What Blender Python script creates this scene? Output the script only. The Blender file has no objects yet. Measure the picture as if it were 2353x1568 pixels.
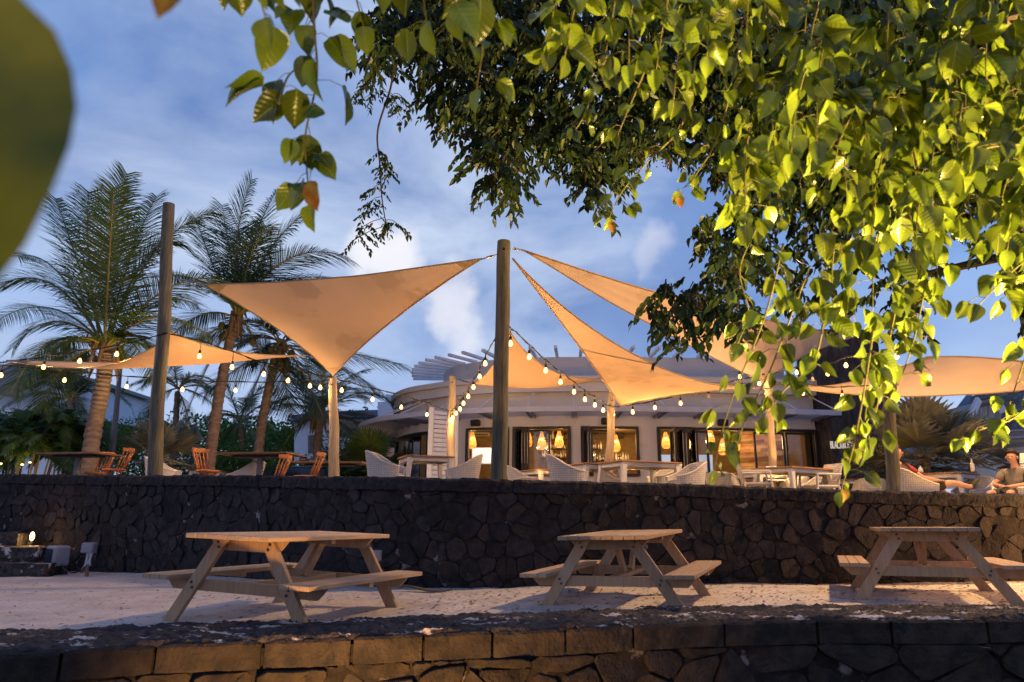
import bpy, bmesh, math, random
import numpy as np
from mathutils import Vector, Matrix, noise as mnoise
R = math.radians
rnd = random.Random(7)
scene = bpy.context.scene
COL = scene.collection

# ------------------------------------------------------------------ camera
CAM_H = 0.93
FOC = 24.43
FP = FOC / 36.0 * 2353.0
PIT, ROL = R(14.16), R(0.51)
CP, SP = math.cos(PIT), math.sin(PIT)
cam_d = bpy.data.cameras.new('camera')
cam = bpy.data.objects.new('camera', cam_d)
COL.objects.link(cam)
fw = Vector((0, CP, SP)); up0 = Vector((0, -SP, CP)); rt0 = Vector((1, 0, 0))
rt = rt0 * math.cos(ROL) + up0 * math.sin(ROL)
up = up0 * math.cos(ROL) - rt0 * math.sin(ROL)
m = Matrix((rt, up, -fw)).transposed().to_4x4()
m.translation = Vector((0, 0, CAM_H))
cam.matrix_world = m
cam_d.lens = FOC
cam_d.sensor_width = 36.0
cam_d.sensor_fit = 'HORIZONTAL'
cam_d.clip_start = 0.05
cam_d.clip_end = 3000
cam_d.dof.use_dof = True
cam_d.dof.focus_distance = 9.5
cam_d.dof.aperture_fstop = 3.2
scene.camera = cam


def P(u, v, Y):
    """world point seen at (u, v) of the 2353 x 1568 photograph, at depth Y"""
    X = u - 1176.5; W = 784 - v
    c, s = math.cos(ROL), math.sin(ROL)
    a = c * X - s * W; b = s * X + c * W
    r = Vector((a, FP * CP - b * SP, FP * SP + b * CP))
    return Vector((0, 0, CAM_H)) + r * (Y / r.y)


def PZ(u, v, z):
    p = P(u, v, 10.0) - Vector((0, 0, CAM_H))
    return Vector((0, 0, CAM_H)) + p * ((z - CAM_H) / p.z)


# ------------------------------------------------------------------ world
w = bpy.data.worlds.new('World'); scene.world = w; w.use_nodes = True
nt = w.node_tree; nt.nodes.clear()
N = nt.nodes.new; L = nt.links.new
out = N('ShaderNodeOutputWorld'); bg = N('ShaderNodeBackground')
sky = N('ShaderNodeTexSky'); sky.sky_type = 'NISHITA'; sky.sun_disc = False
sky.sun_elevation = R(1.5); sky.sun_rotation = R(205); sky.altitude = 10
tc = N('ShaderNodeTexCoord')
sep = N('ShaderNodeSeparateXYZ'); L(tc.outputs['Generated'], sep.inputs[0])
rampz = N('ShaderNodeValToRGB')
L(sep.outputs['Z'], rampz.inputs[0])
cr = rampz.color_ramp
cr.elements[0].position = 0.0; cr.elements[0].color = (0.50, 0.61, 0.88, 1)
cr.elements[1].position = 0.95; cr.elements[1].color = (0.035, 0.115, 0.40, 1)
e = cr.elements.new(0.28); e.color = (0.20, 0.36, 0.74, 1)
e = cr.elements.new(0.55); e.color = (0.070, 0.205, 0.56, 1)
# clouds, laid out in the direction of the sky itself
mp = N('ShaderNodeMapping'); mp.inputs['Scale'].default_value = (1.0, 1.0, 2.2)
mp.inputs['Location'].default_value = (0.35, 0.15, 0.0)
L(tc.outputs['Generated'], mp.inputs[0])
n1 = N('ShaderNodeTexNoise'); n1.inputs['Scale'].default_value = 2.1; n1.inputs['Detail'].default_value = 7
n1.inputs['Roughness'].default_value = 0.56; n1.inputs['Distortion'].default_value = 0.35
L(mp.outputs[0], n1.inputs[0])
r1 = N('ShaderNodeValToRGB'); L(n1.outputs[0], r1.inputs[0])
r1.color_ramp.elements[0].position = 0.42; r1.color_ramp.elements[1].position = 0.64
# darker slate veils
n2 = N('ShaderNodeTexNoise'); n2.inputs['Scale'].default_value = 1.9; n2.inputs['Detail'].default_value = 4
mp2 = N('ShaderNodeMapping'); mp2.inputs['Location'].default_value = (2.3, 0.7, 1.1); mp2.inputs['Scale'].default_value = (1, 1, 1.8)
L(tc.outputs['Generated'], mp2.inputs[0]); L(mp2.outputs[0], n2.inputs[0])
r2 = N('ShaderNodeValToRGB'); L(n2.outputs[0], r2.inputs[0])
r2.color_ramp.elements[0].position = 0.35; r2.color_ramp.elements[0].color = (0.55, 0.63, 0.76, 1)
r2.color_ramp.elements[1].position = 0.62; r2.color_ramp.elements[1].color = (1.0, 1.0, 1.0, 1)


def mixc(a, b, f, t='MIX'):
    x = N('ShaderNodeMix'); x.data_type = 'RGBA'; x.blend_type = t
    if isinstance(f, float): x.inputs[0].default_value = f
    else: L(f, x.inputs[0])
    for i, q in ((6, a), (7, b)):
        if isinstance(q, tuple): x.inputs[i].default_value = q
        else: L(q, x.inputs[i])
    return x.outputs[2]


# how strongly the broad cloud bank fills this side of the sky (a direction in the world)
dirc = P(1000, 640, 10) - Vector((0, 0, CAM_H)); dirc.normalize()
dot = N('ShaderNodeVectorMath'); dot.operation = 'DOT_PRODUCT'
L(tc.outputs['Generated'], dot.inputs[0]); dot.inputs[1].default_value = dirc
mr = N('ShaderNodeMapRange'); mr.interpolation_type = 'SMOOTHSTEP'; L(dot.outputs['Value'], mr.inputs[0])
mr.inputs[1].default_value = 0.80; mr.inputs[2].default_value = 0.99; mr.inputs[3].default_value = 0.30; mr.inputs[4].default_value = 1.0
ml = N('ShaderNodeMath'); ml.operation = 'MULTIPLY'; L(r1.outputs[0], ml.inputs[0]); L(mr.outputs[0], ml.inputs[1])
col = mixc(rampz.outputs[0], sky.outputs[0], 0.06)
col = mixc(col, r2.outputs[0], 1.0, 'MULTIPLY')
bank = N('ShaderNodeMapRange'); bank.interpolation_type = 'SMOOTHSTEP'; L(dot.outputs['Value'], bank.inputs[0])
bank.inputs[1].default_value = 0.86; bank.inputs[2].default_value = 0.995; bank.inputs[3].default_value = 0.0; bank.inputs[4].default_value = 0.66
col = mixc(col, (0.36, 0.48, 0.75, 1), bank.outputs[0])
col = mixc(col, r2.outputs[0], 0.8, 'MULTIPLY')
col = mixc(col, (0.52, 0.62, 0.82, 1), ml.outputs[0])
# bright gaps where the last light comes through
for (u, v, th, pw) in ((893, 590, 0.9993, 0.75), (1035, 708, 0.9994, 0.6), (1507, 555, 0.9998, 0.30)):
    d = P(u, v, 10) - Vector((0, 0, CAM_H)); d.normalize()
    q = N('ShaderNodeVectorMath'); q.operation = 'DOT_PRODUCT'
    nz = N('ShaderNodeTexNoise'); nz.inputs['Scale'].default_value = 11.0; nz.inputs['Detail'].default_value = 6
    L(tc.outputs['Generated'], nz.inputs[0])
    ad = N('ShaderNodeVectorMath'); ad.operation = 'MULTIPLY_ADD'
    L(nz.outputs['Color'], ad.inputs[0]); ad.inputs[1].default_value = (0.17, 0.17, 0.17); L(tc.outputs['Generated'], ad.inputs[2])
    sb = N('ShaderNodeVectorMath'); sb.operation = 'SUBTRACT'; L(ad.outputs[0], sb.inputs[0]); sb.inputs[1].default_value = (0.085, 0.085, 0.085)
    nn = N('ShaderNodeVectorMath'); nn.operation = 'NORMALIZE'; L(sb.outputs[0], nn.inputs[0])
    L(nn.outputs[0], q.inputs[0]); q.inputs[1].default_value = d
    g = N('ShaderNodeMapRange'); g.interpolation_type = 'SMOOTHSTEP'; L(q.outputs['Value'], g.inputs[0])
    g.inputs[1].default_value = th - 0.0014; g.inputs[2].default_value = 1.0; g.inputs[3].default_value = 0.0; g.inputs[4].default_value = pw
    col = mixc(col, (0.95, 0.92, 0.95, 1), g.outputs[0])
L(col, bg.inputs[0]); bg.inputs[1].default_value = 0.96
L(bg.outputs[0], out.inputs[0])

# the last of the daylight, very soft, from behind the camera
sd = bpy.data.lights.new('sun', 'SUN'); sd.energy = 0.04; sd.angle = R(25); sd.color = (0.75, 0.82, 1.0)
so = bpy.data.objects.new('sun', sd); COL.objects.link(so)
so.rotation_euler = (R(55), 0, R(-25))

scene.view_settings.view_transform = 'Standard'
scene.view_settings.look = 'None'
scene.view_settings.exposure = 0.20
scene.view_settings.gamma = 1.0
scene.cycles.use_denoising = True
scene.cycles.max_bounces = 6
scene.cycles.diffuse_bounces = 3
scene.cycles.glossy_bounces = 2
scene.cycles.transmission_bounces = 3
scene.cycles.transparent_max_bounces = 8
scene.cycles.caustics_reflective = False
scene.cycles.caustics_refractive = False
scene.cycles.sample_clamp_indirect = 4.0
scene.cycles.use_light_tree = True

WARM = (1.0, 0.56, 0.20)
AMBER = (1.0, 0.50, 0.14)


def lamp(name, kind, loc, energy, color, size=0.05, aim=None, cone=None, blend=0.5, parent=None):
    d = bpy.data.lights.new(name, kind); d.energy = energy; d.color = color
    if kind in ('POINT', 'SPOT'): d.shadow_soft_size = size
    if kind == 'SPOT':
        d.spot_size = R(cone); d.spot_blend = blend
    o = bpy.data.objects.new(name, d); COL.objects.link(o)
    o.location = loc
    if aim is not None:
        o.rotation_euler = (Vector(aim) - Vector(loc)).to_track_quat('-Z', 'Y').to_euler()
    if parent is not None:
        o.parent = parent; o.location = Vector(loc) - parent.location
    return o


# ------------------------------------------------------------------ materials
def objvar(mt, amt=0.22, grey=(0.30, 0.27, 0.25)):
    """object-to-object change: shifts the grain and greys some pieces, so repeats do not match"""
    ns = mt.node_tree.nodes; lk = mt.node_tree.links
    oi = ns.new('ShaderNodeObjectInfo'); b = next(n for n in ns if n.type == 'BSDF_PRINCIPLED')
    for mpn in [n for n in ns if n.type == 'MAPPING']:
        sc_ = ns.new('ShaderNodeVectorMath'); sc_.operation = 'SCALE'; sc_.inputs[0].default_value = (7.3, 4.1, 5.7); lk.new(oi.outputs['Random'], sc_.inputs['Scale']); lk.new(sc_.outputs[0], mpn.inputs['Location'])
    old = b.inputs['Base Color'].links[0].from_socket
    nz = ns.new('ShaderNodeTexNoise'); nz.inputs['Scale'].default_value = 3.0; nz.inputs['Detail'].default_value = 8; tcn = ns.new('ShaderNodeTexCoord')
    ad = ns.new('ShaderNodeVectorMath'); ad.operation = 'ADD'; lk.new(tcn.outputs['Object'], ad.inputs[0]); cx = ns.new('ShaderNodeCombineXYZ'); ml_ = ns.new('ShaderNodeMath'); ml_.operation = 'MULTIPLY'; ml_.inputs[1].default_value = 40; lk.new(oi.outputs['Random'], ml_.inputs[0]); lk.new(ml_.outputs[0], cx.inputs[0]); lk.new(cx.outputs[0], ad.inputs[1]); lk.new(ad.outputs[0], nz.inputs[0])
    rp = ns.new('ShaderNodeValToRGB'); rp.color_ramp.elements[0].position = 0.40; rp.color_ramp.elements[1].position = 0.72; lk.new(nz.outputs[0], rp.inputs[0])
    f = ns.new('ShaderNodeMath'); f.operation = 'MULTIPLY'; f.inputs[1].default_value = 0.32; lk.new(rp.outputs[0], f.inputs[0])
    x = ns.new('ShaderNodeMix'); x.data_type = 'RGBA'; lk.new(f.outputs[0], x.inputs[0]); lk.new(old, x.inputs[6]); x.inputs[7].default_value = (*grey, 1)
    h = ns.new('ShaderNodeHueSaturation'); mr_ = ns.new('ShaderNodeMapRange'); lk.new(oi.outputs['Random'], mr_.inputs[0]); mr_.inputs[3].default_value = 1 - amt; mr_.inputs[4].default_value = 1 + amt; lk.new(mr_.outputs[0], h.inputs['Value']); lk.new(x.outputs[2], h.inputs['Color'])
    lk.new(h.outputs[0], b.inputs['Base Color'])


def mat(name, c1, c2=None, scale=6.0, rough=0.7, bump=0.0, bscale=40.0, metal=0.0, spec=0.3, detail=5.0,
        stretch=(1, 1, 1), isl=0.0, emis=None, estr=0.0, transl=0.0, lo=0.35, hi=0.65, c3=None, s3=3.0, t3=0.6, coat=0.0, bdist=0.02, s3stretch=(1, 1, 1), backc=None):
    mt = bpy.data.materials.new(name); mt.use_nodes = True
    t = mt.node_tree; ns = t.nodes; lk = t.links; ns.clear()
    o = ns.new('ShaderNodeOutputMaterial'); b = ns.new('ShaderNodeBsdfPrincipled')
    b.inputs['Roughness'].default_value = rough; b.inputs['Metallic'].default_value = metal
    b.inputs['Specular IOR Level'].default_value = spec
    b.inputs['Coat Weight'].default_value = coat
    tcx = ns.new('ShaderNodeTexCoord'); mpx = ns.new('ShaderNodeMapping')
    mpx.inputs['Scale'].default_value = stretch
    lk.new(tcx.outputs['Object'], mpx.inputs[0])
    c2 = c2 or tuple(x * 0.8 for x in c1)
    nz = ns.new('ShaderNodeTexNoise'); nz.inputs['Scale'].default_value = scale; nz.inputs['Detail'].default_value = detail
    lk.new(mpx.outputs[0], nz.inputs[0])
    rp = ns.new('ShaderNodeValToRGB'); lk.new(nz.outputs[0], rp.inputs[0])
    rp.color_ramp.elements[0].position = lo; rp.color_ramp.elements[1].position = hi
    rp.color_ramp.elements[0].color = (*c1, 1); rp.color_ramp.elements[1].color = (*c2, 1)
    cur = rp.outputs[0]
    if c3 is not None:
        n3 = ns.new('ShaderNodeTexNoise'); n3.inputs['Scale'].default_value = s3; n3.inputs['Detail'].default_value = 8
        n3.inputs['Roughness'].default_value = 0.62
        mp3 = ns.new('ShaderNodeMapping'); mp3.inputs['Scale'].default_value = s3stretch
        lk.new(tcx.outputs['Object'], mp3.inputs[0]); lk.new(mp3.outputs[0], n3.inputs[0])
        r3 = ns.new('ShaderNodeValToRGB'); lk.new(n3.outputs[0], r3.inputs[0])
        r3.color_ramp.elements[0].position = t3; r3.color_ramp.elements[1].position = min(1, t3 + 0.05)
        x = ns.new('ShaderNodeMix'); x.data_type = 'RGBA'; lk.new(r3.outputs[0], x.inputs[0])
        lk.new(cur, x.inputs[6]); x.inputs[7].default_value = (*c3, 1); cur = x.outputs[2]
    if isl > 0:
        gm = ns.new('ShaderNodeNewGeometry'); h = ns.new('ShaderNodeHueSaturation')
        mr_ = ns.new('ShaderNodeMapRange'); lk.new(gm.outputs['Random Per Island'], mr_.inputs[0])
        mr_.inputs[3].default_value = 1 - isl; mr_.inputs[4].default_value = 1 + isl
        lk.new(mr_.outputs[0], h.inputs['Value']); lk.new(cur, h.inputs['Color'])
        m2 = ns.new('ShaderNodeMath'); m2.operation = 'MULTIPLY_ADD'; lk.new(gm.outputs['Random Per Island'], m2.inputs[0])
        m2.inputs[1].default_value = 0.03 * isl; m2.inputs[2].default_value = 0.5 - 0.015 * isl
        lk.new(m2.outputs[0], h.inputs['Hue'])
        cur = h.outputs[0]
    lk.new(cur, b.inputs['Base Color'])
    if bump > 0:
        nb = ns.new('ShaderNodeTexNoise'); nb.inputs['Scale'].default_value = bscale; nb.inputs['Detail'].default_value = 6
        lk.new(mpx.outputs[0], nb.inputs[0])
        bp = ns.new('ShaderNodeBump'); bp.inputs['Strength'].default_value = bump; bp.inputs['Distance'].default_value = bdist
        lk.new(nb.outputs[0], bp.inputs['Height']); lk.new(bp.outputs[0], b.inputs['Normal'])
    if emis is not None:
        b.inputs['Emission Color'].default_value = (*emis, 1); b.inputs['Emission Strength'].default_value = estr
    surf = b.outputs[0]
    if transl > 0:
        tr = ns.new('ShaderNodeBsdfTranslucent'); mx = ns.new('ShaderNodeMixShader'); mx.inputs[0].default_value = transl
        if backc is not None: tr.inputs[0].default_value = (*backc, 1)
        else: lk.new(cur, tr.inputs[0])
        lk.new(b.outputs[0], mx.inputs[1]); lk.new(tr.outputs[0], mx.inputs[2]); surf = mx.outputs[0]
    lk.new(surf, o.inputs[0])
    return mt


def glass_mat(name, tint=(0.9, 0.95, 1.0), op=0.25):
    mt = bpy.data.materials.new(name); mt.use_nodes = True
    t = mt.node_tree; ns = t.nodes; lk = t.links; ns.clear()
    o = ns.new('ShaderNodeOutputMaterial'); g = ns.new('ShaderNodeBsdfGlossy'); g.inputs['Roughness'].default_value = 0.03
    tr = ns.new('ShaderNodeBsdfTransparent'); tr.inputs[0].default_value = (*tint, 1)
    fr = ns.new('ShaderNodeFresnel'); fr.inputs[0].default_value = 1.5
    a = ns.new('ShaderNodeMath'); a.operation = 'ADD'; a.inputs[1].default_value = op; lk.new(fr.outputs[0], a.inputs[0])
    mx = ns.new('ShaderNodeMixShader'); lk.new(a.outputs[0], mx.inputs[0]); lk.new(tr.outputs[0], mx.inputs[1]); lk.new(g.outputs[0], mx.inputs[2])
    lk.new(mx.outputs[0], o.inputs[0])
    return mt


def wood_mat(name, c1, c2, rough=0.6, axis='X', coat=0.0, scale=1.0, isl=0.10):
    st = {'X': (1.2, 14, 14), 'Y': (14, 1.2, 14), 'Z': (14, 14, 1.2)}[axis]
    st = tuple(x * scale for x in st)
    return mat(name, c1, c2, scale=3.0, rough=rough, bump=0.25, bscale=3.0, stretch=st, detail=8, isl=isl, coat=coat, bdist=0.004, lo=0.3, hi=0.7)


def wicker_mat(name, c1, c2):
    mt = mat(name, c1, c2, scale=20, rough=0.6, spec=0.25)
    t = mt.node_tree; ns = t.nodes; lk = t.links
    b = next(n for n in ns if n.type == 'BSDF_PRINCIPLED')
    tcx = ns.new('ShaderNodeTexCoord')
    wz = ns.new('ShaderNodeTexWave'); wz.bands_direction = 'Z'; wz.inputs['Scale'].default_value = 9; lk.new(tcx.outputs['Object'], wz.inputs[0])
    wx = ns.new('ShaderNodeTexWave'); wx.bands_direction = 'X'; wx.inputs['Scale'].default_value = 11; lk.new(tcx.outputs['Object'], wx.inputs[0])
    mu = ns.new('ShaderNodeMath'); mu.operation = 'MULTIPLY'; lk.new(wz.outputs['Fac'], mu.inputs[0]); lk.new(wx.outputs['Fac'], mu.inputs[1])
    bp = ns.new('ShaderNodeBump'); bp.inputs['Strength'].default_value = 0.5; bp.inputs['Distance'].default_value = 0.008
    lk.new(mu.outputs[0], bp.inputs['Height']); lk.new(bp.outputs[0], b.inputs['Normal'])
    old = b.inputs['Base Color'].links[0].from_socket
    x = ns.new('ShaderNodeMix'); x.data_type = 'RGBA'; x.blend_type = 'MULTIPLY'
    rp = ns.new('ShaderNodeValToRGB'); lk.new(mu.outputs[0], rp.inputs[0])
    rp.color_ramp.elements[0].position = 0.0; rp.color_ramp.elements[0].color = (0.72, 0.70, 0.68, 1)
    rp.color_ramp.elements[1].position = 0.35
    x.inputs[0].default_value = 1.0; lk.new(old, x.inputs[6]); lk.new(rp.outputs[0], x.inputs[7])
    lk.new(x.outputs[2], b.inputs['Base Color'])
    return mt


def brick_mat(name, c1, c2, mortar, scale, wdt=0.5, hgt=0.25, rough=0.8):
    mt = mat(name, c1, c2, scale=8, rough=rough)
    t = mt.node_tree; ns = t.nodes; lk = t.links
    b = next(n for n in ns if n.type == 'BSDF_PRINCIPLED')
    br = ns.new('ShaderNodeTexBrick'); uv = ns.new('ShaderNodeTexCoord')
    lk.new(uv.outputs['UV'], br.inputs[0])
    br.inputs['Color1'].default_value = (*c1, 1); br.inputs['Color2'].default_value = (*c2, 1); br.inputs['Mortar'].default_value = (*mortar, 1)
    br.inputs['Scale'].default_value = scale; br.inputs['Mortar Size'].default_value = 0.015
    br.inputs['Brick Width'].default_value = wdt; br.inputs['Row Height'].default_value = hgt
    lk.new(br.outputs[0], b.inputs['Base Color'])
    return mt


M = {}
M['sand'] = mat('sand', (0.54, 0.47, 0.41), (0.66, 0.59, 0.52), scale=2.4, rough=0.95, bump=1.0, bscale=18, spec=0.1, c3=(0.17, 0.115, 0.08), s3=11.0, t3=0.62, s3stretch=(0.8, 2.0, 1), bdist=0.03)
M['soil'] = mat('soil', (0.06, 0.05, 0.04), (0.10, 0.08, 0.06), scale=3, rough=0.95)
M['grass'] = mat('grass', (0.03, 0.06, 0.015), (0.06, 0.09, 0.03), scale=5, rough=0.9)
M['paving'] = mat('paving', (0.30, 0.28, 0.26), (0.22, 0.2, 0.19), scale=3, rough=0.8)
M['basalt'] = mat('basalt', (0.019, 0.0155, 0.016), (0.042, 0.033, 0.031), scale=9, rough=0.85, bump=0.9, bscale=38, isl=0.35, spec=0.3, c3=(0.13, 0.115, 0.105), s3=6.5, t3=0.70, bdist=0.02)
M['mortar'] = mat('mortar', (0.012, 0.010, 0.010), (0.028, 0.024, 0.022), scale=12, rough=0.95, c3=(0.24, 0.21, 0.20), s3=2.2, t3=0.60, bump=0.5, bscale=50)
M['coping'] = mat('coping', (0.015, 0.014, 0.016), (0.040, 0.035, 0.036), scale=14, rough=0.9, bump=1.0, bscale=30, isl=0.25, bdist=0.03)
M['coping_near'] = mat('coping_near', (0.022, 0.018, 0.016), (0.055, 0.042, 0.031), scale=7, rough=0.9, bump=1.0, bscale=34, isl=0.2, bdist=0.02, c3=(0.020, 0.018, 0.019), s3=4, t3=0.56)
M['rough_top'] = mat('rough_top', (0.022, 0.019, 0.020), (0.080, 0.067, 0.062), scale=12, rough=0.92, bump=1.0, bscale=26, c3=(0.60, 0.55, 0.50), s3=4.2, t3=0.575, s3stretch=(0.7, 1.5, 1), bdist=0.03)
M['picnic_wood'] = wood_mat('picnic_wood', (0.38, 0.245, 0.135), (0.52, 0.355, 0.215), axis='X')
M['picnic_leg'] = wood_mat('picnic_leg', (0.36, 0.22, 0.115), (0.48, 0.32, 0.18), axis='Z')
objvar(M['picnic_wood']); objvar(M['picnic_leg'])
M['bolt'] = mat('bolt', (0.10, 0.09, 0.09), rough=0.4, metal=0.8)
M['pole'] = mat('pole', (0.085, 0.082, 0.056), (0.165, 0.150, 0.110), scale=3, rough=0.8, bump=0.4, bscale=3, stretch=(9, 9, 0.8), detail=8, c3=(0.10, 0.075, 0.05), s3=2.2, t3=0.64, s3stretch=(5, 5, 1.2), bdist=0.008)
M['pole_pale'] = mat('pole_pale', (0.40, 0.32, 0.23), (0.30, 0.23, 0.16), scale=3, rough=0.8, bump=0.4, bscale=3, stretch=(9, 9, 0.8), detail=8, bdist=0.008)
M['sail'] = mat('sail', (0.66, 0.475, 0.305), (0.57, 0.405, 0.255), scale=0.9, rough=0.9, transl=0.24, spec=0.05, c3=(0.50, 0.355, 0.225), s3=0.8, t3=0.56)
M['hem'] = mat('hem', (0.42, 0.31, 0.20), rough=0.9, transl=0.15)
M['steel'] = mat('steel', (0.35, 0.34, 0.34), rough=0.35, metal=0.9)
M['cable'] = mat('cable', (0.02, 0.018, 0.016), rough=0.6)
M['bulb'] = mat('bulb', (1, 0.8, 0.5), rough=0.2, emis=(1.0, 0.49, 0.12), estr=6.0)
M['bulb_off'] = mat('bulb_off', (0.7, 0.6, 0.5), rough=0.1, spec=0.8, transl=0.4)
M['white_frame'] = mat('white_frame', (0.62, 0.60, 0.58), (0.56, 0.54, 0.52), rough=0.5)
M['teak'] = wood_mat('teak', (0.26, 0.13, 0.06), (0.36, 0.19, 0.09), axis='X')
M['teak_dark'] = wood_mat('teak_dark', (0.13, 0.075, 0.045), (0.20, 0.12, 0.07), axis='X')
M['wicker'] = wicker_mat('wicker', (0.66, 0.62, 0.57), (0.58, 0.54, 0.49))
M['shell_white'] = mat('shell_white', (0.66, 0.62, 0.56), (0.6, 0.56, 0.5), rough=0.6)
M['cushion'] = mat('cushion', (0.60, 0.56, 0.52), rough=0.9)
M['orange_wood'] = wood_mat('orange_wood', (0.40, 0.135, 0.035), (0.54, 0.20, 0.055), axis='Z', coat=0.3)
M['dark_metal'] = mat('dark_metal', (0.04, 0.04, 0.045), rough=0.5, metal=0.3)
M['post_grey'] = mat('post_grey', (0.14, 0.14, 0.17), (0.18, 0.18, 0.2), rough=0.5)
M['render_wall'] = mat('render_wall', (0.64, 0.60, 0.56), (0.59, 0.55, 0.51), scale=1.2, rough=0.9, bump=0.15, bscale=120, bdist=0.003, c3=(0.55, 0.51, 0.47), s3=1.5, t3=0.6)
M['fascia'] = mat('fascia', (0.62, 0.58, 0.53), (0.57, 0.53, 0.48), rough=0.85)
M['white_paint'] = mat('white_paint', (0.72, 0.72, 0.74), (0.66, 0.66, 0.68), rough=0.5)
M['canopy_white'] = mat('canopy_white', (0.78, 0.79, 0.84), (0.72, 0.73, 0.78), rough=0.45, transl=0.55)
M['dark_frame'] = mat('dark_frame', (0.030, 0.026, 0.028), rough=0.45)
M['glass'] = glass_mat('glass', (0.90, 0.92, 0.94), 0.02)
M['inner_wall'] = mat('inner_wall', (0.27, 0.185, 0.09), (0.20, 0.14, 0.07), rough=0.9)
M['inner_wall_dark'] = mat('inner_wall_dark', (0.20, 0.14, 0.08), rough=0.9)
M['inner_floor'] = mat('inner_floor', (0.20, 0.15, 0.10), rough=0.6)
M['black_rock'] = mat('black_rock', (0.022, 0.019, 0.021), (0.075, 0.060, 0.055), scale=7, rough=0.85, bump=0.9, bscale=22, bdist=0.03, stretch=(1, 1, 0.35))
M['letters'] = mat('letters', (0.62, 0.56, 0.50), rough=0.5, emis=(1.0, 0.85, 0.7), estr=0.35)
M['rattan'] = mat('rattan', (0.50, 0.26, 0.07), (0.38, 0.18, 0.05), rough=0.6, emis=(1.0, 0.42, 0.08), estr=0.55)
M['lamp_glow'] = mat('lamp_glow', (1, 0.8, 0.5), emis=(1.0, 0.58, 0.18), estr=7.0)
M['plank_old'] = mat('plank_old', (0.20, 0.09, 0.045), (0.42, 0.30, 0.20), scale=1.3, rough=0.8, isl=0.5, stretch=(1, 1, 4))
M['bottle_amber'] = mat('bottle_amber', (0.20, 0.09, 0.02), rough=0.1, spec=0.8, coat=0.5)
M['bottle_clear'] = mat('bottle_clear', (0.50, 0.47, 0.40), rough=0.08, spec=0.9, coat=0.5)
M['bottle_dark'] = mat('bottle_dark', (0.03, 0.035, 0.02), rough=0.1, spec=0.8, coat=0.5)
M['screen'] = mat('screen', (0.8, 0.8, 0.8), (0.9, 0.85, 0.85), rough=0.5, emis=(1.0, 0.86, 0.84), estr=0.85)
M['screen_blue'] = mat('screen_blue', (0.3, 0.4, 0.6), rough=0.3, emis=(0.42, 0.58, 0.85), estr=0.55)
M['poster_red'] = mat('poster_red', (0.55, 0.06, 0.03), rough=0.6)
M['paper'] = mat('paper', (0.65, 0.6, 0.52), rough=0.8)
M['palm_leaf'] = mat('palm_leaf', (0.065, 0.115, 0.022), (0.115, 0.165, 0.032), scale=3, rough=0.45, transl=0.3, isl=0.3, spec=0.4)
M['palm_leaf_dark'] = mat('palm_leaf_dark', (0.030, 0.070, 0.030), (0.050, 0.095, 0.035), scale=3, rough=0.45, transl=0.2, isl=0.3, spec=0.4)
M['palm_rachis'] = mat('palm_rachis', (0.33, 0.25, 0.06), (0.24, 0.20, 0.06), rough=0.5)
M['palm_trunk'] = mat('palm_trunk', (0.20, 0.135, 0.095), (0.30, 0.215, 0.16), scale=5, rough=0.9, bump=0.8, bscale=14, stretch=(1, 1, 2.5), bdist=0.03)
M['palm_husk'] = mat('palm_husk', (0.19, 0.11, 0.06), (0.28, 0.18, 0.11), scale=7, rough=0.9)
M['coconut'] = mat('coconut', (0.16, 0.11, 0.03), (0.10, 0.10, 0.03), rough=0.6)
M['fan_leaf'] = mat('fan_leaf', (0.20, 0.21, 0.14), (0.28, 0.27, 0.18), scale=3, rough=0.5, transl=0.25, isl=0.25)
M['shrub_leaf'] = mat('shrub_leaf', (0.050, 0.120, 0.015), (0.095, 0.200, 0.028), scale=2, rough=0.55, transl=0.25, isl=0.4)
M['areca_leaf'] = mat('areca_leaf', (0.045, 0.095, 0.022), (0.080, 0.140, 0.030), scale=2, rough=0.5, transl=0.25, isl=0.35)
M['bark'] = mat('bark', (0.09, 0.065, 0.045), (0.15, 0.11, 0.08), scale=7, rough=0.9, bump=0.8, bscale=18, stretch=(2, 2, 0.6), bdist=0.03)
M['twig'] = mat('twig', (0.12, 0.12, 0.03), (0.16, 0.13, 0.05), rough=0.6)
M['twig_dark'] = mat('twig_dark', (0.06, 0.04, 0.03), rough=0.8)
M['leaf_small'] = mat('leaf_small', (0.015, 0.032, 0.007), (0.036, 0.056, 0.011), scale=1.2, rough=0.42, transl=0.28, isl=0.35, spec=0.4)
M['seed'] = mat('seed', (0.10, 0.035, 0.035), rough=0.7)
M['yellow_leaf'] = mat('yellow_leaf', (0.26, 0.20, 0.02), (0.22, 0.08, 0.015), scale=30, rough=0.5, transl=0.3)
M['far_white'] = mat('far_white', (0.80, 0.82, 0.86), (0.74, 0.76, 0.80), rough=0.8)
M['far_roof'] = mat('far_roof', (0.33, 0.31, 0.31), (0.28, 0.26, 0.27), rough=0.7)
M['window_dark'] = mat('window_dark', (0.03, 0.035, 0.05), rough=0.15, spec=0.6)
M['metal_roof'] = mat('metal_roof', (0.13, 0.16, 0.24), (0.16, 0.19, 0.27), rough=0.45)
M['shingle'] = mat('shingle', (0.13, 0.115, 0.11), (0.23, 0.20, 0.185), scale=4, rough=0.85, isl=0.35)
M['house_cream'] = mat('house_cream', (0.52, 0.47, 0.42), (0.45, 0.41, 0.37), rough=0.8)
M['lit_window'] = mat('lit_window', (0.8, 0.6, 0.3), emis=(1.0, 0.68, 0.28), estr=1.1)
M['junction_grey'] = mat('junction_grey', (0.30, 0.30, 0.33), (0.25, 0.25, 0.28), rough=0.6)
M['conduit'] = mat('conduit', (0.45, 0.42, 0.42), rough=0.6)
M['stake'] = mat('stake', (0.33, 0.20, 0.13), (0.25, 0.15, 0.1), scale=9, rough=0.85)
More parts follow.
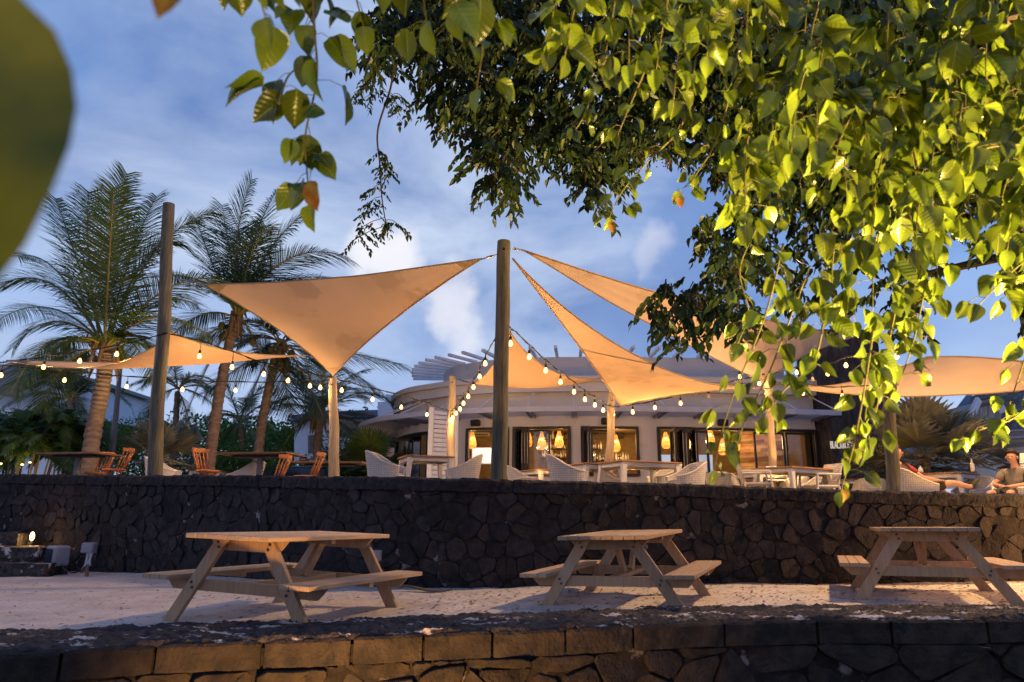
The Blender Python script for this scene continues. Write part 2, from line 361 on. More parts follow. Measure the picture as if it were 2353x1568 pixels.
M['red_tape'] = mat('red_tape', (0.50, 0.08, 0.05), rough=0.6)
M['dead_leaf'] = mat('dead_leaf', (0.13, 0.10, 0.085), (0.19, 0.15, 0.13), rough=0.9)
M['car_paint'] = mat('car_paint', (0.05, 0.055, 0.07), rough=0.25, metal=0.5, coat=0.8)
M['car_white'] = mat('car_white', (0.55, 0.57, 0.6), rough=0.25, coat=0.8)
M['tyre'] = mat('tyre', (0.02, 0.02, 0.02), rough=0.8)
M['sign_red'] = mat('sign_red', (0.55, 0.04, 0.03), rough=0.4)
M['sign_back'] = mat('sign_back', (0.32, 0.29, 0.29), rough=0.5, metal=0.2)
M['skin'] = mat('skin', (0.50, 0.28, 0.18), (0.45, 0.25, 0.16), scale=9, rough=0.5)
M['hair'] = mat('hair', (0.05, 0.028, 0.015), rough=0.7)
M['red_shirt'] = mat('red_shirt', (0.30, 0.045, 0.028), (0.24, 0.035, 0.022), scale=7, rough=0.9, bump=0.4, bscale=9)
M['grey_shirt'] = mat('grey_shirt', (0.20, 0.175, 0.145), (0.15, 0.13, 0.11), scale=8, rough=0.9, bump=0.5, bscale=9)
M['tan_cloth'] = mat('tan_cloth', (0.30, 0.22, 0.14), rough=0.9)
M['dark_cloth'] = mat('dark_cloth', (0.05, 0.045, 0.035), rough=0.9)
M['shoe'] = mat('shoe', (0.055, 0.05, 0.035), rough=0.8)
M['black_plastic'] = mat('black_plastic', (0.02, 0.02, 0.022), rough=0.5)


def leaf_material(name, c1, c2, vein, transl=0.32):
    """broad leaf: colour from noise and leaf-to-leaf change, pale midrib and side veins along the leaf's own UV"""
    mt = mat(name, c1, c2, scale=9, rough=0.30, isl=0.50, spec=0.6, transl=transl)
    t = mt.node_tree; ns = t.nodes; lk = t.links
    b = next(n for n in ns if n.type == 'BSDF_PRINCIPLED')
    tcx = ns.new('ShaderNodeTexCoord'); sp_ = ns.new('ShaderNodeSeparateXYZ'); lk.new(tcx.outputs['UV'], sp_.inputs[0])

    def mth(op, a, bb, cc=None):
        x = ns.new('ShaderNodeMath'); x.operation = op
        for i, q in enumerate((a, bb, cc)):
            if q is None: continue
            if isinstance(q, (int, float)): x.inputs[i].default_value = q
            else: lk.new(q, x.inputs[i])
        return x.outputs[0]
    ax = mth('ABSOLUTE', mth('SUBTRACT', sp_.outputs[0], 0.5), 0)
    mid = mth('LESS_THAN', ax, 0.018)
    ph = mth('MULTIPLY', mth('SUBTRACT', sp_.outputs[1], mth('MULTIPLY', ax, 0.55)), 44.0)
    sv = mth('SINE', ph, 0)
    side = mth('MULTIPLY', mth('GREATER_THAN', sv, 0.95), 0.22)
    fac = mth('MAXIMUM', mid, side)
    old = b.inputs['Base Color'].links[0].from_socket
    x = ns.new('ShaderNodeMix'); x.data_type = 'RGBA'; lk.new(fac, x.inputs[0]); lk.new(old, x.inputs[6]); x.inputs[7].default_value = (*vein, 1)
    lk.new(x.outputs[2], b.inputs['Base Color'])
    bp = ns.new('ShaderNodeBump'); bp.inputs['Strength'].default_value = 0.12; bp.inputs['Distance'].default_value = 0.003
    lk.new(sv, bp.inputs['Height']); lk.new(bp.outputs[0], b.inputs['Normal'])
    return mt


M['leaf_near'] = mat('leaf_near', (0.045, 0.085, 0.004), (0.20, 0.20, 0.008), scale=14, rough=0.4, transl=0.3, lo=0.3, hi=0.7)
M['leaf_big'] = leaf_material('leaf_big', (0.105, 0.155, 0.010), (0.165, 0.220, 0.014), (0.24, 0.30, 0.06))


# ------------------------------------------------------------------ object helpers
def tag(o, label=None, cat=None, group=None, kind=None):
    if label: o['label'] = label
    if cat: o['category'] = cat
    if group: o['group'] = group
    if kind: o['kind'] = kind
    return o


def thing(name, label, cat, loc=(0, 0, 0), rz=0.0, group=None):
    o = bpy.data.objects.new(name, None); COL.objects.link(o)
    o.empty_display_size = 0.2
    o.location = loc; o.rotation_euler = (0, 0, rz)
    return tag(o, label, cat, group)


def origin_of(o):
    v = Vector((0, 0, 0))
    while o is not None:
        v += o.location; o = o.parent
    return v


class MB:
    def __init__(s): s.v = []; s.f = []; s.uv = None

    def add(s, vs, fs):
        n = len(s.v); s.v += [tuple(v) for v in vs]; s.f += [tuple(i + n for i in f) for f in fs]; return s

    def box(s, c, d, rz=0.0, rot=None):
        c = Vector(c); rot = rot or Matrix.Rotation(rz, 3, 'Z')
        hx, hy, hz = d[0] / 2, d[1] / 2, d[2] / 2
        vs = [c + rot @ Vector((x * hx, y * hy, z * hz)) for x in (-1, 1) for y in (-1, 1) for z in (-1, 1)]
        return s.add(vs, [(0, 1, 3, 2), (4, 6, 7, 5), (0, 4, 5, 1), (2, 3, 7, 6), (0, 2, 6, 4), (1, 5, 7, 3)])

    def cbox(s, c, d, ch=0.006, rz=0.0, rot=None):
        """box with chamfered edges"""
        c = Vector(c); rot = rot or Matrix.Rotation(rz, 3, 'Z')
        h = [d[0] / 2, d[1] / 2, d[2] / 2]; ch = min(ch, min(h) * 0.6)
        vs = []; idx = {}
        for sx in (-1, 1):
            for sy in (-1, 1):
                for sz in (-1, 1):
                    for k in range(3):
                        p = [sx * (h[0] - ch), sy * (h[1] - ch), sz * (h[2] - ch)]
                        p[k] = (sx, sy, sz)[k] * h[k]
                        idx[(sx, sy, sz, k)] = len(vs); vs.append(c + rot @ Vector(p))
        fs = []
        g = lambda a, b, cc, k: idx[(a, b, cc, k)]
        for sgn in (-1, 1):
            fs += [(g(sgn, -1, -1, 0), g(sgn, 1, -1, 0), g(sgn, 1, 1, 0), g(sgn, -1, 1, 0)),
                   (g(-1, sgn, -1, 1), g(1, sgn, -1, 1), g(1, sgn, 1, 1), g(-1, sgn, 1, 1)),
                   (g(-1, -1, sgn, 2), g(1, -1, sgn, 2), g(1, 1, sgn, 2), g(-1, 1, sgn, 2))]
        for a in (-1, 1):
            for b in (-1, 1):
                fs += [(g(a, b, -1, 0), g(a, b, 1, 0), g(a, b, 1, 1), g(a, b, -1, 1)),
                       (g(a, -1, b, 0), g(a, 1, b, 0), g(a, 1, b, 2), g(a, -1, b, 2)),
                       (g(-1, a, b, 1), g(1, a, b, 1), g(1, a, b, 2), g(-1, a, b, 2))]
                for cc in (-1, 1): fs.append((g(a, b, cc, 0), g(a, b, cc, 1), g(a, b, cc, 2)))
        return s.add(vs, fs)

    def beam(s, p0, p1, wd, ht, upv=(0, 0, 1), ch=0.0):
        p0 = Vector(p0); p1 = Vector(p1); d = p1 - p0; L_ = d.length; x = d.normalized()
        u = Vector(upv); y = u.cross(x)
        if y.length < 1e-4: y = Vector((0, 1, 0)).cross(x)
        y.normalize(); z = x.cross(y)
        rot = Matrix((x, y, z)).transposed()
        if ch > 0: return s.cbox((p0 + p1) / 2, (L_, wd, ht), ch, rot=rot)
        return s.box((p0 + p1) / 2, (L_, wd, ht), rot=rot)

    def tube(s, pts, rad, seg=8, caps=True):
        pts = [Vector(p) for p in pts]; n = len(pts)
        if not hasattr(rad, '__len__'): rad = [rad] * n
        base = len(s.v); ref = None
        for i, p in enumerate(pts):
            t = (pts[min(i + 1, n - 1)] - pts[max(i - 1, 0)]).normalized()
            if ref is None:
                ref = Vector((0, 0, 1)) if abs(t.z) < 0.9 else Vector((1, 0, 0))
            a = (ref - t * ref.dot(t)); a.normalize(); b = t.cross(a); ref = a
            for k in range(seg):
                an = 2 * math.pi * k / seg
                s.v.append(tuple(p + (a * math.cos(an) + b * math.sin(an)) * rad[i]))
        for i in range(n - 1):
            for k in range(seg):
                k2 = (k + 1) % seg
                s.f.append((base + i * seg + k, base + i * seg + k2, base + (i + 1) * seg + k2, base + (i + 1) * seg + k))
        if caps:
            s.f.append(tuple(base + k for k in range(seg))[::-1]); s.f.append(tuple(base + (n - 1) * seg + k for k in range(seg)))
        return s

    def lathe(s, c, prof, seg=16, rot=None):
        c = Vector(c); base = len(s.v)
        for r, z in prof:
            for k in range(seg):
                a = 2 * math.pi * k / seg
                p = Vector((r * math.cos(a), r * math.sin(a), z))
                if rot is not None: p = rot @ p
                s.v.append(tuple(c + p))
        for i in range(len(prof) - 1):
            for k in range(seg):
                k2 = (k + 1) % seg
                s.f.append((base + i * seg + k, base + i * seg + k2, base + (i + 1) * seg + k2, base + (i + 1) * seg + k))
        s.f.append(tuple(base + k for k in range(seg))[::-1])
        s.f.append(tuple(base + (len(prof) - 1) * seg + k for k in range(seg)))
        return s

    def prism(s, poly, z0, z1):
        n = len(poly)
        vs = [(x, y, z0) for x, y in poly] + [(x, y, z1) for x, y in poly]
        fs = [tuple(range(n))[::-1], tuple(range(n, 2 * n))] + [(i, (i + 1) % n, n + (i + 1) % n, n + i) for i in range(n)]
        return s.add(vs, fs)

    def sphere(s, c, r, seg=10, rings=7, sc=(1, 1, 1)):
        prof = [(max(1e-4, r * math.sin(math.pi * i / rings)), -r * math.cos(math.pi * i / rings)) for i in range(rings + 1)]
        b = len(s.v); s.lathe((0, 0, 0), prof, seg)
        for i in range(b, len(s.v)):
            x, y, z = s.v[i]; s.v[i] = (c[0] + x * sc[0], c[1] + y * sc[1], c[2] + z * sc[2])
        return s

    def build(s, name, m_, parent=None, world=False, smooth=False, bevel=0.0):
        me = bpy.data.meshes.new(name)
        vs = s.v
        if world and parent is not None:
            o_ = origin_of(parent); vs = [(x - o_.x, y - o_.y, z - o_.z) for x, y, z in vs]
        me.from_pydata(vs, [], s.f)
        bm = bmesh.new(); bm.from_mesh(me); bmesh.ops.recalc_face_normals(bm, faces=bm.faces); bm.to_mesh(me); bm.free()
        me.materials.append(m_)
        if smooth: me.polygons.foreach_set('use_smooth', [True] * len(me.polygons))
        o = bpy.data.objects.new(name, me); COL.objects.link(o)
        if parent is not None: o.parent = parent
        if bevel > 0:
            b = o.modifiers.new('bevel', 'BEVEL'); b.width = bevel; b.segments = 2; b.limit_method = 'ANGLE'
        return o


def kids(o): return [c for c in bpy.data.objects if c.parent == o]


def copy_tree(o, parent=None, cache={}):
    c = o.copy(); COL.objects.link(c); c.parent = parent
    if o.name not in cache: cache[o.name] = kids(o)
    for ch in cache[o.name]: copy_tree(ch, c)
    return c


class Proto:
    """first call places the built thing itself, later calls place a copy of it and of all its parts"""
    def __init__(s, root): s.r = root; s.used = False

    def put(s, loc, rz, label, sc=1.0, group=None):
        o = copy_tree(s.r) if s.used else s.r
        s.used = True
        o.location = loc; o.rotation_euler = (0, 0, rz); o['label'] = label; o.scale = (sc, sc, sc)
        if group: o['group'] = group
        return o
# ------------------------------------------------------------------ ground
def sand_z(x, y):
    z = 0.0145 * (x + 2.1)
    z += 0.018 * (mnoise.noise(Vector((x * 0.55, y * 0.8, 3.1))) + 0.5 * mnoise.noise(Vector((x * 1.7, y * 2.3, 7.7))))
    z += 0.008 * mnoise.noise(Vector((x * 6, y * 6, 1.2))) + 0.016 * mnoise.noise(Vector((x * 2.6, y * 3.4, 5.2)))
    return z


def floor_z(x):                       # terrace level, falling slightly to the right
    return 1.30 - 0.022 * (max(-12, min(14, x)) + 2.0)


def grid_sheet(name, x0, x1, y0, y1, nx, ny, fz, m_, kind='structure'):
    xs = np.linspace(x0, x1, nx); ys = np.linspace(y0, y1, ny)
    b = MB()
    b.v = [(x, y, fz(x, y)) for y in ys for x in xs]
    b.f = [(j * nx + i, j * nx + i + 1, (j + 1) * nx + i + 1, (j + 1) * nx + i) for j in range(ny - 1) for i in range(nx - 1)]
    o = b.build(name, m_, smooth=True); o['kind'] = kind
    return o


# lower ground the camera stands on, and the land out to the horizon
gb = MB(); gb.box((0, -245, -1.30), (1600, 510, 0.2)); tag(gb.build('lower_ground', M['soil']), kind='structure')
gt = MB(); gt.box((0, 670, 0.85), (2400, 1280, 0.2)); tag(gt.build('garden_ground', M['grass']), kind='structure')


# ------------------------------------------------------------------ stone walls
class Path:
    def __init__(s, pts, sub=12):
        P_ = [Vector((p[0], p[1], p[2])) for p in pts]; out_ = []
        P_ = [P_[0] * 2 - P_[1]] + P_ + [P_[-1] * 2 - P_[-2]]
        for i in range(1, len(P_) - 2):
            for k in range(sub):
                t = k / sub; a, b, c, d = P_[i - 1], P_[i], P_[i + 1], P_[i + 2]
                out_.append(0.5 * ((2 * b) + (c - a) * t + (2 * a - 5 * b + 4 * c - d) * t * t + (3 * b - a - 3 * c + d) * t ** 3))
        out_.append(P_[-2]); s.p = out_
        s.l = [0.0]
        for i in range(1, len(out_)): s.l.append(s.l[-1] + (out_[i].xy - out_[i - 1].xy).length)
        s.len = s.l[-1]

    def at(s, q):
        """position (with z carried) and unit normal towards -Y side at arc length q"""
        q = max(0, min(s.len - 1e-6, q)); i = max(0, np.searchsorted(s.l, q, side='right') - 1); i = min(i, len(s.p) - 2)
        t = (q - s.l[i]) / (s.l[i + 1] - s.l[i]); p = s.p[i].lerp(s.p[i + 1], t)
        i0 = max(0, i - 1); i1 = min(len(s.p) - 1, i + 2)
        d = (s.p[i1] - s.p[i0]); d.z = 0; d.normalize()
        return p, Vector((d.y, -d.x, 0))


def clip(poly, px, py, nx, ny):
    """keep the side of the line through (px,py) where n.(q-p) <= 0"""
    o = []
    for i in range(len(poly)):
        a = poly[i]; b = poly[(i + 1) % len(poly)]
        da = (a[0] - px) * nx + (a[1] - py) * ny; db = (b[0] - px) * nx + (b[1] - py) * ny
        if da <= 0: o.append(a)
        if (da < 0) != (db < 0) and abs(da - db) > 1e-12:
            t = da / (da - db); o.append((a[0] + (b[0] - a[0]) * t, a[1] + (b[1] - a[1]) * t))
    return o


def stones(path, zlo, zhi, cell, depth, gap, rr, s0=0.0, s1=None, big=0.0, off=0.0):
    """irregular fitted stones over the face of a wall: one mesh"""
    s1 = s1 or path.len
    nx = int((s1 - s0) / cell); sites = []
    zmax = max(zhi(s0), zhi(s1), zhi((s0 + s1) / 2)); zmin = min(zlo(s0), zlo(s1), zlo((s0 + s1) / 2))
    nz = max(1, int(round((zmax - zmin) / (cell * 0.92))))
    for j in range(-1, nz + 1):
        for i in range(-1, nx + 2):
            if rr.random() < big: continue
            sites.append((s0 + (i + 0.5 + (0.5 if j % 2 else 0) + rr.uniform(-0.42, 0.42)) * (s1 - s0) / nx, zmin + (j + 0.5 + rr.uniform(-0.40, 0.40)) * (zmax - zmin) / nz))
    for k in range(len(sites) // 6): sites.append((rr.uniform(s0, s1), rr.uniform(zmin, zmax)))
    b = MB()
    for (x, z) in sites:
        if x < s0 - cell or x > s1 + cell: continue
        lo = zlo(max(s0, min(s1, x))); hi = zhi(max(s0, min(s1, x)))
        poly = [(x - 1.6 * cell, lo), (x + 1.6 * cell, lo), (x + 1.6 * cell, hi), (x - 1.6 * cell, hi)]
        for (a, c) in sites:
            if (a, c) == (x, z): continue
            if abs(a - x) > 3 * cell or abs(c - z) > 3 * cell: continue
            poly = clip(poly, (x + a) / 2, (z + c) / 2, a - x, c - z)
            if len(poly) < 3: break
        if len(poly) < 3: continue
        poly = [(max(s0, min(s1, p[0])), p[1]) for p in poly]
        ar = 0.5 * abs(sum(poly[i][0] * poly[(i + 1) % len(poly)][1] - poly[(i + 1) % len(poly)][0] * poly[i][1] for i in range(len(poly))))
        if ar < 0.0012: continue
        cx = sum(p[0] for p in poly) / len(poly); cz = sum(p[1] for p in poly) / len(poly)
        # resample outline, round the corners
        ring = []
        n = len(poly)
        for i in range(n):
            a = poly[i]; c = poly[(i + 1) % n]; ln = math.hypot(c[0] - a[0], c[1] - a[1])
            if ln < 0.012: continue
            kk = max(2, min(6, int(ln / 0.05)))
            for k in range(kk):
                t = (k + 0.5) / kk; t = 0.5 + (t - 0.5) * 0.90
                ring.append((a[0] + (c[0] - a[0]) * t, a[1] + (c[1] - a[1]) * t))
        if len(ring) < 4: continue
        rad = math.sqrt(ar / math.pi); g = gap * rr.uniform(0.6, 1.7)
        dd = depth * rr.uniform(0.45, 1.3); tx, tz = rr.uniform(-0.22, 0.22), rr.uniform(-0.22, 0.22)
        base = len(b.v); m_ = len(ring); sd = rr.uniform(0, 99)
        for li, (ins, dep) in enumerate(((g, -0.02), (g + 0.002, dd * 0.70), (g + 0.010, dd * 0.95), (rad * 0.50, dd * 1.0))):
            for (px, pz) in ring:
                dx, dz = px - cx, pz - cz; l_ = math.hypot(dx, dz) or 1
                k = max(0.15, 1 - ins / l_)
                qx, qz = cx + dx * k, cz + dz * k
                nn = 0.006 * mnoise.noise(Vector((qx * 14, qz * 14, sd))) * (li > 0)
                pt, nr = path.at(qx)
                e_ = dep + off + (nn + (tx * (qx - cx) + tz * (qz - cz)) * (li > 0))
                if li > 0: e_ += 0.5 * nn + depth * 0.25 * mnoise.noise(Vector((qx * 7, qz * 7, sd))) * (li > 1)
                b.v.append((pt.x + nr.x * e_, pt.y + nr.y * e_, qz))
        pt, nr = path.at(cx); e_ = dd * 1.02 + off; b.v.append((pt.x + nr.x * e_, pt.y + nr.y * e_, cz))
        for li in range(3):
            for k in range(m_):
                k2 = (k + 1) % m_; b.f.append((base + li * m_ + k, base + li * m_ + k2, base + (li + 1) * m_ + k2, base + (li + 1) * m_ + k))
        for k in range(m_): b.f.append((base + 3 * m_ + k, base + 3 * m_ + (k + 1) % m_, base + 4 * m_))
    return b


def sweep(path, s0, s1, prof, amp, step=0.05, freq=9.0, seed=0.0, zf=None, pinch=0.0, b=None):
    """closed profile of (out, z) points swept from s0 to s1 along the path, roughened"""
    b = b or MB(); n = max(2, int((s1 - s0) / step) + 1); m_ = len(prof); base = len(b.v)
    for i in range(n):
        q = s0 + (s1 - s0) * i / (n - 1); pt, nr = path.at(q); zz = zf(q) if zf else 0.0
        ed = min(q - s0, s1 - q); pk = pinch * max(0, 1 - ed / 0.06)
        for (o_, z_) in prof:
            p = Vector((pt.x + nr.x * o_, pt.y + nr.y * o_, z_ + zz))
            d = amp * (mnoise.noise(p * freq + Vector((seed, 0, 0))) + 0.6 * mnoise.noise(p * freq * 2.3))
            b.v.append((p.x + nr.x * (d - pk * (o_ > 0)), p.y + nr.y * (d - pk * (o_ > 0)), p.z + d * 0.8 - pk * 0.6 * (z_ > -0.02)))
    for i in range(n - 1):
        for k in range(m_):
            k2 = (k + 1) % m_; b.f.append((base + i * m_ + k, base + i * m_ + k2, base + (i + 1) * m_ + k2, base + (i + 1) * m_ + k))
    b.f.append(tuple(base + k for k in range(m_))[::-1]); b.f.append(tuple(base + (n - 1) * m_ + k for k in range(m_)))
    return b


def dens(pr, st):
    """add points along a profile so it can be roughened"""
    o = []
    for i in range(len(pr)):
        a = pr[i]; c = pr[(i + 1) % len(pr)]; l_ = math.hypot(c[0] - a[0], c[1] - a[1]); k = max(1, int(l_ / st))
        for j in range(k): o.append((a[0] + (c[0] - a[0]) * j / k, a[1] + (c[1] - a[1]) * j / k))
    return o


rw = random.Random(11)
# the tall terrace wall: x, y of its face, z of its top
FW = [(-15.0, 15.4, 1.66), (-10.5, 13.9, 1.64), (-7.14, 12.73, 1.585), (-4.65, 11.60, 1.54), (-2.91, 10.45, 1.475), (-1.25, 9.66, 1.43), (0.3, 9.58, 1.405), (1.94, 9.83, 1.395),
      (3.14, 9.95, 1.37), (4.86, 9.87, 1.32), (6.92, 9.85, 1.29), (9.5, 9.9, 1.25), (12.5, 10.1, 1.22)]
farw = Path(FW)
ftop = lambda q: farw.at(q)[0].z
fw_o = thing('terrace_wall', 'tall curved dark lava-stone retaining wall holding up the restaurant terrace', 'stone wall', (0.3, 9.58, 0))
core = MB()
cpz = 0.17
n_ = 160
for i in range(n_ + 1):
    q = farw.len * i / n_; pt, nr = farw.at(q)
    for (o_, z_) in ((0.0, -0.4), (0.0, pt.z - cpz), (-0.5, pt.z - cpz), (-0.5, -0.4)):
        core.v.append((pt.x + nr.x * o_, pt.y + nr.y * o_, z_))
for i in range(n_):
    for k in range(4): core.f.append((i * 4 + k, i * 4 + (k + 1) % 4, (i + 1) * 4 + (k + 1) % 4, (i + 1) * 4 + k))
core.build('mortar_core', M['mortar'], fw_o, world=True)
st = stones(farw, lambda q: -0.25 + 0.0 * q, lambda q: ftop(q) - cpz - 0.005, 0.250, 0.022, 0.0045, rw, big=0.16)
st.build('stone_facing', M['basalt'], fw_o, world=True)
cp_ = MB(); q = 0.0
pr = dens([(0.055, -cpz), (0.060, -0.03), (0.030, 0.0), (-0.50, 0.0), (-0.50, -cpz)], 0.06)
while q < farw.len - 0.1:
    ln = rw.uniform(0.55, 1.25); e_ = min(farw.len, q + ln)
    sweep(farw, q + 0.004, e_ - 0.004, pr, 0.027, step=0.055, freq=8, seed=q, zf=lambda s_: ftop(s_), pinch=0.015, b=cp_); q = e_
cp_.build('coping', M['coping'], fw_o, world=True)

# the near wall at the front edge of the sand
def wtop(x): return 0.0145 * (x + 2.1) + 0.045


def on_wall(u, v):
    z = 0.04
    for _ in range(12): p = PZ(u, v, z); z = wtop(p.x)
    return p


NW = [(-7.6, 3.2, wtop(-7.6)), (-5.2, 4.35, wtop(-5.2))] + [tuple(on_wall(u, v)) for u, v in
      ((0, 1501), (180, 1489), (369, 1478), (601, 1469), (816, 1461), (974, 1453), (1124, 1448), (1291, 1442), (1568, 1429), (1895, 1421), (2353, 1417))] + [(8.3, 7.25, wtop(8.3)), (11, 7.3, wtop(11))]
NWB = [(-9.0, 4.6), (-6.0, 5.25)] + [tuple(on_wall(u, v).xy) for u, v in
       ((0, 1448), (271, 1444), (372, 1436), (677, 1429), (797, 1426), (984, 1417), (1251, 1409), (1568, 1396), (1895, 1393), (2353, 1392))] + [(9.0, 8.3), (13.5, 8.5)]
nearw = Path(NW)


def s_of_u(path, u):
    best = min(range(401), key=lambda i: abs(proj(path.at(path.len * i / 400)[0])[0] - u))
    return path.len * best / 400


def proj(p):
    d = Vector(p) - Vector((0, 0, CAM_H)); D = d.y * CP + d.z * SP
    b = FP * (-d.y * SP + d.z * CP) / D; a = FP * d.x / D; c, s = math.cos(ROL), math.sin(ROL)
    return 1176.5 + a * c + b * s, 784 - (b * c - a * s)


nw_o = thing('beach_wall', 'low rough stone wall in front of the picnic tables with sand in its top', 'stone wall', (0.0, 5.8, -1.2))
core = MB()
for i in range(n_ + 1):
    q = nearw.len * i / n_; pt, nr = nearw.at(q); wd_ = 0.80
    for (o_, z_) in ((0.0, -1.5), (0.0, pt.z - 0.06), (-wd_, pt.z - 0.06), (-wd_, -1.5)):
        core.v.append((pt.x + nr.x * o_, pt.y + nr.y * o_, z_))
for i in range(n_):
    for k in range(4): core.f.append((i * 4 + k, i * 4 + (k + 1) % 4, (i + 1) * 4 + (k + 1) % 4, (i + 1) * 4 + k))
core.build('mortar_core', M['mortar'], nw_o, world=True)
CBH = 0.185
joints = [0.0, s_of_u(nearw, -420), s_of_u(nearw, -120)] + [s_of_u(nearw, u) for u in (146, 369, 601, 816, 974, 1124, 1290, 1445)]
while joints[-1] < nearw.len - 0.4: joints.append(joints[-1] + rw.uniform(0.55, 0.85))
cb = MB()
pr = dens([(0.05, -CBH), (0.055, -0.02), (0.04, 0.0), (-0.24, 0.004), (-0.24, -CBH)], 0.05)
for a, c in zip(joints[:-1], joints[1:]):
    sweep(nearw, a + 0.012, c - 0.012, pr, 0.010, step=0.045, freq=7, seed=a, zf=lambda s_: nearw.at(s_)[0].z - 0.008, pinch=0.012, b=cb)
cb.build('coping', M['coping_near'], nw_o, world=True)
# rough crust of lava rubble behind the dressed coping
cr_ = MB(); nS, nW = 900, 34
for i in range(nS + 1):
    q = nearw.len * i / nS; pt, nr = nearw.at(q)
    ybk = float(np.interp(pt.x, [p_[0] for p_ in NWB], [p_[1] for p_ in NWB])); wdl = (ybk - pt.y) * abs(nr.y) + 0.04
    for j in range(nW + 1):
        o_ = 0.035 - (wdl + 0.05 * mnoise.noise(Vector((q * 1.5, 0, 0)))) * j / nW
        x, y = pt.x + nr.x * o_, pt.y + nr.y * o_
        h = 0.026 * mnoise.noise(Vector((x * 5, y * 5, 2))) + 0.024 * abs(mnoise.noise(Vector((x * 13, y * 13, 5)))) + 0.016 * mnoise.noise(Vector((x * 34, y * 34, 8)))
        z = pt.z + 0.008 + h - (0.035 if j == 0 else 0.0) - (0.08 if j == nW else 0)
        cr_.v.append((x, y, z))
for i in range(nS):
    for j in range(nW): cr_.f.append((i * (nW + 1) + j, i * (nW + 1) + j + 1, (i + 1) * (nW + 1) + j + 1, (i + 1) * (nW + 1) + j))
cr_.build('rubble_top', M['rough_top'], nw_o, world=True)
st = stones(nearw, lambda q: -1.35, lambda q: nearw.at(q)[0].z - CBH - 0.01, 0.42, 0.050, 0.011, random.Random(5), big=0.12)
st.build('stone_facing', M['coping_near'], nw_o, world=True)

def sand_sheet(x, y):
    yb = float(np.interp(x, [p_[0] for p_ in NWB], [p_[1] for p_ in NWB]))
    return sand_z(x, y) - (2.5 if y < yb - 0.38 else 0.25 if y < yb - 0.12 else 0.0)


grid_sheet('sand', -16, 13, 3.4, 15.6, 260, 120, sand_sheet, M['sand'])

# terrace paving, following the wall
tp = MB(); nT = 120; back = 40.0
for i in range(nT + 1):
    q = farw.len * i / nT; pt, nr = farw.at(q); x, y = pt.x - nr.x * 0.45, pt.y - nr.y * 0.45
    tp.v += [(x, y, floor_z(x)), (x, back, floor_z(x)), (x, y, 0.3), (x, back, 0.3)]
for i in range(nT):
    a, b_ = i * 4, (i + 1) * 4
    tp.f += [(a, b_, b_ + 1, a + 1), (a + 2, a + 3, b_ + 3, b_ + 2), (a, a + 2, b_ + 2, b_), (a + 1, b_ + 1, b_ + 3, a + 3)]
tp.f += [(0, 1, 3, 2), (nT * 4, nT * 4 + 2, nT * 4 + 3, nT * 4 + 1)]
tag(tp.build('terrace_paving', M['paving']), kind='structure')


# ------------------------------------------------------------------ stone steps at the left end of the sand
def rough_slab(c, d, amp, seed):
    b = MB(); nx, ny, nz = [max(2, int(q_ / 0.08)) for q_ in d]; b.box((0, 0, 0), (1, 1, 1))
    me = bpy.data.meshes.new('t'); me.from_pydata(b.v, [], b.f); bm = bmesh.new(); bm.from_mesh(me)
    bmesh.ops.subdivide_edges(bm, edges=bm.edges, cuts=9, use_grid_fill=True)
    o_ = MB()
    for v in bm.verts:
        p = Vector((v.co.x * d[0], v.co.y * d[1], v.co.z * d[2])) + Vector(c)
        k = amp * (mnoise.noise(p * 3.1 + Vector((seed, 0, 0))) + 0.6 * mnoise.noise(p * 9))
        o_.v.append((p.x + k, p.y - k, p.z + 0.7 * k))
    o_.f = [tuple(v.index for v in f.verts) for f in bm.faces]
    bm.free(); bpy.data.meshes.remove(me)
    return o_


sp_o = thing('stone_steps', 'flight of rough dark lava steps at the left end of the sand', 'steps', (-9.6, 12.2, -0.1))
for (u1, v, Y, th) in ((107, 1297, 11.75, 0.28), (90, 1258, 12.25, 0.60), (45, 1226, 12.75, 0.9)):
    a = P(u1, v, Y); x0 = -14.0
    rough_slab(((a.x + x0) / 2, a.y + 0.28, a.z - th / 2), (a.x - x0, 0.62, th), 0.03, v).build('step', M['rough_top'], sp_o, world=True, smooth=False)
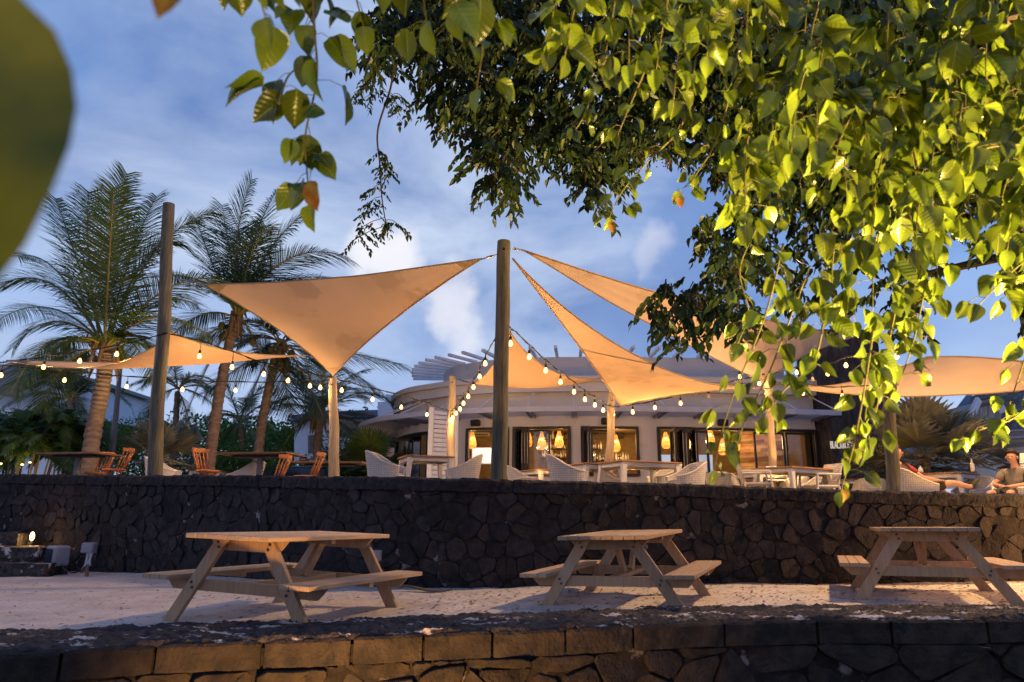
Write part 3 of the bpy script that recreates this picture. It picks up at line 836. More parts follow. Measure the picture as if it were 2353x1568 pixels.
# ------------------------------------------------------------------ picnic tables
def make_picnic():
    t = thing('picnic_table', 'x', 'picnic table', group='wooden picnic tables on the sand')
    rr = random.Random(3)
    L_, W_, H_ = 1.98, 0.92, 0.75
    b = MB(); n = 8; pw = W_ / n
    for i in range(n):
        y = -W_ / 2 + (i + 0.5) * pw
        b.cbox((rr.uniform(-.004, .004), y, H_ - 0.02 + rr.uniform(-.001, .001)), (L_, pw - 0.007, 0.040), 0.004)
    b.build('tabletop', M['picnic_wood'], t)
    for s in (1, -1):
        b = MB()
        for i in range(3): b.cbox((0, s * (0.89 - 0.052 - i * 0.099), 0.385 - 0.02 + rr.uniform(-.001, .001)), (L_, 0.094, 0.040), 0.004)
        b.build('bench_seat', M['picnic_wood'], t)
    for e_ in (-1, 1):
        x = e_ * 0.70
        # top bearer with angled ends, seat bearer
        for (half, z0, z1, cut, nm) in ((0.42, 0.605, 0.709, 0.07, 'top_bearer'), (0.865, 0.245, 0.344, 0.07, 'seat_bearer')):
            b = MB(); w_ = 0.045
            for q in (-w_ / 2, w_ / 2):
                b.v += [(x + q, -half, z1), (x + q, half, z1), (x + q, half - cut * .35, z1 - 0.03), (x + q, half - cut - 0.02, z0), (x + q, -half + cut + 0.02, z0), (x + q, -half + cut * .35, z1 - 0.03)]
            b.f += [(0, 1, 2, 3, 4, 5), (6, 7, 8, 9, 10, 11)] + [(k, (k + 1) % 6, 6 + (k + 1) % 6, 6 + k) for k in range(6)]
            b.build(nm, M['picnic_wood'] if False else M['picnic_leg'], t)
        xo = x + e_ * 0.047
        for s in (1, -1):
            b = MB()
            p0 = Vector((xo, s * 0.735, -0.03)); p1 = Vector((xo, s * 0.245, 0.706))
            hw = 0.056
            d = (p1 - p0).normalized(); ln = hw / abs(d.z)
            for q in (-0.0225, 0.0225):
                for (pp, zz) in ((p0, p0.z), (p1, p1.z)):
                    b.v += [(xo + q, pp.y - ln, zz), (xo + q, pp.y + ln, zz)]
            b.f += [(0, 1, 3, 2), (4, 6, 7, 5), (0, 2, 6, 4), (1, 5, 7, 3), (0, 4, 5, 1), (2, 3, 7, 6)]
            lg = b.build('leg', M['picnic_leg'], t)
            for zz, dz in ((0.655, 0.022), (0.295, 0.022)):
                for k in (-1, 1):
                    b = MB()
                    f_ = (zz + k * dz - p0.z) / (p1.z - p0.z); yc = p0.y + (p1.y - p0.y) * f_ + k * s * 0.022
                    b.tube([(xo + e_ * 0.0225, yc, zz + k * dz), (xo + e_ * 0.0305, yc, zz + k * dz)], 0.0125, 10)
                    b.build('bolt', M['bolt'], lg)
        # diagonal brace from the centre of the top down to the middle rail
        b = MB(); b.beam((x * 0.62 + 0, 0, 0.70), (x * 0.22, 0, 0.335), 0.045, 0.09, (1, 0, 0))
        b.build('brace', M['picnic_leg'], t)
        # cleat under the benches and top
    b = MB(); b.cbox((0, 0, 0.315), (1.30, 0.095, 0.045), 0.004); b.build('stretcher', M['picnic_wood'], t)
    b = MB(); b.box((0, 0, 0.689), (0.07, W_ - 0.10, 0.04))
    for s in (1, -1): b.box((0, s * 0.74, 0.325), (0.07, 0.26, 0.038))
    b.build('cleat', M['picnic_leg'], t)
    return t


pt_ = Proto(make_picnic())
for (x, y, yaw, lab, tilt) in ((-2.1115, 7.1376, 69.66, 'nearest and leftmost wooden picnic table, with a grey box on the wall behind it', (1.5, 0.4)),
                               (1.3162, 8.0866, 66.55, 'middle wooden picnic table on the sand, below the tall central pole', (-1.6, -1.0)),
                               (4.7661, 8.3898, 66.33, 'rightmost wooden picnic table, standing in shadow with its bench tops lit', (-0.9, 0.4))):
    z = {-2.1115: -0.003, 1.3162: 0.0165, 4.7661: 0.0985}[x]
    o = pt_.put((x, y, z), R(yaw), lab)
    o.rotation_euler = (Matrix.Rotation(R(yaw), 3, 'Z') @ Matrix.Rotation(R(tilt[1]), 3, 'Y') @ Matrix.Rotation(R(tilt[0]), 3, 'X')).to_euler()
# ------------------------------------------------------------------ poles
def pole(base, top, r0, r1, m_, label, name='timber_pole', group='round timber poles of the shade sails'):
    base = Vector(base); top = Vector(top)
    t = thing(name, label, 'pole', base, 0, group)
    b = MB(); n = 26; pts = []; rad = []
    sd = rnd.uniform(0, 99)
    for i in range(n + 1):
        f = i / n; p = base.lerp(top, f)
        p += Vector((mnoise.noise(Vector((sd, f * 2.4, 0))), mnoise.noise(Vector((sd, f * 2.4, 9))), 0)) * 0.05 * math.sin(math.pi * f)
        pts.append(p); rad.append((r0 + (r1 - r0) * f) * (1 + 0.035 * mnoise.noise(Vector((sd, f * 9, 4)))))
    pts.append(pts[-1] + (top - base).normalized() * 0.012); rad.append(rad[-1] * 0.93)
    b.tube(pts, rad, 20).build('shaft', m_, t, world=True, smooth=False)
    for p_ in t.children if False else []: pass
    # hook bolt near the top
    b = MB(); ax = (top - base).normalized(); q = top - ax * 0.16
    b.tube([q + Vector((0, -r1 - 0.012, 0)), q + Vector((0, -r1 + 0.02, 0))], 0.022, 10)
    b.build('bolt', M['bolt'], t, world=True)
    return t


def upon(x, y): return Vector((x, y, floor_z(x) - 0.03))


pb = P(360, 1084, 12.75); pole((pb.x, pb.y, 1.36), P(388, 470, 12.35), 0.128, 0.106, M['pole'], 'tall grey-green timber pole nearest the left palms, rising from the wall')
pc_ = P(1145, 1100, 10.35); pole((pc_.x, pc_.y, 1.15), P(1158, 556, 10.15), 0.122, 0.103, M['pole'], 'tall central timber pole from which the sails fan out')
p3b = P(771, 1080, 14.2); pole((p3b.x, p3b.y, floor_z(p3b.x) - .02), P(765, 868, 14.0), 0.115, 0.082, M['pole_pale'], 'short lamp-lit timber pole under the low corner of the large left sail')
p4b = P(1036, 1080, 17.2); pole((p4b.x, p4b.y, floor_z(p4b.x) - .02), P(1040, 866, 17.0), 0.11, 0.09, M['pole_pale'], 'short timber pole beside the white louvre screen')
p5b = P(1392, 1075, 15.2); pole((p5b.x, p5b.y, floor_z(p5b.x) - .02), P(1406, 905, 15.0), 0.105, 0.075, M['pole_pale'], 'leaning pale timber pole between the two bar windows')
p6b = P(1774, 1080, 15.6); pole((p6b.x, p6b.y, floor_z(p6b.x) - .02), P(1764, 868, 15.4), 0.09, 0.085, M['pole_pale'], 'pale timber pole in front of the right-hand folding doors')
p7b = P(2045, 1130, 11.2); pole((p7b.x, p7b.y, 1.02), P(2046, 846, 11.1), 0.103, 0.098, M['pole'], 'grey timber pole in front of the man in the red shirt')


# ------------------------------------------------------------------ shade sails
def sail(corners, bows, label, sag=0.0, n=36, seams=(), name='shade_sail'):
    """corners: three points; bows: how far the edges 01, 12, 20 are drawn in, as world vectors"""
    c = [Vector(q) for q in corners]; bw = [Vector(q) for q in bows]
    t = thing(name, label, 'shade sail', c[0], 0, 'peach-coloured fabric shade sails')
    nrm = (c[1] - c[0]).cross(c[2] - c[0]).normalized()

    def pt(a, b_, d):
        p = c[0] * a + c[1] * b_ + c[2] * d + bw[0] * (4 * a * b_) + bw[1] * (4 * b_ * d) + bw[2] * (4 * d * a)
        wr = 0.030 * mnoise.noise(Vector((p.x * 0.8, p.y * 0.8, p.z * 1.6))) + 0.006 * mnoise.noise(p * 3.1)
        # tension creases running into the corners
        for w_, x_ in ((a, b_ - d), (b_, d - a), (d, a - b_)):
            if w_ > 0.55: wr += 0.016 * math.sin(x_ / max(0.02, 1 - w_) * 9.0) * (w_ - 0.55) * (1 - w_) * 6
        return p + Vector((0, 0, -sag)) * (27 * a * b_ * d) + nrm * wr
    b = MB(); idx = {}
    for i in range(n + 1):
        for j in range(n + 1 - i):
            a, b_ = i / n, j / n; d = 1 - a - b_; idx[(i, j)] = len(b.v); b.v.append(tuple(pt(a, b_, d)))
    for i in range(n):
        for j in range(n - i):
            b.f.append((idx[(i, j)], idx[(i + 1, j)], idx[(i, j + 1)]))
            if i + j < n - 1: b.f.append((idx[(i + 1, j)], idx[(i + 1, j + 1)], idx[(i, j + 1)]))
    b.build('fabric', M['sail'], t, world=True, smooth=True)
    eds = ([(1 - k / n, k / n, 0) for k in range(n + 1)], [(0, 1 - k / n, k / n) for k in range(n + 1)], [(k / n, 0, 1 - k / n) for k in range(n + 1)])
    for e_ in eds: MB().tube([pt(*q) for q in e_], 0.015, 6).build('hem', M['hem'], t, world=True, smooth=True)
    for (e0, e1) in seams:
        MB().tube([pt(*[e0[i] + (e1[i] - e0[i]) * k / 16 for i in range(3)]) + nrm * 0.004 for k in range(17)], 0.012, 5).build('seam', M['hem'], t, world=True)
    # doubled corner patches
    for k, (a, b_, d) in enumerate(((1, 0, 0), (0, 1, 0), (0, 0, 1))):
        pb_ = MB(); f = 3 / 36; m_ = 3; ids = {}
        o = [(b_, d, a), (d, a, b_)][0]
        for i in range(m_ + 1):
            for j in range(m_ + 1 - i):
                x_, y_ = f * i / m_, f * j / m_
                w_ = [0, 0, 0]; w_[k] = 1 - x_ - y_; w_[(k + 1) % 3] = x_; w_[(k + 2) % 3] = y_
                ids[(i, j)] = len(pb_.v); pb_.v.append(tuple(pt(*w_) - nrm * 0.012))
        for i in range(m_):
            for j in range(m_ - i):
                pb_.f.append((ids[(i, j)], ids[(i + 1, j)], ids[(i, j + 1)]))
                if i + j < m_ - 1: pb_.f.append((ids[(i + 1, j)], ids[(i + 1, j + 1)], ids[(i, j + 1)]))
        pb_.build('corner_patch', M['hem'], t, world=True)
    return t


def chain(a, b_, label):
    a = Vector(a); b_ = Vector(b_); t = thing('sail_tensioner', label, 'turnbuckle', a, 0, 'steel tensioners between sails and poles')
    d = b_ - a; L_ = d.length; dn = d.normalized()
    b = MB(); b.tube([a, a + dn * L_ * 0.32], 0.010, 6); b.build('hook', M['steel'], t, world=True)
    b = MB(); b.tube([a + dn * L_ * 0.30, a + dn * L_ * 0.68], 0.020, 8); b.build('barrel', M['steel'], t, world=True)
    b = MB(); k = 0; u = Vector((0, 0, 1)); s_ = dn.cross(u).normalized(); u = s_.cross(dn)
    nl = 4
    for i in range(nl):
        c = a + dn * L_ * (0.70 + 0.30 * (i + 0.5) / nl); ax = u if i % 2 else s_; r = L_ * 0.30 / nl * 0.62
        pts = [c + dn * math.cos(an) * r * 1.15 + ax * math.sin(an) * r * 0.62 for an in [2 * math.pi * q / 10 for q in range(11)]]
        b.tube(pts, 0.006, 5, caps=False)
    b.build('chain', M['steel'], t, world=True)


Z = Vector((0, 0, 1))
A = P(472, 656, 12.0); B = P(1107, 596, 10.25); C = P(765, 862, 13.9)
sail((A, B, C), ((0, 0.25, 0.01), (-0.06, 0, 0.10), (0.10, 0, 0.06)), 'large triangular sail stretched between the left and central poles', sag=0.08)
chain(P(404, 640, 12.3), A, 'steel tensioner joining the large left sail to the left pole')
chain(P(1143, 585, 10.2), B, 'steel tensioner at the right tip of the large left sail')
A = P(1178, 594, 10.25); B = P(1427, 932, 14.8); C = P(1778, 893, 15.2)
sail((A, B, C), ((0.07, 0, -0.05), (0.0, 0, 0.10), (-0.30, -0.2, -0.62)), 'narrow folded sail hanging from the central pole, with a seam across it', sag=0.05, seams=(((0.48, 0.52, 0), (0.50, 0.0, 0.50)),))
A = P(1205, 576, 10.6); B = P(1757, 878, 15.3); C = P(1972, 772, 18.2)
sail((A, B, C), ((0.0, 0, -0.10), (-0.2, 0, 0.05), (0, 0, -0.20)), 'upper right sail running from the central pole to the black wall', sag=0.1)
chain(P(1172, 570, 10.2), A, 'steel tensioner at the top of the upper right sail')
A = P(1166, 752, 13.8); B = P(1092, 884, 16.0); C = P(1388, 868, 17.2)
sail((A, B, C), ((0.10, 0, -0.10), (0, 0, -0.16), (-0.22, 0, -0.36)), 'small bright orange sail behind the central pole', sag=0.1)
chain(P(1041, 868, 17.0), B, 'long steel tensioner at the left tip of the small orange sail')
A = P(392, 762, 12.6); B = P(15, 829, 13.4); C = P(704, 817, 15.0)
sail((A, B, C), ((0.42, 0, -0.36), (0, 0, -0.10), (-0.1, 0, -0.16)), 'low wide sail behind the left pole in front of the palms', sag=0.06)
A = P(1820, 889, 15.2); B = P(2130, 822, 13.6); C = P(2560, 866, 11.0)
sail((A, B, C), ((0, 0, -0.16), (0, 0, 0.12), (0, 0, -0.26)), 'low sail at the right edge above the shingled houses', sag=0.05)


# ------------------------------------------------------------------ festoon lights
def make_bulb_mesh():
    s_ = MB().tube([(0, 0, 0), (0, 0, -0.10)], 0.006, 5); s_.tube([(0, 0, -0.10), (0, 0, -0.165)], 0.022, 10)
    so_ = s_.build('socket', M['cable'])
    g = MB().lathe((0, 0, 0), [(0.014, -0.165), (0.018, -0.178), (0.031, -0.200), (0.036, -0.222), (0.032, -0.244), (0.018, -0.258), (0.002, -0.262)], 14)
    go = g.build('bulb', M['bulb'], smooth=True)
    g2 = MB(); g2.v = g.v; g2.f = g.f; go2 = g2.build('bulb', M['bulb_off'], smooth=True)
    r_ = (so_.data, go.data, go2.data)
    for o in (so_, go, go2): bpy.data.objects.remove(o)
    return r_


ME_SOCK, ME_BULB, ME_OFF = make_bulb_mesh()
N_LIGHT = [0]
BULB_W = 54.0


def festoon(anchor, bulbs, label, off=(), every=1, drop=0.21, w_=None):
    """anchor: cable points (u, v, Y); bulbs: (u, v, Y) of each glowing bulb"""
    pts = [P(*a) for a in anchor]
    t = thing('festoon_string', label, 'string lights', pts[0], 0, 'strings of festoon bulbs')
    # smooth the cable a little between its anchors
    Pp = [pts[0] * 2 - pts[1]] + pts + [pts[-1] * 2 - pts[-2]]; sm = []
    for i in range(1, len(Pp) - 2):
        for k in range(6):
            f = k / 6; a, b_, c, d = Pp[i - 1], Pp[i], Pp[i + 1], Pp[i + 2]
            sm.append(0.5 * ((2 * b_) + (c - a) * f + (2 * a - 5 * b_ + 4 * c - d) * f * f + (3 * b_ - a - 3 * c + d) * f ** 3))
    sm.append(Pp[-2])
    b = MB(); b.tube(sm, 0.010, 6)
    b.tube([p + Vector((0, 0, 0.022 * math.sin(i * 1.1))) for i, p in enumerate(sm)], 0.006, 5)
    b.build('cable', M['cable'], t, world=True)
    for i, (u, v, Y) in enumerate(bulbs):
        c = P(u, v, Y)                                   # middle of the glass
        # where the cable passes over this bulb
        best = min(sm, key=lambda q: (q.xy - c.xy).length)
        hang = max(0.17, min(0.42, best.z - c.z)) if best.z > c.z else 0.22
        ex = hang - 0.225
        so_ = bpy.data.objects.new('socket', ME_SOCK); COL.objects.link(so_); so_.parent = t; so_.location = c + Vector((0, 0, 0.225)) - origin_of(t)
        if ex > 0.01:
            MB().tube([(0, 0, 0), (0, 0, ex)], 0.005, 4).build('drop_wire', M['cable'], so_)
        g = bpy.data.objects.new('bulb', ME_OFF if i in off else ME_BULB); COL.objects.link(g); g.parent = so_
        if i not in off and i % every == 0:
            lamp('bulb_light', 'POINT', c + Vector((0, 0, -0.01)), (w_ or BULB_W) * every, WARM, 0.04, parent=t); N_LIGHT[0] += 1
    return t


def fy(u, u0, y0, u1, y1): return y0 + (y1 - y0) * (u - u0) / (u1 - u0)


q = [(u, v, fy(u, 0, 13.5, 385, 12.4)) for u, v in ((100, 845), (183, 831), (268, 815))]
festoon([(-60, 838, 13.7), (30, 830, 13.5), (120, 818, 13.2), (183, 806, 13.0), (260, 796, 12.7), (385, 766, 12.4)], [(2, 864, 13.4)] + q, 'upper left string of bulbs running to the left pole')
f2 = lambda u: fy(u, 0, 13.6, 785, 16.0)
festoon([(-60, 835, 13.4), (150, 852, f2(150)), (300, 866, f2(300)), (420, 873, f2(420)), (540, 878, f2(540)), (660, 877, f2(660)), (768, 874, 14.2)],
        [(u, v, f2(u)) for u, v in ((148, 875), (291, 890), (419, 896), (541, 898))], 'low left string of bulbs sagging behind the left pole')
f3 = lambda u: fy(u, 385, 12.4, 765, 14.0)
festoon([(390, 768, 12.4), (458, 783, f3(458)), (533, 808, f3(533)), (606, 834, f3(606)), (662, 848, f3(662)), (712, 858, f3(712)), (763, 868, 13.9)],
        [(u, v, f3(u)) for u, v in ((458, 820), (533, 845), (606, 861), (662, 876), (712, 888), (736, 892))], 'string of bulbs from the left pole down to the short lamp-lit pole')
f4 = lambda u: fy(u, 765, 14.0, 1036, 17.0)
festoon([(767, 870, 14.0), (800, 878, f4(800)), (855, 893, f4(855)), (924, 908, f4(924)), (981, 927, f4(981)), (1034, 945, 16.9)],
        [(u, v, f4(u)) for u, v in ((785, 898), (856, 919), (922, 937), (981, 954))], 'string of bulbs crossing from the short lit pole to the louvre screen')
f5 = lambda u: fy(u, 1145, 10.6, 1036, 16.9)
f5y = lambda v: fy(v, 765, 10.6, 945, 16.9)
festoon([(1148, 762, 10.6), (1131, 790, 11.6), (1110, 830, 12.9), (1098, 857, 13.8), (1085, 880, 14.6), (1067, 910, 15.7), (1052, 930, 16.3), (1036, 946, 16.9)],
        [(u, v, y) for u, v, y in ((1115, 837, 12.4), (1102, 867, 13.3), (1088, 891, 14.1), (1076, 912, 14.8), (1065, 928, 15.4), (1057, 941, 15.9), (1048, 951, 16.3), (1040, 961, 16.6), (1035, 967, 16.8))],
        'string of bulbs bunching together from the central pole to the louvre screen')
f6 = lambda u: fy(u, 1173, 10.6, 1408, 15.0)
festoon([(1168, 750, 10.4), (1182, 761, 10.7), (1220, 796, f6(1220)), (1255, 829, f6(1255)), (1290, 856, f6(1290)), (1320, 879, f6(1320)), (1343, 898, f6(1343)), (1367, 913, f6(1367)), (1386, 926, f6(1386)), (1404, 936, 14.95)],
        [(u, v, f6(u)) for u, v in ((1173, 791), (1216, 822), (1254, 853), (1288, 879), (1319, 902), (1344, 919), (1367, 932), (1386, 944), (1409, 954))], 'string of bulbs descending from the central pole to the leaning pole')
f7 = lambda u: fy(u, 1408, 14.9, 1760, 15.3)
festoon([(1408, 936, 14.9), (1425, 934, 14.8), (1454, 930, f7(1454)), (1506, 921, f7(1506)), (1563, 907, f7(1563)), (1627, 891, f7(1627)), (1694, 874, f7(1694)), (1758, 860, 15.3)],
        [(u, v, f7(u)) for u, v in ((1454, 948), (1505, 938), (1564, 928), (1628, 911), (1700, 867), (1706, 893), (1745, 883))], 'string of bulbs under the folded sail with one bulb out', off=(3,))
f8 = lambda u: fy(u, 1760, 15.3, 2046, 11.2)
festoon([(1760, 866, 15.3), (1831, 843, f8(1831)), (1867, 842, f8(1867)), (1902, 838, f8(1902)), (1944, 822, f8(1944)), (2046, 806, 11.2)],
        [(u, v, f8(u)) for u, v in ((1831, 857), (1867, 873), (1902, 860), (1944, 841), (2046, 822), (2060, 821))], 'string of bulbs among the hanging leaves at the right', off=(1,))
festoon([(1770, 880, 15.3), (1845, 884, 14.5), (1936, 890, 13.2), (2040, 880, 11.4)], [(1845, 905, 14.5), (1936, 912, 13.2), (2044, 898, 11.4)], 'lower right string of bulbs below the low sail')
# ------------------------------------------------------------------ restaurant
FAC = Path([(-3.3, 30.0, 0), (-4.05, 26.6, 0), (-3.9, 24.0, 0), (-3.2, 22.3, 0), (-2.2, 21.35, 0), (-1.36, 20.8, 0), (0, 20.33, 0), (1.7, 20.08, 0), (3.7, 20.0, 0), (6.3, 20.1, 0), (8.95, 20.4, 0)])
FZ = 1.26; HEAD = 3.48


def fs(u, z=3.0):
    """arc length on the facade seen at picture column u, searched from the right so the near side is found"""
    lo, hi = 3.0, FAC.len
    best, bd = 0, 1e9
    for i in range(600):
        q = FAC.len * (1 - i / 599); p = FAC.at(q)[0]; d = abs(proj((p.x, p.y, z))[0] - u)
        if d < bd - 0.5: best, bd = q, d
        if bd < 1.5 and d > bd + 6: break
    return best


def shell(o_, z0, z1, s0, s1, thick, m_, name, par, step=0.25, b=None, mk=True):
    b = b or MB(); n = max(1, int((s1 - s0) / step)); base = len(b.v)
    for i in range(n + 1):
        q = s0 + (s1 - s0) * i / n; pt, nr = FAC.at(q)
        for (oo, z) in ((o_, z0), (o_, z1), (o_ - thick, z1), (o_ - thick, z0)):
            b.v.append((pt.x + nr.x * oo, pt.y + nr.y * oo, z))
    for i in range(n):
        for k in range(4): b.f.append((base + i * 4 + k, base + i * 4 + (k + 1) % 4, base + (i + 1) * 4 + (k + 1) % 4, base + (i + 1) * 4 + k))
    b.f += [(base, base + 3, base + 2, base + 1), (base + n * 4, base + n * 4 + 1, base + n * 4 + 2, base + n * 4 + 3)]
    if mk: return b.build(name, m_, par, world=True)
    return b


rest = thing('restaurant', 'pale round restaurant building with lit bar, white canopy and slatted roof edge', 'building', (3.0, 20.0, 1.2))
F0 = 0.6
ops = [(fs(909), fs(986)), (fs(1072), fs(1170)), (fs(1176.5), fs(1313)), (fs(1333), fs(1468)), (fs(1509.5), fs(1879))]
wb = MB(); prev = 0.02
for a, b_ in ops:
    if a > prev + 0.02: shell(0, FZ - 0.1, HEAD, prev, a, 0.22, None, '', None, b=wb, mk=False)
    prev = b_
shell(0, FZ - 0.1, HEAD, prev, FAC.len - 0.02, 0.22, None, '', None, b=wb, mk=False)
shell(0, HEAD, 4.74, 0.02, FAC.len - 0.02, 0.22, None, '', None, b=wb, mk=False)
# low walls under the two bar windows
for a, b_ in (ops[2], ops[3]): shell(-0.02, FZ - 0.1, FZ + 0.78, a, b_, 0.18, None, '', None, b=wb, mk=False)
wb.build('wall', M['render_wall'], rest, world=True)
shell(0.30, 4.74, 4.90, 0.02, FAC.len + 0.0, 0.62, M['fascia'], 'roof_edge', rest)
shell(0.20, 4.46, 4.74, 0.02, FAC.len + 0.0, 0.18, M['render_wall'], 'roof_band', rest)
shell(-1.55, 4.90, 5.88, 0.02, FAC.len + 0.0, 0.25, M['render_wall'], 'upper_drum', rest)
# flat roofs close the shell
rb = MB(); ring = [(FAC.at(FAC.len * i / 60)) for i in range(61)]
for off_, z in ((-0.1, 4.80), (-1.6, 5.60)):
    b0 = len(rb.v); rb.v += [(p.x + n__.x * off_, p.y + n__.y * off_, z) for p, n__ in ring] + [(9.5, 31, z)]
    rb.f += [(b0 + 61, b0 + i + 1, b0 + i) for i in range(60)]
rb.build('roof', M['render_wall'], rest, world=True)
# slats standing out over the upper drum
q = 4.3; k = 0
while q < FAC.len - 0.4:
    pt, nr = FAC.at(max(q, 0.1)); c = pt + nr * (-1.05)
    MB().box((c.x, c.y, 5.93), (0.09, 1.35, 0.09), rot=Matrix.Rotation(math.atan2(nr.y, nr.x) + math.pi / 2, 3, 'Z')).build('roof_slat', M['white_paint'], rest, world=True)
    q += 0.62 if pt.y > 21.3 else 0.80; k += 1
# louvred white canopy: outer beam, thin louvres, cranked brackets, hanging rods
CZ = 3.78
cs0, cs1 = 0.9, FAC.len - 0.0
can = MB(); shell(1.36, CZ - 0.07, CZ + 0.07, cs0, cs1, 0.09, None, '', None, b=can, mk=False); can.build('canopy_beam', M['canopy_white'], rest, world=True)
for i in range(11):
    o_ = 1.22 - i * 0.115
    lv = MB(); n = 60
    for k in range(n + 1):
        pt, nr = FAC.at(cs0 + (cs1 - cs0) * k / n)
        for (oo, z) in ((o_, CZ + 0.030), (o_ + 0.006, CZ + 0.036), (o_ - 0.040, CZ - 0.012), (o_ - 0.046, CZ - 0.006)):
            lv.v.append((pt.x + nr.x * oo, pt.y + nr.y * oo, z))
    for k in range(n):
        for j in range(4): lv.f.append((k * 4 + j, k * 4 + (j + 1) % 4, (k + 1) * 4 + (j + 1) % 4, (k + 1) * 4 + j))
    lv.build('canopy_louvre', M['canopy_white'], rest, world=True)
q = cs0 + 0.3; rods = []
while q < cs1 - 0.2: rods.append(q); q += 0.55 if FAC.at(q)[0].x < -2.6 else 1.18
rods.append(cs1 - 0.06)
for q in rods:
    pt, nr = FAC.at(q); a = pt + nr * 0.02; e_ = pt + nr * 1.27
    b = MB()
    for dq in (-0.07, 0.07):
        tn = Vector((-nr.y, nr.x, 0)) * dq
        b.beam((a.x + tn.x, a.y + tn.y, CZ - 0.02), (e_.x + tn.x, e_.y + tn.y, CZ + 0.0), 0.014, 0.13)
    b.build('canopy_bracket', M['dark_metal'] if False else M['steel'], rest, world=True)
    if FAC.at(q)[0].x > -3.4:
        r_ = MB(); w0 = pt + nr * 0.03; lft = Vector((-nr.y, nr.x, 0))
        r_.tube([(w0.x, w0.y, 4.42), (e_.x, e_.y, CZ + 0.07)], 0.018, 6); r_.box((w0.x, w0.y, 4.42), (0.10, 0.07, 0.09), rz=math.atan2(nr.y, nr.x) + math.pi / 2)
        r_.build('hanging_rod', M['white_paint'], rest, world=True)
# loudspeakers under the canopy
for u in (1096, 1392, 1657, 995):
    pt, nr = FAC.at(fs(u, 3.65)); c = pt + nr * 0.12
    if u == 995: pt, nr = FAC.at(fs(1003, 3.6)); c = pt + nr * 0.12
    sp_ = thing('wall_loudspeaker', {1096: 'black loudspeaker under the canopy left of the bar windows', 1392: 'black loudspeaker above the right bar window beside the leaning pole', 1657: 'black loudspeaker above the widest doorway', 995: 'black loudspeaker left of the louvre screen'}[u], 'loudspeaker', (c.x, c.y, 3.60), math.atan2(nr.y, nr.x) + math.pi / 2, 'black loudspeakers on the restaurant wall')
    MB().cbox((0, 0, 0), (0.28, 0.18, 0.19), 0.03).build('housing', M['black_plastic'], sp_)
    MB().box((0, 0.12, 0), (0.05, 0.12, 0.05)).build('bracket', M['black_plastic'], sp_)


# frames, folding leaves
def frame_between(a, b_, z0, z1, name='door_frame', w_=0.07, off_=0.03):
    o = None
    p, n_ = FAC.at(a); q, m_ = FAC.at(b_)
    A_ = p + n_ * off_; B_ = q + m_ * off_
    b = MB(); ht = z1 - z0
    b.beam((A_.x, A_.y, z1 - w_ / 2), (B_.x, B_.y, z1 - w_ / 2), 0.09, w_)
    d = (B_ - A_).normalized()
    for e_ in (A_ + d * w_ / 2, B_ - d * w_ / 2): b.beam((e_.x, e_.y, z0), (e_.x, e_.y, z1 - w_), 0.09, w_, (-d.y, d.x, 0))
    b.beam((A_.x + d.x * w_, A_.y + d.y * w_, z0 + w_ / 2), (B_.x - d.x * w_, B_.y - d.y * w_, z0 + w_ / 2), 0.09, w_)
    return b.build(name, M['dark_frame'], rest, world=True), A_, B_


def leaf_panel(par, p, ang, wd, z0, z1, name='door_leaf'):
    """a glazed leaf hinged at p, turned by ang"""
    d = Vector((math.cos(ang), math.sin(ang), 0)); e_ = p + d * wd
    b = MB(); w_ = 0.06
    for (s_, t_) in (((p), (p)), ((e_), (e_))):
        c = s_ + d * (w_ / 2 if s_ is p else -w_ / 2); b.beam((c.x, c.y, z0), (c.x, c.y, z1), 0.05, w_, (-d.y, d.x, 0))
    for z in (z0 + w_ / 2, z1 - w_ / 2):
        b.beam((p.x + d.x * w_, p.y + d.y * w_, z), (e_.x - d.x * w_, e_.y - d.y * w_, z), 0.05, w_)
    l_ = b.build(name, M['dark_frame'], par, world=True)
    g = MB(); a = p + d * w_; c = e_ - d * w_
    g.beam((a.x, a.y, (z0 + z1) / 2), (c.x, c.y, (z0 + z1) / 2), 0.008, z1 - z0 - 2 * w_)
    g.build('glass', M['glass'], l_, world=True)
    h = MB(); hp = e_ + Vector((-d.y, d.x, 0)) * -0.035; h.tube([(hp.x, hp.y, z0 + 0.25), (hp.x, hp.y, z1 - 0.15)], 0.010, 6); h.build('lock_rod', M['steel'], l_, world=True)
    return l_


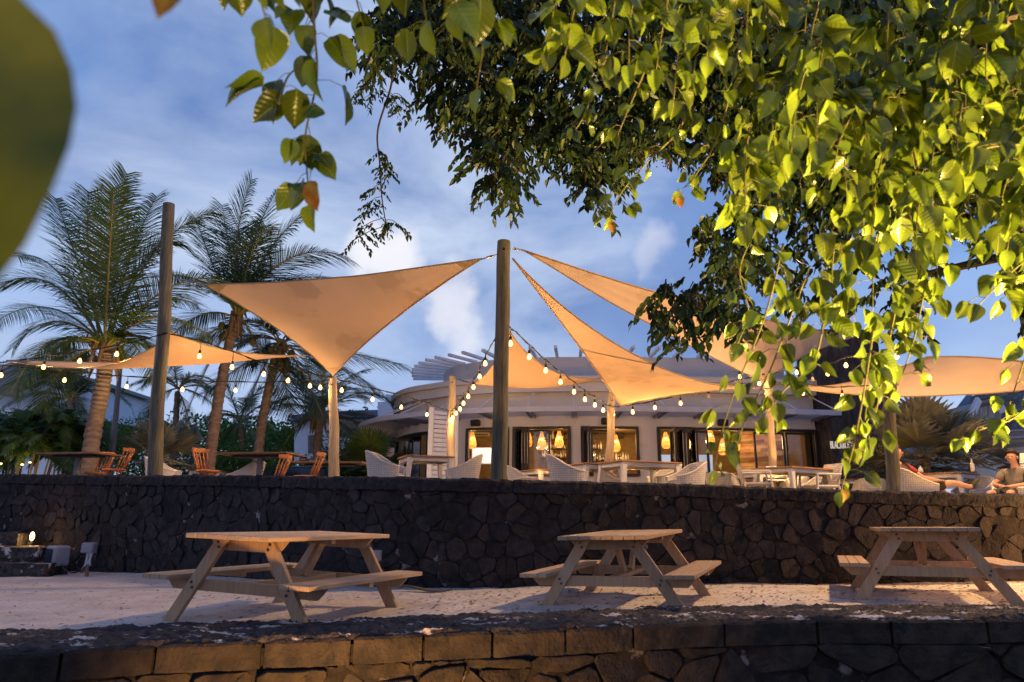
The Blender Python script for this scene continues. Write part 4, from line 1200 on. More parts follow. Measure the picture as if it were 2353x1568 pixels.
for k, (a, b_) in enumerate(ops):
    z0 = FZ + (0.80 if k in (2, 3) else 0.0)
    nm = 'window_frame' if k in (2, 3) else 'door_frame'
    fr, A_, B_ = frame_between(a + 0.01, b_ - 0.01, z0, HEAD - 0.02, nm)
    zt = HEAD - 0.10; d = (B_ - A_).normalized(); ang = math.atan2(d.y, d.x)
    if k == 0:
        for f_, an in ((0.02, -70), (0.30, 60), (0.45, -120), (0.98, 100)):
            p = A_.lerp(B_, f_); leaf_panel(rest, p, ang + R(an if an < 90 else an), 0.55, z0 + 0.02, zt)
    elif k == 1:
        leaf_panel(rest, B_ - d * 0.08, ang + R(-100), 0.60, z0 + 0.02, zt); leaf_panel(rest, B_ - d * 0.16, ang + R(-98), 0.60, z0 + 0.02, zt)
    elif k == 2:
        for o_ in (0.08, 0.16, 0.24): leaf_panel(rest, A_ + d * o_, ang + R(-62), 0.62, z0 + 0.06, zt, 'window_leaf')
        leaf_panel(rest, A_ + d * 0.42 + Vector((0, 0.06, 0)), ang, 0.68, z0 + 0.06, zt, 'window_leaf')
    elif k == 3:
        for o_ in (0.08, 0.15): leaf_panel(rest, A_ + d * o_, ang + R(-80), 0.62, z0 + 0.06, zt, 'window_leaf')
        leaf_panel(rest, A_ + d * 0.22 + Vector((0, 0.06, 0)), ang, 0.62, z0 + 0.06, zt, 'window_leaf')
    else:
        for o_, an in ((0.38, -95), (0.52, -85), (0.72, -95), (0.88, -85)): leaf_panel(rest, A_ + d * o_, ang + R(an), 0.62, z0 + 0.02, zt)
        leaf_panel(rest, A_ + d * 0.95 + Vector((0, 0.06, 0)), ang, 0.55, z0 + 0.02, zt)
        for f_ in (0.60, 0.80): leaf_panel(rest, A_.lerp(B_, f_) + Vector((0, 0.06, 0)), ang, 0.20 * (B_ - A_).length - 0.03, z0 + 0.02, zt)

# the room behind
MB().box((3.1, 24.6, (FZ + HEAD) / 2 + 0.25), (10.8, 0.15, HEAD - FZ + 0.7)).build('inner_back_wall', M['inner_wall'], rest, world=True)
MB().box((-2.75, 25.0, 2.5), (0.15, 6.0, 2.6)).build('inner_side_wall', M['inner_wall'], rest, world=True)
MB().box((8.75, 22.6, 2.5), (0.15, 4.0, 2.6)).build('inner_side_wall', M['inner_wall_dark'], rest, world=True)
cl = MB(); cl.v = [(p.x - n__.x * 0.24, p.y - n__.y * 0.24, 3.76) for p, n__ in ring] + [(8.9, 26, 3.76)]; cl.f = [(61, i + 1, i) for i in range(60)]
cl.build('ceiling', M['inner_wall'], rest, world=True)
fl = MB(); fl.v = [(p.x - n__.x * 0.24, p.y - n__.y * 0.24, FZ + 0.02) for p, n__ in ring] + [(8.9, 26, FZ + 0.02)]; fl.f = [(61, i, i + 1) for i in range(60)]
fl.build('inner_floor', M['inner_floor'], rest, world=True)
# weathered plank wall seen at an angle through the right-hand doors
b = MB(); rr = random.Random(4); z = FZ + 0.05; a0 = P(1700, 1040, 23.2); a1 = P(1874, 1040, 21.2)
while z < 3.70:
    h = rr.choice((0.10, 0.13, 0.16, 0.19)); x = 0.0
    while x < 1.0:
        l_ = rr.uniform(0.18, 0.5); e_ = min(1.0, x + l_)
        p = Vector((a0.x, a0.y, 0)).lerp(Vector((a1.x, a1.y, 0)), x + 0.002); q = Vector((a0.x, a0.y, 0)).lerp(Vector((a1.x, a1.y, 0)), e_ - 0.002)
        b.beam((p.x, p.y, z + h / 2), (q.x, q.y, z + h / 2), rr.uniform(0.02, 0.05), h - 0.008); x = e_
    z += h
b.build('plank_cladding', M['plank_old'], rest, world=True)
# black lava pier with the name of the restaurant
br = MB(); x0, x1, y0, y1 = 8.98, 10.62, 19.55, 21.4
blk = MB(); blk.box((0, 0, 0), (1, 1, 1)); me = bpy.data.meshes.new('t'); me.from_pydata(blk.v, [], blk.f); bm = bmesh.new(); bm.from_mesh(me)
bmesh.ops.subdivide_edges(bm, edges=bm.edges, cuts=28, use_grid_fill=True)
for v in bm.verts:
    p = Vector(((x0 + x1) / 2 + v.co.x * (x1 - x0), (y0 + y1) / 2 + v.co.y * (y1 - y0), 3.7 + v.co.z * 5.2))
    k = 0.035 * mnoise.noise(Vector((p.x * 3, p.y * 3, p.z * 1.2))) + 0.02 * mnoise.noise(p * 7)
    br.v.append((p.x, p.y + k, p.z))
br.f = [tuple(v.index for v in f.verts) for f in bm.faces]; bm.free(); bpy.data.meshes.remove(me)
pier = br.build('stone_pier', M['black_rock'], rest, world=True)
cu = bpy.data.curves.new('lettering', 'FONT'); cu.body = 'BLACKROCK'; cu.size = 0.30; cu.extrude = 0.018; cu.align_x = 'LEFT'; cu.space_character = 0.98
to = bpy.data.objects.new('t', cu); COL.objects.link(to); dg = bpy.context.evaluated_depsgraph_get(); me = bpy.data.meshes.new_from_object(to.evaluated_get(dg)); bpy.data.objects.remove(to)
to = bpy.data.objects.new('lettering', me); COL.objects.link(to); to.parent = pier; me.materials.clear(); me.materials.append(M['letters'])
pl = P(1908.5, 1031, 19.47); to.location = pl - origin_of(pier); to.rotation_euler = (R(90), 0, 0); to.scale = (0.375, 1.0, 1.0)
# white louvred screen standing forward of the wall
ls = thing('louvre_screen', 'tall white louvred screen in front of the left end of the bar', 'screen', (-1.9, 19.6, FZ))
for (u0, u1, Y) in ((986, 997, 18.9), (1044, 1054, 19.3)):
    a = P(u0, 935 if u0 < 1000 else 945, Y); b_ = P(u1, 935, Y)
    MB().cbox(((a.x + b_.x) / 2, Y + 0.1, (FZ + a.z) / 2), (b_.x - a.x, 0.22, a.z - FZ), 0.01).build('post', M['white_paint'], ls, world=True)
a = P(997, 938, 18.95); b_ = P(1044, 946, 19.25)
z = FZ + 0.05
while z < a.z - 0.1:
    MB().beam((a.x, a.y + 0.1, z), (b_.x, b_.y + 0.1, z), 0.03, 0.105, ch=0.006).build('board', M['white_paint'], ls, world=True); z += 0.125
# far left curved end of the canopy closes with long slats (pergola)


# pendant lamps of woven rattan
def make_pendant():
    t = thing('rattan_pendant', 'x', 'pendant lamp', group='woven rattan pendant lamps in the bar')
    b = MB(); prof = [(0.045, 0.0), (0.055, -0.06), (0.085, -0.16), (0.125, -0.30), (0.135, -0.38), (0.115, -0.46), (0.075, -0.50)]
    for k in range(18):
        a = 2 * math.pi * k / 18; b.tube([(r_ * math.cos(a), r_ * math.sin(a), z_) for r_, z_ in prof], 0.0055, 4)
    for (r_, z_) in prof + [(0.105, -0.235), (0.131, -0.345)]:
        b.tube([(r_ * math.cos(2 * math.pi * k / 16), r_ * math.sin(2 * math.pi * k / 16), z_) for k in range(17)], 0.006, 4, caps=False)
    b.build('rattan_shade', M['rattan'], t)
    MB().sphere((0, 0, -0.19), 0.045, 10, 8).build('bulb', M['lamp_glow'], t, smooth=True)
    MB().tube([(0, 0, 0.30), (0, 0, -0.14)], 0.006, 5).build('cord', M['cable'], t)
    return t


pend = Proto(make_pendant())
for i, (u, v, Y, lab) in enumerate(((1085, 1012, 21.6, 'in the leftmost doorway above the bright screen'), (1213, 1008, 21.4, 'leftmost of the three in the left bar window'),
                                    (1245, 1014, 21.2, 'middle of the three in the left bar window'), (1285, 1010, 21.4, 'before the bottles, right of the three in the left bar window'),
                                    (1415, 1019, 21.3, 'in the right bar window beside the leaning pole'), (1530, 1012, 21.8, 'behind the folded glass doors'), (1632, 1004, 21.2, 'highest in the widest doorway'),
                                    (1660, 1027, 22.0, 'lowest, in the widest doorway'), (1690, 1017, 21.4, 'at the right in the widest doorway'), (1262, 1040, 23.6, 'standing in for a reflection deep in the bar behind the bottles'))):  # the last is a lamp copy standing for a reflection
    c = P(u, v, Y); pend.put((c.x, c.y, c.z + 0.25), rnd.uniform(0, 3), 'rattan pendant lamp ' + lab)
    if i != 9: lamp('pendant_light', 'POINT', (c.x, c.y, c.z + 0.02), 26, AMBER if False else WARM, 0.08)
lamp('room_light', 'POINT', (0.5, 22.8, 3.3), 50, WARM, 0.3)
lamp('room_light', 'POINT', (3.4, 22.9, 3.3), 50, WARM, 0.3)
lamp('room_light', 'POINT', (7.0, 22.3, 3.3), 50, WARM, 0.3)

# bar shelves and bottles
shelf_g = 'glass bottles on the bar shelves'
protos = []
for m_, h in (('bottle_amber', 0.30), ('bottle_clear', 0.28), ('bottle_dark', 0.32)):
    t = thing('bottle', 'x', 'bottle', group=shelf_g)
    MB().lathe((0, 0, 0), [(0.036, 0), (0.038, 0.02), (0.038, h * 0.55), (0.030, h * 0.66), (0.014, h * 0.74), (0.013, h * 0.96), (0.016, h * 0.97), (0.016, h)], 12).build('glass_body', M[m_], t, smooth=True)
    MB().box((0, -0.0385, h * 0.32), (0.045, 0.003, h * 0.22)).build('label', M['paper'], t)
    protos.append(Proto(t))
rr = random.Random(8)
for si, (u0, u1, v, Y, nb) in enumerate(((1240, 1300, 1031, 23.4, 11), (1245, 1302, 1052, 23.3, 12), (1345, 1382, 1032, 23.4, 7), (1345, 1390, 1060, 23.2, 9), (1416, 1447, 1060, 23.2, 8), (1243, 1300, 1010, 23.5, 5))):
    a = P(u0, v, Y); b_ = P(u1, v, Y)
    s_ = thing('bar_shelf', ('middle', 'lower', 'middle', 'lower', 'far right lower', 'topmost')[si] + ' bar shelf seen in the ' + ('left', 'left', 'right', 'right', 'right', 'left')[si] + ' bar window', 'shelf', (a.x, Y, a.z), 0, 'bar shelves')
    MB().box(((a.x + b_.x) / 2, Y + 0.02, a.z - 0.018), (b_.x - a.x + 0.1, 0.24, 0.03)).build('board', M['dark_frame'], s_, world=True)
    for q in (a.x + 0.05, b_.x - 0.05): MB().box((q, Y + 0.60, a.z - 0.05), (0.03, 1.0, 0.03)).build('bracket', M['dark_frame'], s_, world=True)
    for i in range(nb):
        x = a.x + (b_.x - a.x) * (i + 0.5) / nb + rr.uniform(-0.02, 0.02); k = rr.choice((0, 1, 1, 2))
        protos[k].put((x, Y + rr.uniform(-0.05, 0.05), a.z), rr.uniform(-0.4, 0.4), 'glass bottle on the bar shelves behind the windows', sc=rr.uniform(0.8, 1.05))
for (u0, u1, v0, v1, Y) in ((1232, 1256, 984, 1004, 24.2), (1275, 1300, 984, 1000, 24.0), (1345, 1375, 984, 998, 24.2), (1416, 1432, 984, 1008, 24.1), (1262, 1276, 1036, 1050, 23.9)):
    a = P(u0, v0, Y); b_ = P(u1, v1, Y); MB().cbox(((a.x + b_.x) / 2, Y, (a.z + b_.z) / 2), (b_.x - a.x, 0.35, a.z - b_.z), 0.02).build('wall_cupboard', M['dark_frame'], rest, world=True)
sc_ = thing('projection_screen', 'bright white picture screen in the leftmost doorway', 'screen', P(1120, 1045, 23.0))
a = P(1086, 1030, 23.0); b_ = P(1150, 1065, 23.0)
MB().box(((a.x + b_.x) / 2, 23.0, (a.z + b_.z) / 2), (b_.x - a.x, 0.03, a.z - b_.z)).build('picture', M['screen'], sc_, world=True)
MB().box(((a.x + b_.x) / 2, 23.03, (a.z + b_.z) / 2), (b_.x - a.x + 0.06, 0.03, a.z - b_.z + 0.06)).build('frame', M['white_paint'], sc_, world=True)
bc = thing('bar_counter', 'timber bar counter behind the bar windows', 'counter', (2.4, 22.6, FZ))
MB().box((2.0, 22.5, FZ + 1.02), (4.6, 0.6, 0.05)).build('countertop', M['teak'], bc, world=True)
MB().box((2.0, 22.55, FZ + 0.5), (4.5, 0.45, 0.98)).build('front', M['plank_old'], bc, world=True)
ac = thing('air_conditioner', 'white wall air conditioner high in the leftmost doorway', 'air conditioner', P(1100, 990, 24.4))
a = P(1100, 995, 24.35); MB().cbox(a, (0.75, 0.25, 0.26), 0.03).build('housing', M['house_cream'], ac, world=True)
MB().box((a.x, a.y - 0.13, a.z - 0.08), (0.66, 0.012, 0.03)).build('vent', M['dark_frame'], ac, world=True)
ps = thing('notice', 'red notice hanging inside the left bar window', 'notice', P(1204, 1040, 21.9))
a = P(1204, 1033, 21.9); MB().box(a, (0.17, 0.01, 0.26)).build('sheet', M['poster_red'], ps, world=True)
MB().box((a.x, a.y + .002, a.z - 0.30), (0.17, 0.01, 0.30)).build('paper', M['paper'], ps, world=True)
for (u0, u1, v0, v1) in ((1512, 1556, 1045, 1085), (1563, 1640, 1045, 1085)):
    a = P(u0, v0, 24.45); b_ = P(u1, v1, 24.45)
    MB().box(((a.x + b_.x) / 2, 24.50, (a.z + b_.z) / 2), (b_.x - a.x, 0.04, a.z - b_.z)).build('rear_window', M['screen_blue'], rest, world=True)
# small flood lights standing on the roof edge
fl_ = thing('roof_floodlight', 'small lit floodlight on the left corner of the restaurant roof', 'floodlight', P(924, 912, 23.0))
a = P(924, 911, 23.0); MB().cbox(a, (0.16, 0.10, 0.16), 0.02).build('housing', M['dark_metal'], fl_, world=True)
MB().box((a.x + .01, a.y - 0.06, a.z + 0.01), (0.12, 0.012, 0.10)).build('lens', M['lamp_glow'], fl_, world=True)
lamp('floodlight_beam', 'SPOT', (a.x, a.y - 0.12, a.z - .05), 60, WARM, 0.05, aim=(-2.0, 20, 1.3), cone=90, parent=fl_)
# slim wall lights on the piers of the facade
for u, v in ((1170, 1016), (1188, 1056)):
    a = P(u, v, 19.6 if u < 1180 else 19.4)
# ------------------------------------------------------------------ terrace furniture
def make_white_table(w_, d_):
    t = thing('dining_table', 'x', 'table', group='white-framed tables on the terrace')
    b = MB(); n = max(6, int(d_ / 0.11)); pw = d_ / n
    for i in range(n): b.cbox((0, -d_ / 2 + (i + 0.5) * pw, 0.745), (w_, pw - 0.004, 0.03), 0.003)
    b.build('tabletop', M['teak'], t)
    for sx in (-1, 1):
        MB().cbox((sx * (w_ / 2 - 0.07), 0, 0.69), (0.04, d_ - 0.2, 0.075), 0.004).build('apron', M['white_frame'], t)
    for sy in (-1, 1):
        MB().cbox((0, sy * (d_ / 2 - 0.07), 0.69), (w_ - 0.2, 0.04, 0.075), 0.004).build('apron', M['white_frame'], t)
        for sx in (-1, 1):
            b = MB(); x0, y0 = sx * (w_ / 2 - 0.085), sy * (d_ / 2 - 0.085); x1, y1 = sx * (w_ / 2 - 0.02), sy * (d_ / 2 - 0.02)
            vs = []
            for (x, y, z, r_) in ((x1, y1, 0, 0.030), (x0, y0, 0.728, 0.048)):
                vs += [(x - r_, y - r_, z), (x + r_, y - r_, z), (x + r_, y + r_, z), (x - r_, y + r_, z)]
            b.add(vs, [(3, 2, 1, 0), (4, 5, 6, 7)] + [(k, (k + 1) % 4, 4 + (k + 1) % 4, 4 + k) for k in range(4)])
            b.build('leg', M['white_frame'], t, bevel=0.006)
    return t


def make_tub_chair(m_):
    """wicker tub chair facing +x: high back sweeping down into the arms, arched skirt"""
    t = thing('tub_chair', 'x', 'armchair', group='white tub chairs on the terrace')
    b = MB(); nA, nZ = 34, 9; amax = R(148)
    outer, inner = [], []
    for i in range(nA + 1):
        a = -amax + 2 * amax * i / nA            # 0 = back of the chair (-x)
        f = abs(a) / amax
        top = 0.80 - 0.04 * f - 0.235 * (1 / (1 + math.exp(-(f - 0.52) * 11)))
        lo = 0.30 if f < 0.80 else 0.30 - 0.30 * min(1, (f - 0.80) / 0.10)
        if f < 0.16: lo = 0.30
        arch = 0.05 * math.cos(f * math.pi * 0.6)
        for k in range(nZ + 1):
            g = k / nZ; z = lo + arch * 0 + (top - lo) * g
            rx = 0.30 + 0.085 * max(0, (z - 0.3) / 0.5) * (1 if f < 0.5 else 0.6); ry = 0.295 + 0.035 * max(0, (z - 0.3) / 0.5)
            cs, sn = math.cos(a), math.sin(a)
            x = -rx * (abs(cs) ** 0.8) * (1 if cs > 0 else -1.0); y = ry * (abs(sn) ** 0.75) * (1 if sn > 0 else -1)
            outer.append((x, y, z)); r_ = 0.90
            inner.append((x * r_, y * r_, z))
    no = len(outer); b.v = outer + inner
    W1 = nZ + 1
    for i in range(nA):
        for k in range(nZ):
            q = (i * W1 + k, (i + 1) * W1 + k, (i + 1) * W1 + k + 1, i * W1 + k + 1)
            b.f.append(q); b.f.append(tuple(no + x for x in q[::-1]))
        b.f.append((i * W1 + nZ, (i + 1) * W1 + nZ, no + (i + 1) * W1 + nZ, no + i * W1 + nZ))
        b.f.append((i * W1, no + i * W1, no + (i + 1) * W1, (i + 1) * W1))
    for i in (0, nA):
        for k in range(nZ): b.f.append((i * W1 + k, i * W1 + k + 1, no + i * W1 + k + 1, no + i * W1 + k))
    b.build('wicker_shell', m_, t, smooth=False)
    rim = [outer[i * W1 + nZ] for i in range(nA + 1)]
    MB().tube([(x * 0.955, y * 0.955, z) for x, y, z in rim], 0.024, 8).build('rim', m_, t, smooth=True)
    MB().cbox((0.0, 0, 0.38), (0.52, 0.50, 0.09), 0.03).build('seat', M['cushion'], t)
    for sx in (-0.24, 0.24):
        for sy in (-0.23, 0.23):
            MB().tube([(sx, sy, 0.34), (sx * 1.06, sy * 1.06, 0.0)], [0.026, 0.02], 8).build('leg', m_, t)
    return t


def make_arm_chair():
    """upright woven chair with a straight back and open tubular arms, facing +x"""
    t = thing('woven_armchair', 'x', 'armchair', group='upright white woven armchairs')
    fr = M['wicker']
    b = MB(); n = 8
    for side in (0, 0.025):
        for i in range(n + 1):
            for j in range(n + 1):
                z = 0.42 + 0.46 * i / n; y = -0.26 + 0.52 * j / n
                b.v.append((-0.24 - 0.13 * (i / n) - 0.03 * math.cos((j / n - 0.5) * math.pi) + side, y * (1 + 0.06 * i / n), z))
    m1 = (n + 1) ** 2
    for i in range(n):
        for j in range(n):
            q = (i * (n + 1) + j, i * (n + 1) + j + 1, (i + 1) * (n + 1) + j + 1, (i + 1) * (n + 1) + j); b.f.append(q); b.f.append(tuple(m1 + k for k in q[::-1]))
    for i in range(n):
        for (a, c) in ((i * (n + 1), (i + 1) * (n + 1)), (i * (n + 1) + n, (i + 1) * (n + 1) + n), (i, i + 1), (n * (n + 1) + i, n * (n + 1) + i + 1)): b.f.append((a, c, m1 + c, m1 + a))
    b.build('backrest', fr, t)
    MB().cbox((0.0, 0, 0.43), (0.50, 0.52, 0.05), 0.015).build('seat', fr, t)
    for s in (-1, 1):
        MB().beam((-0.30, s * 0.28, 0.66), (0.22, s * 0.28, 0.66), 0.045, 0.035, ch=0.008).build('armrest', M['white_frame'], t)
        MB().beam((0.22, s * 0.28, 0.66), (0.27, s * 0.28, 0.0), 0.035, 0.045, (0, 1, 0), ch=0.006).build('leg', M['white_frame'], t)
        MB().beam((-0.24, s * 0.26, 0.44), (-0.30, s * 0.27, 0.0), 0.035, 0.04, (0, 1, 0), ch=0.006).build('leg', M['white_frame'], t)
    return t


def make_spindle_chair():
    """round-seated orange timber chair with a curved spindle back on one central pedestal, facing +x"""
    t = thing('spindle_chair', 'x', 'chair', group='orange timber spindle-backed chairs')
    m_ = M['orange_wood']
    MB().lathe((0, 0, 0), [(0.20, 0.430), (0.225, 0.440), (0.228, 0.462), (0.20, 0.475), (0.10, 0.468)], 26).build('seat', m_, t, smooth=True)
    rail = []
    for i in range(13):
        a = R(-62 + 124 * i / 12); rail.append((-0.235 * math.cos(a) - 0.085, 0.255 * math.sin(a), 0.86))
    b = MB()
    for i, (x, y, z) in enumerate(rail):
        tw = 0.012; hh = 0.042 * (0.75 + 0.25 * math.sin(math.pi * i / 12)); d = Vector((-x - 0.085, -y, 0)).normalized() * tw
        b.v += [(x - d.x, y - d.y, z - hh), (x - d.x, y - d.y, z + hh), (x + d.x, y + d.y, z + hh), (x + d.x, y + d.y, z - hh)]
    for i in range(12):
        for k in range(4): b.f.append((i * 4 + k, i * 4 + (k + 1) % 4, (i + 1) * 4 + (k + 1) % 4, (i + 1) * 4 + k))
    b.f += [(0, 1, 2, 3), (51, 50, 49, 48)]
    b.build('top_rail', m_, t, bevel=0.006)
    for i in range(7):
        a = R(-54 + 108 * i / 6)
        p0 = (-0.175 * math.cos(a), 0.19 * math.sin(a), 0.465); p1 = (-0.235 * math.cos(a) - 0.085, 0.255 * math.sin(a), 0.835)
        MB().tube([p0, Vector(p0).lerp(Vector(p1), 0.35), Vector(p0).lerp(Vector(p1), 0.6), p1], [0.010, 0.017, 0.014, 0.009], 8).build('spindle', m_, t, smooth=True)
    for k in range(4):
        a = R(45 + 90 * k)
        MB().tube([(0.13 * math.cos(a), 0.13 * math.sin(a), 0.44), (0.21 * math.cos(a), 0.21 * math.sin(a), 0.0)], [0.019, 0.014], 8).build('leg', m_, t)
    return t


def make_pedestal_table(w_, d_, m_):
    t = thing('pedestal_table', 'x', 'table', group='dark timber pedestal tables')
    b = MB(); n = 7; pw = d_ / n
    for i in range(n): b.cbox((0, -d_ / 2 + (i + 0.5) * pw, 0.74), (w_, pw - 0.004, 0.034), 0.003)
    b.build('tabletop', m_, t)
    MB().box((0, 0, 0.70), (w_ * 0.7, 0.30, 0.035)).build('support_plate', M['dark_metal'], t)
    MB().box((0, 0, 0.36), (0.09, 0.09, 0.66)).build('column', M['post_grey'], t)
    MB().box((0, 0, 0.012), (0.5, 0.5, 0.024)).build('foot_plate', M['post_grey'], t)
    return t


def at_h(u, v, h, Y0=12.0):
    """floor point such that something h above the terrace floor shows at (u, v)"""
    Y = Y0
    for _ in range(30):
        p = P(u, v, Y); target = floor_z(p.x) + h; sl = (p.z - CAM_H) / Y
        if sl < 1e-4: break
        Y = 0.5 * Y + 0.5 * (target - CAM_H) / sl
    p = P(u, v, Y); return Vector((p.x, p.y, floor_z(p.x)))


wt = Proto(make_white_table(0.95, 0.95)); wl = Proto(make_white_table(1.35, 0.95))


def put_table(pr, corner, w_, d_, yaw, label):
    """near corner (local -x,-y) at `corner`"""
    c = Vector((corner.x, corner.y, 0)); r_ = Matrix.Rotation(yaw, 3, 'Z') @ Vector((w_ / 2, d_ / 2, 0))
    loc = c + r_; return pr.put((loc.x, loc.y, floor_z(loc.x)), yaw, label)


c1 = at_h(935, 1045, 0.75); put_table(wt, c1, 0.95, 0.95, R(20), 'square white table at the left between two facing white wicker chairs')
c2 = at_h(1430, 1055, 0.76); put_table(wl, c2, 1.35, 0.95, R(24) , 'long white table right of the central pole')
c3 = at_h(1820, 1070, 0.76); put_table(wl, c3, 1.35, 0.95, R(33), 'long white table with upright woven armchairs at its ends')
c4 = at_h(2210, 1083.5, 0.76); put_table(wt, c4, 0.95, 0.95, R(38), 'white table between the two seated men')
for u, v, lab in ((1240, 1078, 'white table farther back behind the chair right of the central pole'), (1345, 1064, 'small white table behind the long one, its orange edge showing'),
                  (1590, 1088, 'white table low behind the chairs in the centre right'), (1985, 1100, 'white table at the right beside the grey pole'), (1745, 1085, 'far white table behind the upright armchairs')):
    p = at_h(u, v, 0.745, 15); put_table(wt, p, 0.95, 0.95, R(28), lab)
tub = Proto(make_tub_chair(M['wicker'])); tub2 = Proto(make_tub_chair(M['shell_white']))


def put_chair(pr, u, v, Y, face, label, sc=1.0, h=0.8):
    """top of the back shows near (u, v) at depth Y; face = heading in degrees"""
    p = P(u, v, Y); a = R(face); x = p.x + 0.36 * sc * math.cos(a); y = Y + 0.36 * sc * math.sin(a)
    return pr.put((x, y, p.z - h * sc), a, label, sc)


for (u, v, Y, face, lab) in ((846, 1038, 12.3, -8, 'white wicker tub chair facing right, leftmost of the wicker ones'),
                             (1106, 1047, 13.0, 190, 'white wicker tub chair facing left beside the central pole'),
                             (1166, 1072, 14.6, -10, 'white wicker tub chair half behind the central pole'),
                             (1259, 1047, 11.7, -12, 'large white wicker tub chair facing right, right of the central pole'),
                             (1380, 1079, 14.6, -25, 'white wicker tub chair seen under the long table'),
                             (1557, 1068, 14.6, 200, 'white wicker tub chair facing left at the far side of the long table'),
                             (1613, 1063, 12.7, 196, 'white wicker tub chair facing left at the right end of the long table'),
                             (1575, 1102, 12.6, 100, 'white tub chair with its low back to the wall'),
                             (1650, 1087, 14.0, 60, 'white tub chair in front of the widest doorway'),
                             (1905, 1090, 14.5, 190, 'white tub chair behind the long right-hand table'),
                             (2005, 1100, 14.6, 80, 'white tub chair beside the grey pole at the right'),
                             (1840, 1096, 15.2, 100, 'white tub chair low behind the long right-hand table'),
                             (1218, 1098, 14.0, 120, 'white wicker tub chair low behind the big one'),
                             (2047, 1077, 11.75, -5, 'white wicker tub chair holding the man in the red shirt'),
                             (2366, 1088, 12.1, 200, 'white wicker tub chair holding the man in the grey shirt'),
                             (2262, 1098, 13.8, 195, 'white tub chair behind the table of the two men')):
    put_chair(tub, u, v, Y, face, lab)
for (u, v, Y, face, lab) in ((340, 1052, 14.6, 5, 'smooth pale tub chair behind the foot of the left pole'), (604, 1063, 14.4, 178, 'smooth pale tub chair facing left behind the dark table')):
    put_chair(tub2, u, v, Y, face, lab, h=0.8)
ua = Proto(make_arm_chair())
for (u, v, Y, face, lab) in ((1690, 1058, 13.6, -12, 'upright white woven armchair at the left end of the right table'), (1915, 1066, 13.9, 192, 'upright white woven armchair at the right end of the right table'),
                             (1790, 1082, 15.6, 200, 'upright white woven armchair behind the right table, facing left')):
    put_chair(ua, u, v, Y, face, lab, h=0.88)
sc2 = Proto(make_spindle_chair())
for (u, v, Y, face, lab) in ((262, 1040, 15.3, 172, 'orange spindle-backed chair under the edge of the leftmost dark table'), (312, 1031, 14.6, 188, 'orange spindle-backed chair at the right end of the leftmost dark table'),
                             (447, 1030, 13.6, -15, 'lone orange spindle-backed chair facing right, in the middle'), (672, 1046, 13.5, 172, 'orange spindle-backed chair tucked under the middle dark table'),
                             (752, 1041, 13.2, 188, 'orange spindle-backed chair facing left beside the short lit pole'), (880, 1092, 16.5, 30, 'far orange spindle-backed chair under the leftmost wicker chair')):
    put_chair(sc2, u, v, Y, face, lab, h=0.90)
pdt = Proto(make_pedestal_table(1.5, 0.8, M['teak_dark']))
for (u, v, yaw, lab) in ((182, 1045, -14, 'leftmost dark pedestal table with its end catching orange light'), (600, 1045, -10, 'middle dark pedestal table between the left pole and the short lit pole'), (762, 1065, -3, 'thin brown table passing behind the short lit pole')):
    p = P(u, v, {182: 15.0, 600: 13.9, 762: 14.9}[u]); pdt.put((p.x, p.y, p.z - 0.74), R(yaw), lab)
p = at_h(480, 1084, 0.74, 16); wt.put(p, R(5), 'low white table between the two smooth pale chairs')
# ------------------------------------------------------------------ palms
def bez(a, b_, c, n):
    return [a.lerp(b_, t).lerp(b_.lerp(c, t), t) for t in [i / n for i in range(n + 1)]]


def frond_mesh(a, b_, c, ll, nl, rr, wid=0.035, droop=0.35, both=1.0, b=None):
    """pinnate leaf along the curve a-b-c: leaflets ll long, nl of them each side"""
    b = b or MB(); pts = bez(a, b_, c, 60)
    for i in range(nl):
        f = 0.13 + 0.87 * (i + rr.uniform(-0.25, 0.25)) / nl; f = max(0.1, min(0.995, f)); k = min(59, int(f * 60)); p = pts[k].lerp(pts[k + 1], f * 60 - k)
        t = (pts[k + 1] - pts[k]).normalized(); s_ = t.cross(Vector((0, 0, 1)))
        if s_.length < 0.05: s_ = Vector((1, 0, 0))
        s_.normalize(); u_ = s_.cross(t).normalized()
        L_ = ll * (0.45 + 0.55 * math.sin(math.pi * min(1, (f * 0.93 + 0.10)) ** 0.8)) * rr.uniform(0.85, 1.1)
        for sd in (-1, 1):
            fwd = 0.62 + 0.5 * f
            d = (s_ * sd + t * fwd + u_ * rr.uniform(0.05, 0.25)).normalized()
            g = droop * rr.uniform(0.7, 1.4)
            p1 = p + d * L_ * 0.55 + Vector((0, 0, -g * L_ * 0.20)); p2 = p + d * L_ * 1.0 + Vector((0, 0, -g * L_ * 0.55))
            wv = t * wid * rr.uniform(0.8, 1.2)
            n = len(b.v); b.v += [tuple(p - wv * 0.5), tuple(p + wv * 0.5), tuple(p1 + wv * 0.5), tuple(p1 - wv * 0.5), tuple(p2)]
            b.f += [(n, n + 1, n + 2, n + 3), (n + 3, n + 2, n + 4)]
    return b


def add_frond(t, a, b_, c, ll, nl, rr, m_, rach=True, wid=0.035, droop=0.35, rw_=0.035):
    o = frond_mesh(a, b_, c, ll, nl, rr, wid, droop).build('frond', m_, t, world=True)
    if rach:
        MB().tube(bez(a, b_, c, 14), [rw_ * (1 - 0.85 * i / 14) for i in range(15)], 5).build('rachis', M['palm_rachis'], o, world=True)
    return o


